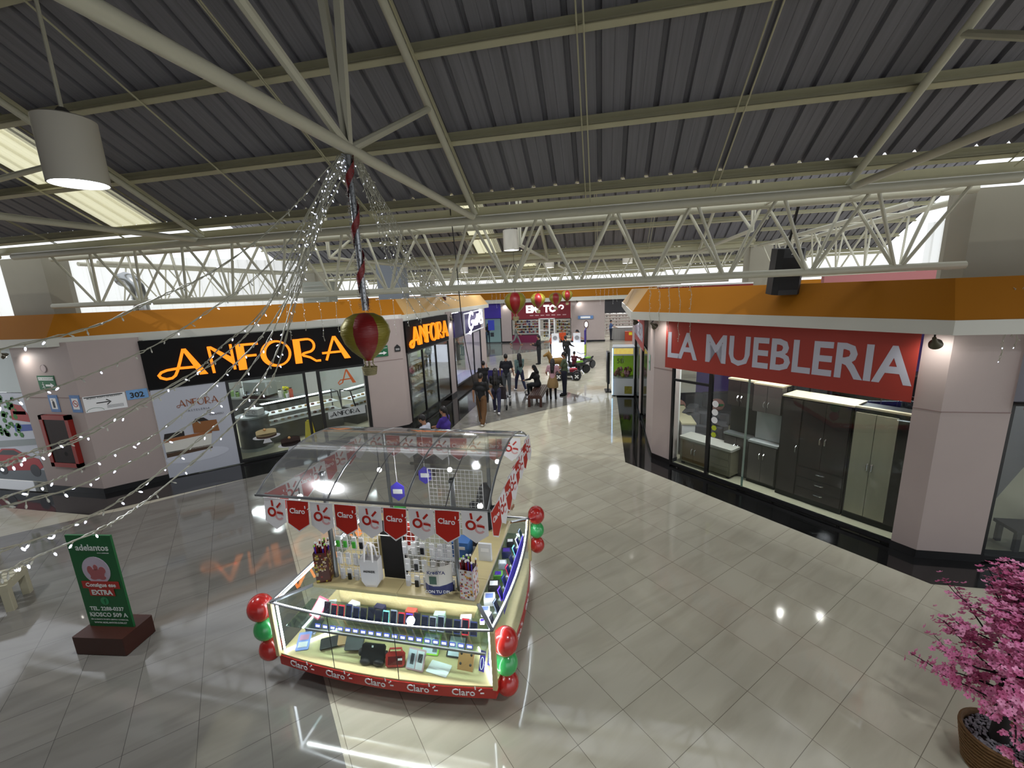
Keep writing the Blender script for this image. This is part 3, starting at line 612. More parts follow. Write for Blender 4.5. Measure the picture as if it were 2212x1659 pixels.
# pennants
PRED = mat('pennant_red', '#b3200f', .45); PPINK = mat('pennant_pink', '#dba9a9', .5); PWH = mat('pennant_white', '#e8e6e6', .5)
def pennant_protos():
    out = []
    w, h, p = .128, .245, .335
    for kind in (0, 1):
        b = MB(); b.mi = 0; pts = [(-w, 0), (w, 0), (w*1.0, -h), (0, -p), (-w, -h)]; R = Matrix.Rotation(math.pi/2, 4, 'X')
        b.prism([(x, y) for x, y in pts], -.002, 0)
        pn = b.build('pennant', PWH)
        if kind:
            b = MB(); q = [(-w*.95, -.003), (w*.95, -.003), (w*.94, -h+.004), (0, -p+.018), (-w*.94, -h+.004)]; b.prism(q, 0, .001); b.build('red_field', PRED, pn)
            claro(pn, Matrix.Translation((-.098, -.135, .0012)), .078, WHT)
        else:
            def ring(cx, cy, r0, r1, z, m, nm, a0=0, a1=360):
                b = MB(); N = 24
                for i in range(N):
                    a, c = [math.radians(a0+(a1-a0)*k/N) for k in (i, i+1)]
                    b.add([(cx+r1*math.cos(a), cy+r1*math.sin(a), z), (cx+r1*math.cos(c), cy+r1*math.sin(c), z), (cx+r0*math.cos(c), cy+r0*math.sin(c), z), (cx+r0*math.cos(a), cy+r0*math.sin(a), z)], [(3, 2, 1, 0)])
                b.build(nm, m, pn)
            ring(.045, -.18, .030, .052, .0010, PPINK, 'logo_faded_ring', 0, 330); ring(-.042, -.148, .028, .052, .0016, PRED, 'logo_ring')  # the pink ring is a faded print beside the red one
            b = MB(); b.bar((-.035, -.022, .002), (-.028, -.085, .002), .022, .001, up=(0, 0, 1)); b.bar((.070, -.045, .002), (.022, -.098, .002), .022, .001, up=(0, 0, 1)); b.bar((.022, -.150, .002), (.092, -.157, .002), .022, .001, up=(0, 0, 1)); b.build('logo_rays', PRED, pn)
        out.append(pn)
    return out
PROTO = pennant_protos()
def bunting(p0, p1, nrm, n, label, first=0, sag=.03):
    A, B = Vector(p0), Vector(p1); t = thing('bunting', label, 'bunting', A, group='red and white pennant strings round the canopy')
    MB().tube([A.lerp(B, k/8)-Vector((0, 0, sag*4*(k/8)*(1-k/8))) for k in range(9)], .003, 4).build('string', WHT, t)
    for i in range(n):
        f = (i+.5)/n; P = A.lerp(B, f)-Vector((0, 0, sag*4*f*(1-f))); src = PROTO[(i+first) % 2]
        M = wallM(P, nrm)@Matrix.Rotation(random.uniform(-.05, .05), 4, 'Y')@Matrix.Rotation(random.uniform(-.12, .02), 4, 'X')
        c = src.copy(); COL.objects.link(c); c.parent = t; c.matrix_local = MX[t.name].inverted()@M
        for ch in src.children: d = ch.copy(); COL.objects.link(d); d.parent = c
bunting((-3.44, 3.43, 2.185), (-1.03, 3.45, 2.185), (0, -1, .0), 9, 'string of red and white pennants along the front edge of the canopy')
bunting((-1.00, 3.47, 2.17), (-1.00, 5.5, 2.24), (1, -.1, 0), 8, 'string of red and white pennants along the right side of the canopy', 1)
bunting((-3.5, 3.55, 2.17), (-3.5, 5.4, 2.2), (1, -.25, 0), 8, 'string of red and white pennants along the left side of the canopy', 1)
bunting((-3.4, 5.42, 2.2), (-1.1, 5.42, 2.2), (0, -1, 0), 9, 'string of red and white pennants along the back of the canopy')
for p in PROTO:
    for c in list(p.children): bpy.data.objects.remove(c)
    bpy.data.objects.remove(p)
for x, y, w_ in ((-2.6, 4.3, 'left'), (-1.75, 4.4, 'middle'), (-1.25, 4.7, 'right'), (-1.15, 3.6, 'front right'), (-3.1, 3.55, 'front left')):
    t = thing('canopy_bulb', 'small white bulb under the kiosk canopy, '+w_, 'bulb', (x, y, 2.2)); zt = 2.45 if y > 4 else 2.25
    MB().ball((x, y, 2.15), .03, 10).build('bulb', mat('kiosk_bulb', '#ffffff', emit=10), t, True); MB().cyl((x, y, 2.17), (x, y, zt), .006, n=5).build('cord', BLK, t)
lamp('kiosk_light', 'POINT', (-2.3, 4.4, 2.05), 22, (.95, .98, 1), .05); lamp('kiosk_light', 'POINT', (-1.25, 4.3, 2.0), 8, (.95, .98, 1), .05); lamp('kiosk_light', 'POINT', (-2.2, 3.58, 1.9), 5, (1, .98, .95), .05)
# balloons
def balloons(pos, label, h0, r=.105, gap=.2, lean=0.):
    RB = mat('balloon_red', '#b3241f', .22, spec=.7, coat=.4); GB = mat('balloon_green', '#37a85a', .22, spec=.7, coat=.4)
    for i, (m, c) in enumerate(((RB, 'red'), (GB, 'green'), (RB, 'red'))):
        x, y, z = pos[0]+lean*i, pos[1], h0-gap*i; w_ = ('top', 'middle', 'bottom')[i]
        t = thing('balloon', f'{c} balloon, {w_} one of the three {label}', 'balloon', (x, y, z), group='balloons at the kiosk corners')
        k = r*(1.06, .96, .96)[i]
        MB().lathe([(k*math.sin(a)*(1-.12*(a > 2)), -k*1.13*math.cos(math.pi-a)) for a in [math.pi*j/14+.001 for j in range(15)]][::-1] if False else [(k*math.sin(math.pi*j/14)*(1.0 if j > 5 else .86+.14*j/6)+.0005, -k*1.15*math.cos(math.pi*j/14)) for j in range(15)], (x, y, z), 24).build('balloon_skin', m, t, True)
        MB().lathe([(.012, -k*1.15-.012), (.004, -k*1.15+.004)], (x, y, z), 8).build('knot', m, t)
balloons((KX1+.07, KY0+.20, 0), 'at the front right corner of the kiosk', .71, .124, .25, .0)
balloons((KX0-.22, KY0+.08, 0), 'at the front left corner of the kiosk', .84, .128, .26, .02)
balloons((KX1+.10, KY1+.05, 0), 'at the rear right corner of the kiosk', 1.03, .112, .235, 0)
# ------------------------------------------------------------------ goods on and in the kiosk
def cloud(n, x0, x1): return [x0+(x1-x0)*i/(n-1) for i in range(n)]
PH = [mat('phone_'+c, h, .25) for c, h in (('black', '#14161a'), ('navy', '#1c2445'), ('grey', '#5b6470'), ('teal', '#5fb7ae'), ('red', '#8a1f2a'), ('violet', '#4a2f9a'), ('white', '#d9dadf'))]
SCR = mat('screen_dark', '#0c0f18', .1)
def phone(M, col, label, group, w=.038, h=.078, scr=None):
    t = thing('mobile_phone', label, 'phone', M=M, group=group)
    b = MB(); b.box(-w, w, -.006, .006, 0, 2*h, bev=.005); b.build('body', col, t, local=True)
    b = MB(); b.box(-w*.86, w*.86, -.0075, -.006, .012, 2*h-.012); b.build('screen', scr or SCR, t, local=True)
    b = MB(); b.box(-w*.7, w*.7, .006, .05, 0, .012); b.build('stand', WHT, t, local=True); return t
names_c = ['black', 'navy', 'grey', 'teal', 'red', 'violet', 'white']
order = [0, 4, 4, 1, 1, 0, 0, 0, 3, 2, 4, 5, 0, 1, 2, 2, 0, 1, 4, 1]
xs = cloud(20, -3.02, -1.3)
for i, x in enumerate(xs):
    c = order[i]; nb = ['leftmost','second from the left','third from the left','fourth from the left','fifth from the left','sixth from the left','seventh from the left','eighth from the left','ninth from the left','tenth from the left','tenth from the right','ninth from the right','eighth from the right','seventh from the right','sixth from the right','fifth from the right','fourth from the right','third from the right','second from the right','rightmost'][i]
    phone(T(x, KY0+.24, .684, 0, -.35), PH[c], f'{names_c[c]} phone on the front case shelf, {nb}', 'phones on the glass shelf of the front case', h=.072 if i % 3 else .08)
    t = thing('price_tag', f'blue price tag on the shelf edge, {nb}', 'price tag', M=T(x+.01, KY0+.075, .686, 0, -.3), group='price tags of the front case')
    b = MB(); b.box(-.034, .034, -.002, .002, 0, .042); b.build('card', mat('tag_blue', '#31408f', .5), t, local=True); b = MB(); b.box(-.024, .024, -.003, -.002, .009, .032); b.build('number_field', WHT, t, local=True)
# plush boxes behind phones
for i, (x, cc, lb) in enumerate(((-2.75, '#dcdfe2', 'pale phone box behind the shelf phones at the left'), (-2.43, '#2d2f55', 'navy phone box behind the shelf phones'), (-2.05, '#d85d52', 'coral phone box behind the shelf phones'), (-1.72, '#b9e5d0', 'mint phone box behind the shelf phones'), (-1.42, '#e6e6ea', 'white earphone box at the right of the glass shelf'))):
    b = MB(); b.box(-.06, .06, -.035, .035, 0, .10, bev=.004); one(b, 'phone_box', mat('box%d' % i, cc, .5), lb, 'box', M=T(x, KY0+.38, .684, .1*(i-2)))
# lower level of the front case
def slabthing(nm, M, w, h, th, m, label, cat, parts=()):
    t = thing(nm, label, cat, M=M); b = MB(); b.box(-w/2, w/2, 0, h, 0, th, bev=.008); b.build('body', m, t, local=True)
    for (x0, x1, y0, y1, pm, pn) in parts: b = MB(); b.box(x0, x1, y0, y1, th, th+.002); b.build(pn, pm, t, local=True)
    return t
DK = mat('case_black', '#121214', .5); TAN = mat('case_tan', '#a5794a', .5); GRN = mat('case_lime', '#9bd33c', .4); CRD = mat('case_red', '#b2352f', .45); SCW = mat('lit_screen_white', '#c9d4dc', .2); BLUE = mat('pack_blue', '#7f93d8', .4)
zf = .357
slabthing('blister_pack', T(-3.26, KY0+.07, zf, .35, .35), .14, .2, .012, BLUE, 'pale blue cartoon printed case pack at the left of the display floor', 'case pack', [(-.05, .05, .03, .09, WHT, 'print'), (-.05, .05, .11, .17, mat('pack_pink', '#c98fb0', .5), 'print')])
slabthing('tablet_case', T(-3.17, KY0+.22, .66, -.3, .7), .16, .22, .012, mat('case_rose', '#c4566a', .5), 'rose framed white tablet leaning at the left of the glass case', 'tablet case', [(-.065, .065, .02, .2, SCW, 'screen')])
slabthing('tablet_case', T(-2.95, KY0+.13, zf+.02, .5, .15), .2, .14, .015, DK, 'black folded tablet case lying at the left of the display floor', 'tablet case')
slabthing('tablet_case', T(-2.78, KY0+.2, zf+.03, .35, .5), .2, .16, .02, TAN, 'tan leather tablet folder leaning in the front case', 'tablet case')
slabthing('tablet_case', T(-2.66, KY0+.14, zf+.03, .2, .6), .2, .15, .02, DK, 'black leather folder leaning beside the tan one', 'tablet case')
t = thing('tablet_stand', 'black rugged tablet case with handle knobs in the middle of the front case', 'tablet case', M=T(-2.38, KY0+.05, zf, .05, 1.05))
b = MB(); b.box(-.13, .13, 0, .19, 0, .03, bev=.02); b.build('shell', DK, t, local=True)
for sx in (-1, 1): MB().ball((sx*.075, .02, .03), (.06, .035, .03), 12).build('foot_knob', DK, t, True, local=True); MB().ball((sx*.145, .1, .015), (.025, .04, .02), 10).build('side_grip', DK, t, True, local=True)
b = MB(); b.box(-.02, .0, .155, .175, .03, .032); b.build('label_tag', WHT, t, local=True)
t = thing('tablet_case', 'red child tablet case with carrying handle in the front case', 'tablet case', M=T(-2.12, KY0+.06, zf, .22, 1.1))
b = MB(); b.box(-.1, .1, 0, .14, 0, .03, bev=.02); b.build('shell', CRD, t, local=True); MB().tube([(-.07, .13, .015), (-.06, .17, .015), (.06, .17, .015), (.07, .13, .015)], .011, 6).build('handle', CRD, t, True, local=True)
b = MB(); b.box(-.075, .075, .02, .1, .03, .032); b.build('window', mat('dark_red_insert', '#5b1616', .4), t, local=True); b = MB(); b.box(.03, .075, .06, .08, .033, .035); b.build('label_tag', WHT, t, local=True)
t = slabthing('tablet_case', T(-1.90, KY0+.045, zf, -.1, 1.0), .2, .2, .014, mat('case_pink', '#c9a4a8', .5), 'pink framed tablet showing a picture page, front middle of the case', 'tablet case', [(-.09, .0, .015, .185, SCW, 'screen'), (.01, .088, .015, .185, mat('screen_b', '#dfe3e6', .2), 'screen'), (-.06, -.02, .05, .15, mat('pic_dark', '#4b4e55', .3), 'picture'), (.025, .075, .08, .16, mat('pic_dark', '#4b4e55', .3), 'picture')])
slabthing('tablet_case', T(-1.82, KY0+.25, zf, .0, .75), .2, .21, .014, GRN, 'lime green framed tablet behind the pink one', 'tablet case', [(-.085, .085, .015, .195, SCW, 'screen'), (.03, .08, .03, .17, mat('pic_dark', '#4b4e55', .3), 'picture')])
slabthing('tablet_case', T(-1.53, KY0+.26, zf, .0, .75), .2, .21, .014, DK, 'black framed tablet at the right of the front case', 'tablet case', [(-.085, .085, .015, .195, SCW, 'screen'), (.03, .08, .03, .17, mat('pic_dark', '#4b4e55', .3), 'picture')])
slabthing('keyboard', T(-1.66, KY0+.03, zf, -.15, .08), .24, .14, .006, WHT, 'flat white keyboard lying on the display floor', 'keyboard')
t = slabthing('tablet_keyboard', T(-1.38, KY0+.14, zf, -.05, 1.0), .17, .17, .01, TAN, 'tan keyboard folder standing open at the right of the case', 'keyboard')
b = MB(); b.box(-.085, .085, -.12, 0, 0, .01); b.build('keyboard_leaf', TAN, t, local=True); b = MB(); b.box(-.075, .075, -.11, -.04, .01, .012); b.build('keys', mat('keys_black', '#1a1c22', .4), t, local=True)
for sx in (-.055, .055): MB().ball((sx, .14, .012), (.014, .014, .004), 8).build('stud', DK, t, True, local=True); MB().ball((sx, .05, .012), (.014, .014, .004), 8).build('stud', DK, t, True, local=True)
for i, (x, lb) in enumerate(((-1.2, 'white cable loop in a purple pack, near the right glass'), (-1.13, 'second white cable loop in a purple pack, at the right glass'))):
    t = thing('cable_pack', lb, 'cable', M=T(x, KY0+.13+.08*i, zf+.02, -.2, 1.2)); b = MB(); b.box(-.03, .03, 0, .2, 0, .006); b.build('card', mat('pack_purple', '#3d2f9c', .5), t, local=True)
    MB().tube([(.018*math.cos(a), .08+.06*math.sin(a), .01) for a in [k*math.pi/6 for k in range(12)]], .004, 5, closed=True).build('cable', WHT, t, True, local=True)
# right case: phones, boxes, a toy house pack
rows = [(3.62, 'white adapter and cable set', WHT, .05), (3.75, 'white box with a blue print', WHT, .09), (3.92, 'white box with a pink label', WHT, .12), (4.12, 'black speaker box', DK, .13), (4.32, 'green and black gadget box', mat('box_green', '#4e8a2d', .5), .11), (4.55, 'grey power bank box', mat('box_grey', '#9aa0a6', .5), .1), (4.78, 'navy gadget box', PH[1], .12), (5.02, 'black headset box', DK, .1)]
for y, lb, m, s in rows:
    t = thing('gadget_box', lb+' in the right case of the kiosk', 'box', M=T(-1.21, y, .81, .2)); b = MB(); b.box(-s/2, s/2, -s/2.2, s/2.2, 0, s*.75, bev=.005); b.build('carton', m, t, local=True)
    b = MB(); b.box(-s*.35, s*.35, -s*.3, s*.3, s*.75, s*.75+.002); b.build('label_print', random.choice([BLUE, mat('pack_pink', '#c98fb0', .5), WHT, PH[5]]), t, local=True)
for i, y in enumerate(cloud(9, 3.6, 5.2)):
    phone(T(-1.08, y, .81, 1.4, -.35), PH[(i*3+6) % 7], f'display phone in the right case of the kiosk, {["nearest to the viewer","second from the front","third from the front","fourth from the front","middle one","fourth from the back","third from the back","second from the back","farthest back"][i]}', 'phones in the right case', h=.07)
t = thing('purple_banner', 'purple printed strip along the glass of the right case', 'banner', (KX1-.02, 4.5, .5)); b = MB(); b.box(KX1-.028, KX1-.024, 3.9, 5.1, .7, .95); b.build('strip', mat('banner_purple', '#3a2bb0', .5), t)
t = thing('orange_board', 'orange printed board at the rear end of the right case', 'board', (-1.12, 5.38, .95)); b = MB(); b.add([(KX1-.02, KY1-.03, 1.0), (IX1, IY1, 1.08), (IX1, IY1-.05, 1.09), (KX1-.02, KY1-.1, 1.012)], [(0, 1, 2, 3)]); b.build('board', mat('board_orange', '#c2712e', .5), t)
# small items in the left case
for i, y in enumerate((3.7, 4.0, 4.3, 4.65)): 
    b = MB(); b.box(-.06, .06, -.1, .1, 0, .03, bev=.01); one(b, 'headphone_pack', WHT if i % 2 else PH[2], f'flat pack in the left case of the kiosk, {["nearest", "second", "third", "farthest"][i]}', 'pack', M=T(-3.3, y, .4, .4*i, .2), group='packs in the left case')
# on the counter: gift boxes with wrapping rolls, bag, flyer
def giftbox(x, y, w, d, h, m, spots, label, rz_=0., seed=1):
    R = random.Random(seed); t = thing('gift_box', label, 'gift box', M=T(x, y, 1.10, rz_)); b = MB(); b.box(-w/2, w/2, -d/2, d/2, 0, .004)
    for a, c, e, f in ((-w/2, w/2, -d/2, -d/2+.004), (-w/2, w/2, d/2-.004, d/2), (-w/2, -w/2+.004, -d/2, d/2), (w/2-.004, w/2, -d/2, d/2)): b.box(a, c, e, f, 0, h)
    b.build('carton', m, t, local=True)
    for k in range(5): 
        b = MB(); mm = spots[k % len(spots)]
        for j in range(9):
            u, v = R.uniform(-.42, .42), R.uniform(.04, .96)*h; r = R.uniform(.010, .02)
            pts = [(u*w+r*math.cos(a)*(.6+.4*(q % 2)), v+r*math.sin(a)*(.6+.4*(q % 2))) for q, a in enumerate([2*math.pi*q/8 for q in range(8)])]
            b.add([(p[0], -d/2-.001, p[1]) for p in pts], [tuple(range(8))])
            u = R.uniform(-.42, .42); pts = [(u*d+r*math.cos(a)*(.6+.4*(q % 2)), v+r*math.sin(a)*(.6+.4*(q % 2))) for q, a in enumerate([2*math.pi*q/8 for q in range(8)])]
            b.add([(w/2+.001, p[0], p[1]) for p in pts], [tuple(range(8))])
        b.build('printed_motif', mm, t, local=True)
    tt = None
    for k in range(16):
        a, c = R.uniform(-.36, .36)*w, R.uniform(-.36, .36)*d; tp = Vector((a*1.5, c*1.5, h+R.uniform(.05, .11)))
        q = thing('stick_toy', f'small figure stick standing in the {"brown printed" if seed == 1 else "flowered"} box, number {k+1}' if False else f'small wrapped stick with a white tip standing in the {"brown printed" if seed == 1 else "white flowered"} gift box', 'stick', M=T(x, y, 1.10, rz_), group=f'sticks in the {"brown" if seed == 1 else "flowered"} gift box')
        MB().cyl((a, c, .02), tp, .008, n=6).build('stick', [PH[4], PH[5], mat('brown_wrap', '#4b2418', .5), PH[4]][k % 4], q, local=True); MB().ball(tp, .013, 8).build('tip', WHT if k % 5 else mat('tip_green', '#9acb5a', .5), q, True, local=True)
giftbox(-3.03, 3.66, .15, .13, .36, mat('gift_brown', '#4d2216', .5), [mat('motif_yellow', '#b9a63a', .5), mat('motif_cream', '#d3c4a8', .5), mat('motif_red', '#8c2f22', .5)], 'tall brown gift box printed with hearts at the left end of the counter', .35, 1)
giftbox(-1.335, 3.65, .15, .14, .34, mat('gift_white', '#cfc9c6', .5), [mat('motif_rose', '#b05a5e', .5), mat('motif_ochre', '#c99334', .5), mat('motif_brown', '#4b2a24', .5)], 'tall white gift box printed with flowers at the right end of the counter', -.1, 2)
t = thing('shopping_bag', 'white paper shopping bag with black lettering on the kiosk counter', 'bag', M=T(-2.44, 3.655, 1.10, .05))
b = MB(); w, d, h = .105, .045, .33
b.add([(-w*.6, -d, 0), (w*.6, -d, 0), (w*.6, d, 0), (-w*.6, d, 0), (-w, -d, .07), (w, -d, .07), (w, d, .07), (-w, d, .07), (-w, -d*1.1, h), (w, -d*1.1, h), (w, d*1.1, h), (-w, d*1.1, h)], [(3,2,1,0), (0,1,5,4), (1,2,6,5), (2,3,7,6), (3,0,4,7), (4,5,9,8), (5,6,10,9), (6,7,11,10), (7,4,8,11)]); b.build('paper_body', PWH, t, local=True)
for dy in (-d*1.1, d*1.1): MB().tube([(-.045, dy, h-.02), (-.04, dy*.5, h+.12), (-.01, 0, h+.17), (.02, 0, h+.17), (.045, dy*.5, h+.12), (.05, dy, h-.02)], .012, 6).build('handle', PWH, t, True, local=True)
text('HONOR', .032, MX[t.name]@wallM((0, -d*1.06-.003, .18), (0, -1, 0)), mat('ink_black', '#0a0a0a', .5), t, bold=.02, spacing=1.15)
t = thing('flyer', 'curled cardboard flyer standing on the counter edge', 'flyer', M=T(-1.66, 3.61, 1.10, .12)@Matrix.Scale(1.28, 4))
F0 = [(-.11, .02), (-.075, -.012), (-.03, -.03), (.02, -.028), (.07, -.005), (.115, .03)]
for nm, z0, z1, m in (('cream_field', .10, .27, mat('flyer_cream', '#d9d5cb', .5)), ('blue_field', -.0, .10, mat('flyer_blue', '#232a63', .5))):
    b = MB(); n = len(F0); lo = [(x, y, z0 if nm != 'blue_field' else .02+.0*i) for i, (x, y) in enumerate(F0)]; b.add(lo+[(x, y, z1) for x, y in F0]+[(x, y+.002, z) for x, y, z in lo]+[(x, y+.002, z1) for x, y in F0], [(i, i+1, n+i+1, n+i) for i in range(n-1)]+[(2*n+i+1, 2*n+i, 3*n+i, 3*n+i+1) for i in range(n-1)]); b.build(nm, m, t, local=True)
b = MB(); b.add([(-.06, -.0305, .12), (.0, -.0345, .12), (.0, -.0345, .19), (-.06, -.0305, .19)], [(0, 1, 2, 3)]); b.build('picture', mat('flyer_green', '#41604f', .5), t, local=True)
text('KrediYA', .042, MX[t.name]@wallM((.0, -.036, .215), (0, -1, 0)), mat('ink_navy', '#25306b', .5), t, depth=.002, bold=.01)
text('CON TU DPI', .036, MX[t.name]@wallM((.0, -.036, .045), (0, -1, 0)), WHT, t, depth=.002, bold=.01)
# accessories hanging on the grids
R = random.Random(5)
for gi, (x0, x1) in enumerate(((-2.84, -2.56), (-2.04, -1.54))):
    for j, z in enumerate((1.62, 1.42, 1.22)):
        n = 4 if gi == 0 else 6
        for i in range(n):
            x = x0+(x1-x0)*i/(n-1)+R.uniform(-.01, .01); c = R.choice([WHT, WHT, DK, PH[6], PH[0], mat('pack_green', '#3fae2b', .5) if j == 0 else WHT])
            t = thing('accessory_pack', f'small hanging accessory pack on the {"left" if gi == 0 else "right"} wire grid, {["top", "middle", "bottom"][j]} row', 'accessory pack', M=T(x, 3.715, z, 0), group=f'packs on the {"left" if gi == 0 else "right"} grid, {["top","middle","bottom"][j]} row')
            b = MB(); b.box(-.028, .028, -.014, 0, -.14, 0, bev=.003); b.build('card', WHT, t, local=True); b = MB(); b.box(-.02, .02, -.03, -.014, -.12, -.05, bev=.004); b.build('blister', c, t, local=True); MB().cyl((0, .014, .0), (0, -.03, .004), .003, n=5).build('hook', WIRE, t, local=True)
# inside the kiosk seen through the canopy
for i, (x, y, z, sx, sy, sz, c, lb) in enumerate(((-2.55, 4.6, 0, .3, .3, 1.0, '#c7c9c7', 'white drawer unit inside the kiosk'), (-1.85, 4.55, 0, .5, .35, .95, '#8d8f90', 'grey shelf unit inside the kiosk'), (-1.72, 4.55, .955, .22, .18, .2, '#3e6fb0', 'blue box on the shelf unit inside the kiosk'), (-2.5, 4.6, 1.005, .16, .14, .24, '#b8392c', 'red and white carton inside the kiosk'), (-2.75, 4.95, 1.10, .14, .12, .22, '#3d9a46', 'green carton on the left counter'), (-1.33, 4.25, 1.1, .16, .03, .22, '#cfd1d2', 'grey laptop lid on the right counter'), (-2.62, 4.55, 1.005, .12, .12, .16, '#26434a', 'teal carton inside the kiosk'))):
    t = thing('storage_unit' if z == 0 else 'carton', lb, 'storage unit' if z == 0 else 'carton', M=T(x, y, z)); b = MB(); b.box(-sx/2, sx/2, -sy/2, sy/2, 0, sz, bev=.008); b.build('body', mat('kb%d' % i, c, .5), t, local=True)
    b = MB(); b.box(-sx*.3, sx*.3, -sy/2-.003, -sy/2, sz*.55, sz*.75); b.build('label_print', WHT, t, local=True)
for x, y, lb in ((-2.35, 5.0, 'upper purple hexagonal hanging sign inside the kiosk'), (-2.5, 4.5, 'lower purple hexagonal hanging sign inside the kiosk')):
    t = thing('hanging_sign', lb, 'sign', (x, y, 1.8)); M = wallM((x, y, 1.78), (.1, -1, 0)); b = MB(); b.prism([(.1*math.cos(a), .13*math.sin(a)) for a in [math.pi/6+k*math.pi/3 for k in range(6)]], 0, .005, M); b.build('panel', mat('banner_purple', '#3a2bb0', .5), t)
    b = MB(); b.box(-.06, .06, -.03, .03, .006, .008, M); b.build('print', WHT, t); MB().cyl((x, y, 1.9), (x, y, 2.4 if y < 4.8 else 2.42), .003, n=4).build('cord', WHT, t)
# ------------------------------------------------------------------ art deco lettering
def ribbon(b, pts, w, M, d, n=1):
    P = [Vector((x, y, 0)) for x, y in pts]; L = []; Rr = []
    for i, p in enumerate(P):
        t = (P[min(i+1, len(P)-1)]-P[max(i-1, 0)]).normalized(); q = Vector((-t.y, t.x, 0))*w/2; L.append(p+q); Rr.append(p-q)
    k = len(P); vs = [M@v for v in L+Rr]+[M@(v+Vector((0, 0, d))) for v in L+Rr]
    fs = []
    for i in range(k-1): fs += [(i, i+1, k+i+1, k+i), (2*k+i+1, 2*k+i, 3*k+i, 3*k+i+1), (i+1, i, 2*k+i, 2*k+i+1), (k+i, k+i+1, 3*k+i+1, 3*k+i)]
    fs += [(0, k, 3*k, 2*k), (2*k-1, k-1, 3*k-1, 4*k-1)]
    b.add(vs, fs)
def poly(b, pts, M, d): b.prism(pts, 0, d, M)
def arc(cx, cy, rx, ry, a0, a1, n=14): return [(cx+rx*math.cos(math.radians(a0+(a1-a0)*i/n)), cy+ry*math.sin(math.radians(a0+(a1-a0)*i/n))) for i in range(n+1)]
def deco_word(M, hgt, wid, depth, m, parent, first_swash=True):
    """the word ANFORA in thick and thin strokes; M: x along, y up, z out"""
    tw = .085; x = .38
    def S(): return M@Matrix.Diagonal((wid/6.35, hgt, 1, 1))
    S = S()
    for li, L in enumerate('ANFORA'):
        b = MB(); O = S@Matrix.Translation((x, 0, 0))
        if L == 'A':
            poly(b, [(.40, 1), (.52, 1), (1.02, 0), (.78, 0)], O, depth)
            if li == 0: ribbon(b, [(.44, .97), (.30, .55), (.18, .22)]+[(.10, .06), (.0, -.02), (-.16, -.04), (-.30, .03), (-.34, .12), (-.26, .22), (-.1, .28), (.2, .31), (.78, .30)], tw, O, depth)
            else: ribbon(b, [(.44, .97), (.30, .60), (.08, .0)], tw, O, depth); ribbon(b, [(-.05, .32), (.78, .32)], tw, O, depth)
            adv = 1.12
        elif L == 'N':
            ribbon(b, [(.08, 0), (.04, .98)], tw, O, depth); poly(b, [(.0, 1.0), (.12, 1.0), (.72, .50), (.72, .22)], O, depth); ribbon(b, [(.72, .05), (.70, 1.02)], tw, O, depth); adv = .84
        elif L == 'F':
            poly(b, [(0, 0), (.26, 0), (.26, 1), (0, 1)], O, depth); ribbon(b, [(.2, .96), (.72, .96)], tw, O, depth); ribbon(b, [(.2, .52), (.62, .52)], tw, O, depth); adv = .74
        elif L == 'O':
            N = 28; o = [(.52+.52*math.cos(2*math.pi*i/N), .5+.53*math.sin(2*math.pi*i/N)) for i in range(N)]; q = [(.57+.38*math.cos(2*math.pi*i/N), .5+.45*math.sin(2*math.pi*i/N)) for i in range(N)]
            vs = [O@Vector((*p, 0)) for p in o+q]+[O@Vector((*p, depth)) for p in o+q]; fs = []
            for i in range(N): j = (i+1) % N; fs += [(i, N+i, N+j, j), (2*N+i, 2*N+j, 3*N+j, 3*N+i), (i, j, 2*N+j, 2*N+i), (N+j, N+i, 3*N+i, 3*N+j)]
            b.add(vs, fs); adv = 1.14
        elif L == 'R':
            poly(b, [(0, 0), (.24, 0), (.24, 1), (0, 1)], O, depth); ribbon(b, [(.2, .96), (.45, .97)]+arc(.5, .70, .24, .27, 80, -90, 10)+[(.36, .40)]+arc(.37, .34, .08, .06, 90, 270, 5)+[(.55, .2), (.75, .03), (.92, .03)], tw, O, depth); adv = 1.05
        b.build('letter', m, parent); x += adv
ORG = mat('sign_orange', '#ff8a10', emit=1.15, ecol='#ff8a18'); ORGS = mat('decal_orange', '#c25f2c', .5); BRN = mat('print_brown', '#8a4a22', .5)
NL = Vector((1, -1, 0)).normalized(); NR = Vector((-1, -1, 0)).normalized()
def LWp(s, z=0, o=0): return Vector((-10.46, 7.79, z))+Vector((1, 1, 0)).normalized()*s+NL*o      # along the left front from its near pillar
def RWp(s, z=0, o=0): return Vector((1.56, 9.99, z))+Vector((1, -1, 0)).normalized()*s+NR*o     # along the right front from the corridor pillar
SBK = mat('sign_black', '#070607', .65, spec=.2)
def board(name, P0, P1, z0, z1, th, m, label, cat='sign'):
    """upright panel from P0 to P1 (outer face), thickness towards the wall"""
    t = thing(name, label, cat, (P0.x, P0.y, z0)); d = (P1-P0).normalized(); n = Vector((-d.y, d.x, 0))*th
    b = MB(); q = [Vector((P0.x, P0.y, z0)), Vector((P1.x, P1.y, z0)), Vector((P1.x, P1.y, z1)), Vector((P0.x, P0.y, z1))]
    b.add(q+[p+n for p in q], [(0, 1, 2, 3), (7, 6, 5, 4), (0, 4, 5, 1), (1, 5, 6, 2), (2, 6, 7, 3), (3, 7, 4, 0)]); b.build('panel', m, t); return t
t = board('shop_sign', LWp(.0, 0, .06), LWp(4.95, 0, .06), 2.27, 3.41, .12, SBK, 'long black shop sign with glowing orange deco letters over the cake shop front')
deco_word(wallM(LWp(.22, 2.50, .065), NL), .66, 4.42, .05, ORG, t)
0 and lamp('sign_glow', 'AREA', LWp(2.4, 2.85, .18), 9, (1, .42, .06), 3.6, aim=LWp(2.4, 1.5, 4), size_y=.5)
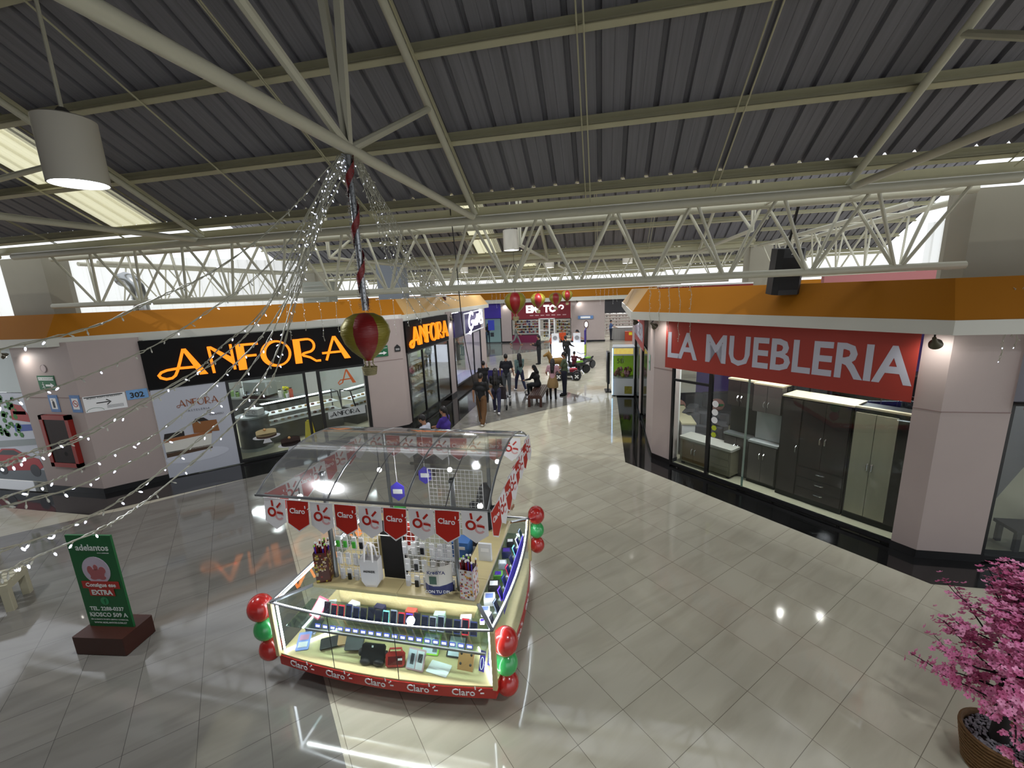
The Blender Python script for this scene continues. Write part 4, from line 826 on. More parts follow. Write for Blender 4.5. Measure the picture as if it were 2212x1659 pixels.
b = MB(); b.box(.0, 4.95, -.02, .02, 2.22, 2.28, T(*LWp(0)[:2], 0, math.pi/4)); struct(b.build('trim_left', BLK), 'black transom under the long sign')
t = board('shop_sign', Vector((-6.03, 12.38, 0)), Vector((-6.03, 16.15, 0)), 2.42, 3.41, .1, SBK, 'shorter black shop sign with orange deco letters on the corridor side')
deco_word(wallM((-6.02, 12.5, 2.58), (1, 0, 0)),   .62, 3.5, .07, ORG, t)
# large cake poster
t = board('poster', LWp(.02, 0, .03), LWp(1.5, 0, .03), .03, 2.24, .05, mat('poster_grey', '#b9bcc6', .4, noise=.06, nscale=1), 'large pale grey cake poster with brown lettering left of the shop window', 'poster')
PM = wallM(LWp(.02, .03, .035), NL)
deco_word(PM@Matrix.Translation((.42, 1.72, 0)), .17, .86, .003, BRN, t)
text('PASTELERIA', .07, PM@Matrix.Translation((.82, 1.58, 0)), mat('ink_grey', '#5c5a60', .5), t, depth=.002, spacing=1.4); text('TIRAMISU', .07, PM@Matrix.Translation((1.18, 1.40, 0)), MATS['ink_grey'], t, depth=.002)
for nm, pts, c in (('printed_dish', arc(.62, .45, .62, .16, 0, 360, 20)[:-1], '#c9ccd6'), ('printed_cake', [(.04, .62), (.9, .62), (.96, .95), (.04, .9)], '#d8d6cd'), ('printed_biscuit', [(.04, .9), (.96, .95), (.98, 1.02), (.04, .98)], '#9a5f35'), ('printed_nuts', [(.04, .52), (.92, .56), (.92, .66), (.04, .66)], '#4a3524'), ('printed_chocolate', [(.05, .99), (.44, 1.0), (.44, 1.12), (.08, 1.12)], '#1d1512'), ('printed_chocolate', [(.62, 1.02), (1.12, .98), (1.1, 1.28), (.62, 1.3)], '#8c5a30'), ('printed_chocolate', [(.64, 1.3), (.95, 1.29), (.86, 1.38), (.7, 1.38)], '#17110f')):
    b = MB(); b.prism([(x*1.05, y) for x, y in pts], .0005 if 'dish' in nm else .002, .004 if 'dish' not in nm else .0015, PM); b.build(nm, mat('pr_'+c, c, .5), t)
# window fronts (structure) of the cake shop
def window(name, P0, P1, z0, z1, n, label, fr=.045, bars=(), topbar=None):
    d = (P1-P0); L = d.length; d.normalize(); nn = Vector((-d.y, d.x, 0))
    M = Matrix((d, nn, Vector((0, 0, 1)))).transposed().to_4x4(); M.translation = Vector((P0.x, P0.y, 0))
    b = MB()
    for a in [0]+list(bars)+[L]: b.box(a-fr/2, a+fr/2, -.03, .03, z0, z1, M)
    b.box(0, L, -.028, .028, z0, z0+.06, M); b.box(0, L, -.028, .028, z1-.05, z1, M)
    if topbar: b.box(0, L, -.025, .025, topbar-.025, topbar+.025, M)
    o = struct(b.build(name, BLK), label)
    b = MB(); b.box(fr/2, L-fr/2, -.004, .004, z0+.06, z1-.05, M); g = b.build('glass_pane', SHOPGL, o); return o
window('window_1', LWp(1.53), LWp(3.32), .03, 2.25, NL, 'display window of the cake shop', .07)
window('door_1', LWp(3.68), LWp(4.98), .03, 2.25, NL, 'glass door of the cake shop', .09)
window('window_2', Vector((-6.1, 12.42, 0)), Vector((-6.1, 16.18, 0)), .15, 2.42, None, 'corridor window of the bakery', .05, bars=(1.2, 2.4))
# stickers on the glass
t = thing('window_sticker', 'orange deco letter stuck high on the glass door', 'sticker', LWp(4.55, 1.95, .03)); M0 = wallM(LWp(4.25, 1.75, .035), NL)
b = MB(); O = M0@Matrix.Diagonal((.42, .42, 1, 1)); poly(b, [(.40, 1), (.52, 1), (1.02, 0), (.78, 0)], O, .003); ribbon(b, [(.44, .97), (.30, .60), (.12, .1), (-.1, .0), (-.16, .12), (0, .3), (.78, .32)], .08, O, .003); b.build('decal', ORGS, t)
t = thing('window_sticker', 'pale grey sticker strip with lettering across the glass door', 'sticker', LWp(4.3, .95, .03)); b = MB(); b.prism([(0, 0), (1.05, 0), (1.05, .26), (0, .22)], 0, .003, wallM(LWp(3.8, .78, .035), NL)); b.build('strip', mat('sticker_grey', '#a8adad', .5), t)
deco_word(wallM(LWp(3.85, .84, .04), NL), .13, .85, .003, SBK, t)
def cake_sticker(s, z, w, body, rim, lb):
    t = thing('window_sticker', lb, 'sticker', LWp(s, z, .03)); M = wallM(LWp(s, z, .036), NL)
    for pts, c, nm in (([(x*w, y*w) for x, y in arc(0, 0, .6, .13, 0, 360, 20)[:-1]], '#d6d6d8', 'plate'), ([(-.1*w, -.1*w), (.1*w, -.1*w), (.2*w, -.32*w), (-.2*w, -.32*w)], '#c9c9cc', 'foot'),
                       ([(x*w, y*w) for x, y in arc(0, .02, .44, .12, 180, 360, 10)]+[(.44*w, .14*w), (-.44*w, .14*w)], rim, 'cake_base'), ([(-.44*w, .08*w)]+[(x*w, y*w) for x, y in arc(0, .1, .44, .1, 200, 340, 8)]+[(.44*w, .08*w), (.44*w, .3*w)]+[(x*w, y*w) for x, y in arc(0, .3, .44, .1, 0, 180, 10)]+[(-.44*w, .3*w)], body, 'cake_body')):
        b = MB(); b.prism(pts, .0, .002 if nm in ('plate', 'foot') else .004, M); b.build(nm, mat('cake_'+c, c, .5), t)
    b = MB(); b.ball(M@Vector((-.05*w, .36*w, .006)), .07*w, 8, M=Matrix.Diagonal((1, 1, 1))); b.build('topping', mat('cake_topping', '#c9975b', .5), t, True)
cake_sticker(2.20, .62, .55, '#cbb888', '#3a2216', 'printed cheesecake on a white stand stuck on the shop window')
cake_sticker(2.75, .27, .55, '#33201a', '#1f1310', 'printed chocolate cake on a white stand stuck low on the shop window')
# inside the cake shop
CTR = mat('counter_dark', '#3d3f3e', .35); CTRL = mat('counter_steel', '#9ea3a3', .3, .6)
def case(x, y, rz_, L, lb, h=1.15):
    t = thing('display_case', lb, 'display case', M=T(x, y, .012, rz_))
    b = MB(); b.box(0, L, 0, .7, 0, .55); b.build('base', CTR, t, local=True); b = MB(); b.box(0, L, .02, .68, .55, .57); b.box(0, L, .15, .68, .82, .83); b.build('shelf', WHT, t, local=True)
    b = MB(); b.add([(0, 0, .57), (L, 0, .57), (L, .18, h), (0, .18, h)], [(0, 1, 2, 3)]); b.add([(0, .18, h), (L, .18, h), (L, .68, h), (0, .68, h)], [(0, 1, 2, 3)]); b.build('glass', SHOPGL, t, local=True)
    b = MB()
    for a in (0, L): b.bar((a, 0, .57), (a, .18, h), .03); b.bar((a, .18, h), (a, .68, h), .03); b.bar((a, .68, .55), (a, .68, h), .03)
    b.bar((0, .18, h), (L, .18, h), .03); b.build('frame', BLK, t, local=True)
    b = MB(); b.box(.05, L-.05, .6, .66, h-.05, h-.02); b.build('light_tube', GLOW, t, local=True)
    for k in range(int(L/.2)):
        for (yy, zz) in ((.3, .57), (.4, .83)):
            q = thing('pastry', 'small pastry in the '+lb[:48], 'pastry', M=T(x, y, .012, rz_)@T(.12+k*.2, yy, zz), group='pastries in the '+lb[:40]); b = MB(); b.lathe([(.05, 0), (.06, .02), (.05, .045), (.02, .055)], n=9); b.build('pastry_body', mat('pastry_%d' % (k % 3), ('#b98a4a', '#6b3a22', '#d9c9a0')[k % 3], .6), q, local=True)
    return t
case(-9.7, 10.3, math.radians(60), 2.3, 'long glass cake counter behind the shop window')
case(-8.1, 12.4, math.radians(75), 2.6, 'rear glass cake counter seen through the door')
t = thing('round_counter', 'dark rounded counter end behind the printed cheesecake', 'counter', (-9.9, 10.0, .012)); MB().lathe([(.42, 0), (.42, .08), (.40, .1), (.40, .95)], (-9.9, 10.0, .012), 28).build('body', CTR, t, True); MB().lathe([(.43, .95), (.43, 1.0)], (-9.9, 10.0, .012), 28).build('worktop', CTRL, t, True); MB().lathe([(.425, .0), (.425, .09)], (-9.9, 10.0, .012), 28).build('kick_plate', CTRL, t, True)
t = thing('cake_box', 'white printed box on the counter end', 'box', (-9.85, 10.05, 1.02)); MB().box(-10.05, -9.6, 9.9, 10.15, 1.02, 1.2, bev=.01).build('carton', WHT, t); M = wallM((-9.83, 9.895, 1.05), (0, -1, 0)); b = MB()
for dx in (-.1, .1): ribbon(b, arc(dx, .06, .05, .05, 0, 330, 10), .008, M, .002)
b.build('print', DK, t)
t = thing('coffee_machine', 'steel coffee machine on the back counter of the cake shop', 'coffee machine', (-11.7, 12.4, .95))
MB().box(-12.2, -11.2, 12.1, 12.6, 1.05, 1.5, bev=.04).build('body', CTRL, t, True); MB().box(-12.15, -11.25, 12.0, 12.6, .95, 1.02).build('drip_tray', DK, t)
for x in (-12.0, -11.7, -11.4): MB().cyl((x, 12.06, 1.2), (x, 12.06, 1.08), .03, n=8).build('group_head', DK, t, True)
t = thing('back_counter', 'dark worktop along the back of the cake shop', 'counter', (-12, 12.4, .012)); MB().box(-13.4, -10.2, 12.1, 12.8, .012, .9).build('body', CTR, t); MB().box(-13.45, -10.15, 12.05, 12.85, .9, .95).build('worktop', CTRL, t)
Rn = random.Random(3)
for i in range(14):
    x = -13.3+i*.22; c = Rn.choice(['#c8ccca', '#8b8f8f', '#3b3d3c', '#d9d9d6', '#6f8f4a', '#b0503a'])
    if -12.4 < x < -11.0: continue
    t = thing('canister', f'small canister on the back counter, {["first","second","third","fourth","fifth","sixth","seventh","eighth","ninth","tenth","eleventh","twelfth","thirteenth","last"][i]} from the left', 'canister', (x, 12.3, .95), group='canisters on the back counter'); h_ = Rn.uniform(.15, .35)
    MB().lathe([(.06, 0), (.065, h_*.8), (.04, h_*.9), (.04, h_)], (x, 12.3, .95), 10).build('body', mat('can_'+c, c, .4), t, True); MB().lathe([(.045, h_), (.045, h_+.02)], (x, 12.3, .95), 10).build('lid', DK, t)
for i, z in enumerate((1.55, 1.95)):
    t = thing('wall_shelf', f'{["lower", "upper"][i]} steel shelf on the back wall of the cake shop', 'shelf', (-14.9, 12, z)); MB().box(-15.35, -14.95, 9.5, 14.5, z, z+.03).build('board', CTRL, t)
    for y in (9.8, 12, 14.2): MB().bar((-15.35, y, z-.18), (-15.0, y, z), .02).build('bracket', BLK, t)
    for k in range(10):
        y = 9.7+k*.5; q = thing('kitchen_box', f'container on the {["lower", "upper"][i]} wall shelf of the cake shop', 'container', (-15.15, y, z+.03), group=f'containers on the {["lower", "upper"][i]} wall shelf'); MB().box(-15.28, -15.02, y-.12, y+.12, z+.03, z+.2+.06*(k % 3), bev=.02).build('body', mat('can_'+['#c8ccca', '#8b8f8f', '#3b3d3c'][k % 3], ['#c8ccca', '#8b8f8f', '#3b3d3c'][k % 3], .4), q)
t = thing('flower_pot', 'yellow flowers on the back counter of the cake shop', 'flowers', (-10.6, 12.3, .95)); MB().lathe([(.05, 0), (.07, .14)], (-10.6, 12.3, .95), 12).build('pot', WHT, t)
for k in range(9): MB().ball((-10.6+Rn.uniform(-.1, .1), 12.3+Rn.uniform(-.1, .1), 1.2+Rn.uniform(0, .12)), .04, 7).build('blossom', mat('flower_yellow', '#c8c22c', .6), t, True)
# yellow wet floor sign behind the glass
YEL = mat('sign_yellow', '#d9c41e', .45)
p = LWp(3.35, 0, -.75); t = thing('wet_floor_sign', 'yellow folding wet floor sign inside the shop window', 'floor sign', (p.x, p.y, .012), math.radians(35))
for s_ in (-1, 1): b = MB(); b.slab([(-.16, s_*.17, 0), (.16, s_*.17, 0), (.09, s_*.02, .62), (-.09, s_*.02, .62)], .01); b.build('leaf', YEL, t, local=True)
b = MB(); b.add([(-.03, -.152, .08), (.03, -.152, .08), (.03, -.10, .3), (-.03, -.10, .3)], [(0, 1, 2, 3)]); b.build('warning_mark', DK, t, local=True); MB().box(-.05, .05, -.03, .03, .61, .66).build('handle', YEL, t, local=True)
# fridge shelves with bread behind the corridor window
for i in range(3):
    y0 = 12.55+i*1.2; t = thing('bread_rack', f'glass fronted bread rack behind the corridor window, {["nearest", "middle", "farthest"][i]} of three', 'rack', (-6.9, y0, .012))
    for z in (.2, .62, 1.04, 1.46, 1.88): MB().box(-7.2, -6.65, y0, y0+1.1, z, z+.025).build('shelf', CTRL, t)
    for y in (y0, y0+1.1): MB().bar((-6.66, y, .012), (-6.66, y, 2.2), .03).build('upright', mat('rack_steel', '#b9bdbd', .3, .7), t); MB().bar((-7.18, y, .012), (-7.18, y, 2.2), .03).build('upright', MATS['rack_steel'], t)
    for z in (.2, .62, 1.04, 1.46):
        for k in range(5):
            q = thing('bread_pack', f'wrapped loaf on the {["nearest", "middle", "farthest"][i]} bread rack', 'bread', (-6.9, y0+.12+k*.21, z+.025), group=f'loaves on the {["nearest", "middle", "farthest"][i]} bread rack')
            MB().ball((-6.9, y0+.14+k*.21, z+.11), (.2, .09, .085), 10).build('loaf', mat('bread_%d' % (k % 3), ('#a8946a', '#8b7a55', '#c9c2ae')[k % 3], .35), q, True)
# ------------------------------------------------------------------ signs on the left pillar (wall facing the viewer)
LY = 6.9
GRN2 = mat('exit_green', '#14603a', .5)
def plate(name, x0, x1, z0, z1, m, label, P=None, n=(0, -1, 0)):
    P = P if P is not None else (lambda x, z: Vector((x, LY-.004, z)))
    t = thing(name, label, 'sign', P(x0, z0)); M = wallM(P(x0, z0), n); b = MB(); b.box(0, x1-x0, 0, z1-z0, -.003, .008, M); b.build('plate', m, t); return t, M@Matrix.Translation((0, 0, .009))
def bx(M, x0, x1, y0, y1, m, t, nm, d=.002): b = MB(); b.box(x0, x1, y0, y1, 0, d, M); return b.build(nm, m, t)
def running_man(M, s, m, t):
    b = MB()
    for p in (((.0, .55), (.06, .3)), ((.06, .3), (.16, .15)), ((.16, .15), (.1, 0)), ((.06, .3), (-.05, .12)), ((-.05, .12), (-.16, .1)), ((.0, .52), (.14, .42)), ((.0, .52), (-.13, .42))): ribbon(b, [(p[0][0]*s, p[0][1]*s), (p[1][0]*s, p[1][1]*s)], .07*s, M, .002)
    b.prism([(.03*s+.06*s*math.cos(a), .65*s+.06*s*math.sin(a)) for a in [k*math.pi/4 for k in range(8)]], 0, .002, M); b.build('pictogram', m, t)
def arrow(M, x, y, L, h, m, t):
    b = MB(); b.prism([(x, y-h*.2), (x+L*.62, y-h*.2), (x+L*.62, y-h*.5), (x+L, y), (x+L*.62, y+h*.5), (x+L*.62, y+h*.2), (x, y+h*.2)], 0, .002, M); b.build('arrow', m, t)
t, M = plate('exit_sign', -12.29, -11.79, 2.46, 2.78, GRN2, 'green evacuation route sign with arrow on the left edge pillar'); bx(M, .03, .47, .215, .285, WHT, t, 'text_field'); text('RUTA DE EVACUACION', .045, M@Matrix.Translation((.25, .235, .002)), GRN2, t, depth=.001, bold=.01)
running_man(M@Matrix.Translation((.13, .03, 0)), .2, WHT, t); arrow(M, .2, .1, .25, .11, WHT, t)
BL2 = mat('sign_blue', '#5a7fb0', .5, noise=.25, nscale=9)
t, M = plate('extinguisher_sign', -12.13, -11.86, 1.95, 2.34, BL2, 'blue bordered fire extinguisher sign above the hose cabinet'); bx(M, .05, .22, .07, .32, WHT, t, 'white_field')
b = MB(); b.prism([(.1, .1), (.165, .1), (.165, .22), (.15, .25), (.115, .25), (.1, .22)], .002, .004, M); ribbon(b, [(.13, .25), (.13, .285), (.09, .27)], .014, M, .004); b.build('pictogram', DK, t)
t, M = plate('no_smoking_sign', -11.50, -11.22, 1.95, 2.34, BL2, 'blue bordered no smoking sign near the pillar corner'); bx(M, .05, .23, .07, .32, WHT, t, 'white_field')
b = MB(); ribbon(b, arc(.14, .2, .07, .07, 0, 360, 20), .016, Matrix(M)@Matrix.Translation((0, 0, .002)), .002); ribbon(b, [(.09, .25), (.19, .15)], .014, M@Matrix.Translation((0, 0, .002)), .002); b.build('prohibition_ring', mat('ring_red', '#b23a34', .5), t); b = MB(); ribbon(b, [(.1, .2), (.18, .2)], .014, M@Matrix.Translation((0, 0, .0018)), .001); b.build('pictogram', DK, t)
LP2 = lambda s, z: LWp(-s, z, .008)
Wn = NL
# the 45 degree face of the pillar runs from (-11.2, 6.9) to (-10.46, 7.79)
d45 = (Vector((-10.46, 7.79, 0))-Vector((-11.2, 6.9, 0))).normalized(); n45 = Vector((d45.y, -d45.x, 0))
PP = lambda s, z: Vector((-11.2, 6.9, z))+d45*s+n45*.004
t = thing('direction_sign', 'white notice with a black arrow on the angled pillar face', 'sign', PP(.03, 1.93)); M = wallM(PP(.03, 1.93), n45); b = MB(); b.box(0, .70, 0, .36, 0, .008, M); b.build('plate', WHT, t); M = M@Matrix.Translation((0, 0, .009))
b = MB(); b.box(.02, .66, .325, .345, 0, .001, M); b.build('text_bar', DK, t); text('MUJERES  PUNTO DE REUNION', .04, M@Matrix.Translation((.34, .295, 0)), DK, t, depth=.001, bold=.01); b = MB(); ribbon(b, [(.2, .19), (.42, .19)], .022, M, .002); ribbon(b, [(.37, .25), (.44, .19), (.37, .13)], .022, M, .002); b.build('arrow', DK, t)
for k in range(4): bx(M, .36, .64, .05+k*.018, .056+k*.018, DK, t, 'text_line', .001)
b = MB(); ribbon(b, arc(.16, .02, .14, .07, 0, 180, 12), .008, M, .001); b.build('logo_arc', GRN2, t)
t = thing('number_sign', 'blue sign with the number 302 on the angled pillar face', 'sign', PP(.75, 2.09)); M = wallM(PP(.75, 2.09), n45); b = MB(); b.box(0, .38, 0, .22, 0, .008, M); b.build('plate', mat('sign_blue2', '#6f9fd0', .5, noise=.25, nscale=9), t); text('302', .17, M@Matrix.Translation((.18, .04, .009)), DK, t, depth=.002, bold=.03)
t = thing('round_plate', 'small round cover plate above the exit sign', 'cover plate', (-12.03, 6.89, 2.94)); MB().lathe([(.085, 0), (.075, .012)], (-12.03, 6.9, 2.94), 24, M=Matrix.Rotation(math.pi/2, 3, 'X')).build('disc', mat('plate_mauve', '#b3a3a2', .5), t, True); MB().tube([(-12.03+.085*math.cos(a), 6.893, 2.94+.085*math.sin(a)) for a in [k*math.pi/12 for k in range(24)]], .006, 5, closed=True).build('rim', mat('grey_rim', '#8d8484', .5), t, True)
RC_ = mat('cabinet_red', '#8e2019', .4)
t = thing('hose_cabinet', 'red fire hose cabinet with glass door on the left pillar', 'cabinet', (-12.02, 6.85, .66)); b = MB()
for a, c, e, f in ((-12.44, -11.58, .66, .76), (-12.44, -11.58, 1.79, 1.89), (-12.44, -12.34, .66, 1.89), (-11.68, -11.58, .66, 1.89)): b.box(a, c, 6.80, 6.895, e, f)
b.build('frame', RC_, t); MB().box(-12.35, -11.67, 6.88, 6.893, .75, 1.8).build('back', mat('cabinet_inside', '#2c1416', .5), t); MB().box(-12.34, -11.68, 6.815, 6.82, .76, 1.79).build('door_glass', glassmat('cabinet_glass', '#8d8486', .0, .15), t)
MB().lathe([(.2, 0), (.2, .05), (.05, .055)], (-11.93, 6.875, .98), 24, M=Matrix.Rotation(math.pi/2, 3, 'X')).build('hose_reel', mat('hose_white', '#a7aaa6', .6), t, True); MB().box(-12.28, -12.12, 6.85, 6.87, 1.02, 1.2).build('label_plate', WHT, t)
# second evacuation sign and small black plate on the pillar of the cake shop
t = thing('exit_sign', 'green evacuation sign with arrow behind the hanging balloon', 'sign', LWp(5.2, 2.4)); M = wallM(LWp(5.22, 2.42, .012), NL); b = MB(); b.box(0, .5, 0, .32, 0, .008, M); b.build('plate', GRN2, t); M = M@Matrix.Translation((0, 0, .009)); text('RUTA DE EVACUACION', .042, M@Matrix.Translation((.25, .235, 0)), WHT, t, depth=.001, bold=.01); arrow(M, .18, .1, .28, .11, WHT, t); running_man(M@Matrix.Translation((.11, .03, 0)), .2, WHT, t)
t = thing('number_plate', 'small black plate at the right edge of the middle pillar', 'sign', LWp(5.93, 2.55)); M = wallM(LWp(5.93, 2.52, .012), NL); b = MB(); b.prism([(0, 0), (.18, 0), (.18, .14), (.09, .22), (0, .14)], 0, .006, M); b.build('plate', DK, t); bx(M@Matrix.Translation((0, 0, .007)), .03, .15, .04, .1, mat('grey_print', '#8d8d8d', .5), t, 'print')
# picture wall at the far left: printed street scene with a red vintage car
t = board('mural_board', Vector((-15.5, 6.98, 0)), Vector((-12.95, 6.98, 0)), .16, 2.35, .06, mat('mural_sky', '#c8ccd6', .5, noise=.1, nscale=2), 'printed mural with green tree and red vintage car at the left edge', 'mural')
M = wallM((-15.5, 6.975, .16), (0, -1, 0))
for nm, c, pts in (('printed_road', '#6c7276', [(0, .0), (2.5, 0), (2.5, .3), (0, .42)]), ('printed_wall', '#8f9799', [(0, .72), (2.5, .95), (2.5, 1.1), (0, .9)]), ('printed_bus', '#3d55a0', [(1.9, 1.25), (2.5, 1.3), (2.5, 1.45), (1.9, 1.42)]), ('printed_kiosk', '#a3282a', [(1.9, 1.55), (2.45, 1.5), (2.5, 1.62), (2.3, 1.9), (1.95, 1.95)]), ('printed_roof', '#d8d4cf', [(2.0, 1.68), (2.4, 1.68), (2.4, 1.76), (2.0, 1.76)])):
    b = MB(); b.prism(pts, .0005, .0015 if 'road' in nm else .002, M); b.build(nm, mat('mu_'+c, c, .5), t)
b = MB(); Rm = random.Random(2)
for k in range(60): x, y = Rm.uniform(1.3, 2.1), Rm.uniform(1.15, 2.1); r = Rm.uniform(.03, .08); b.prism([(x+r*math.cos(a), y+r*math.sin(a)) for a in [q*math.pi/3 for q in range(6)]], .002, .003, M)
b.build('printed_foliage', mat('mu_green', '#3c7a34', .6), t)
b = MB(); b.prism([(.5, .35), (1.0, .62), (1.25, .8), (1.7, .82), (2.05, .66), (2.4, .58), (2.47, .38), (2.3, .3), (1.0, .22), (.6, .24)], .003, .005, M); b.build('printed_car', mat('mu_red', '#a3202a', .4), t)
b = MB(); b.prism([(1.08, .64), (1.3, .77), (1.65, .78), (1.9, .66)], .005, .006, M); b.build('printed_windscreen', mat('mu_dark', '#20242c', .4), t)
for x in (1.1, 2.18): b = MB(); b.prism([(x+.16*math.cos(a), .28+.16*math.sin(a)) for a in [q*math.pi/8 for q in range(16)]], .005, .007, M); b.build('printed_wheel', MATS['mu_dark'], t)
board('upper_panel', Vector((-15.5, 6.99, 0)), Vector((-12.93, 6.99, 0)), 2.37, 3.42, .05, mat('panel_pale', '#c3cccb', .5), 'plain pale panel above the street mural at the left edge', 'panel')
# ------------------------------------------------------------------ furniture shop front
BRED = mat('banner_red', '#9a2f22', .55, noise=.05, nscale=2); BWH = mat('banner_white', '#b9bac6', .55)
t = board('shop_banner', RWp(-.12, 0, .13), RWp(4.10, 0, .13), 2.36, 3.42, .01, BRED, 'long red banner with big white capitals over the furniture shop', 'banner')
def text_fit(s, w, h, M, m, parent, bold=.02, depth=.003, **k):
    o = text(s, 1, Matrix.Identity(4), m, parent, bold=bold, align='LEFT', **k); key = (s, bold, 'LEFT', k.get('shear', 0.), k.get('spacing', 1.)); V, F = _TC[key]
    bpy.data.objects.remove(o)
    x0 = min(v.x for v in V); x1 = max(v.x for v in V); y0 = min(v.y for v in V); y1 = max(v.y for v in V)
    b = MB(); b.add([M@Vector(((v.x-x0)/(x1-x0)*w, (v.y-y0)/(y1-y0)*h, (v.z+.02)/.04*depth)) for v in V], F); return b.build('lettering', m, parent)
text_fit('LA MUEBLERIA', 4.14, .575, wallM(RWp(-.06, 2.59, .132), NR), BWH, t, bold=.022)
o = window('window_3', RWp(.03), RWp(.93), .04, 2.42, NR, 'left display window of the furniture shop', .055, topbar=2.08)
o = window('window_4', RWp(.97), RWp(4.15), .04, 2.42, NR, 'frameless wide display window of the furniture shop', .02)
b = MB(); M = wallM(RWp(1.72, 0, .0), NR); b.box(-.02, .02, .05, 2.4, -.006, .006, M); b.build('pane_joint', glassmat('joint_glass', '#9fc0b4', .25, dens=.3), o)
t = thing('door_stickers', 'column of round white and lime stickers on the black mullion', 'sticker', RWp(1.02, 1.2, .05)); 
for k, (z, m_) in enumerate(((1.72, WHT), (1.54, WHT), (1.37, WHT), (1.20, 0), (1.05, 0))):
    b = MB(); r = .07 if m_ else .06; b.prism([(r*math.cos(a), r*math.sin(a)) for a in [q*math.pi/(8 if m_ else 3) for q in range(16 if m_ else 6)]], 0, .002, wallM(RWp(1.08, z, .04), NR)); b.build('sticker', m_ or mat('lime', '#b6c42c', .5), t)
DW = mat('dark_oak', '#332c2c', .35, noise=.3, nscale=2, stretch=(6, 6, .5)); PO = mat('pale_oak', '#a39e88', .4, noise=.12, nscale=2, stretch=(5, 5, .4)); GW = mat('grey_oak', '#57514f', .4, noise=.15, nscale=2, stretch=(6, 6, .5)); MAR = mat('marble_top', '#b5b8b8', .2, noise=.25, nscale=2.2); CHR = mat('chrome', '#d5d7d9', .15, 1); CRM = mat('cream_edge', '#c9c0a0', .5)
def furn(name, P, n, label, cat): return thing(name, label, cat, M=Matrix(((-n[1], n[0]*-1, 0, P.x), (n[0], -n[1], 0, P.y), (0, 0, 1, P.z), (0, 0, 0, 1))))
# local frame: x along the front (to the right seen from the hall), y into the shop
def place(P, lbl, cat, name, ang=-math.pi/4): return thing(name, lbl, cat, M=T(P.x, P.y, .05, ang))
def handle(t, par, x, z, v=True, L=.14):
    P = [(x, -.012, z-L/2), (x, -.045, z-L/3), (x, -.045, z+L/3), (x, -.012, z+L/2)] if v else [(x-L/2, -.012, z), (x-L/3, -.045, z), (x+L/3, -.045, z), (x+L/2, -.012, z)]
    MB().tube(P, .012, 6).build('handle', CHR, par, True, local=True)
def door_(t, x0, x1, z0, z1, m, hx=None, hz=None, nm='door', v=True):
    b = MB(); b.box(x0+.004, x1-.004, -.02, 0, z0+.004, z1-.004); d = b.build(nm, m, t, local=True)
    if hx is not None: handle(t, d, hx, hz, v)
    return d
# dark three door wardrobe
t = place(RWp(2.19, 0, -.36), 'dark oak wardrobe with long doors and three drawers, left of the pale one', 'wardrobe', 'wardrobe'); W = 1.10; Hh = 1.98
MB().box(0, W, 0, .5, 0, Hh).build('carcass', BLK, t, local=True); MB().box(-.01, W+.02, -.02, .52, Hh, Hh+.03).build('cornice', CRM, t, local=True)
door_(t, .02, .34, .1, Hh-.02, DW, .30, 1.0); door_(t, .36, .72, .72, Hh-.02, DW, .68, 1.25); door_(t, .72, W-.02, .72, Hh-.02, DW, .76, 1.25)
for k in range(3): door_(t, .36, W-.02, .1+k*.2, .29+k*.2, DW, .73, .22+k*.2, 'drawer', False)
# pale two door wardrobe
t = place(RWp(3.31, 0, -.36), 'pale oak two door wardrobe in a black carcass, rightmost in the window', 'wardrobe', 'wardrobe'); W = .84
MB().box(0, W, 0, .5, 0, Hh).build('carcass', BLK, t, local=True); MB().box(.0, W, .02, .1, Hh, Hh+.03).build('cornice', CRM, t, local=True)
door_(t, .02, .30, .12, Hh-.06, PO, .27, 1.0); door_(t, .30, .58, .12, Hh-.06, PO, .33, 1.0)
# kitchen cupboards
def cupboard(s, dm, topm, label, split, mar=False, o=-.35, ang=-math.pi/4):
    t = place(RWp(s, 0, o), label, 'cupboard', 'kitchen_cupboard', ang); W = .56
    MB().box(0, W, 0, .42, 0, .88).build('lower_carcass', BLK, t, local=True); MB().box(0, W, .2, .42, .92, 2.1).build('upper_carcass', BLK, t, local=True)
    MB().box(-.01, W+.01, -.03, .43, .88, .92).build('worktop', topm, t, local=True); MB().box(0, W, .0, .42, 2.1, 2.13).build('top_board', CRM, t, local=True)
    if mar: MB().box(.02, W-.02, .185, .2, .93, 1.5).build('splashback', MAR, t, local=True)
    for x0, x1, hx in ((.01, W/2, W/2-.04), (W/2, W-.01, W/2+.04)):
        door_(t, x0, x1, .08, .86, dm, hx, .62)
        b = MB(); b.box(x0+.004, x1-.004, .0, .19, 1.55, 2.09); d = b.build('upper_door', dm, t, local=True); MB().tube([(hx, -.002, 1.65), (hx, -.035, 1.68), (hx, -.035, 1.74), (hx, -.002, 1.77)], .009, 6).build('handle', CHR, d, True, local=True)
    return t
cupboard(.98, DW, CTRL, 'dark kitchen cupboard with grey worktop behind the glass', True, o=-.55); cupboard(1.57, GW, MAR, 'grey kitchen cupboard with marble splashback and worktop', True, True, o=-.45)
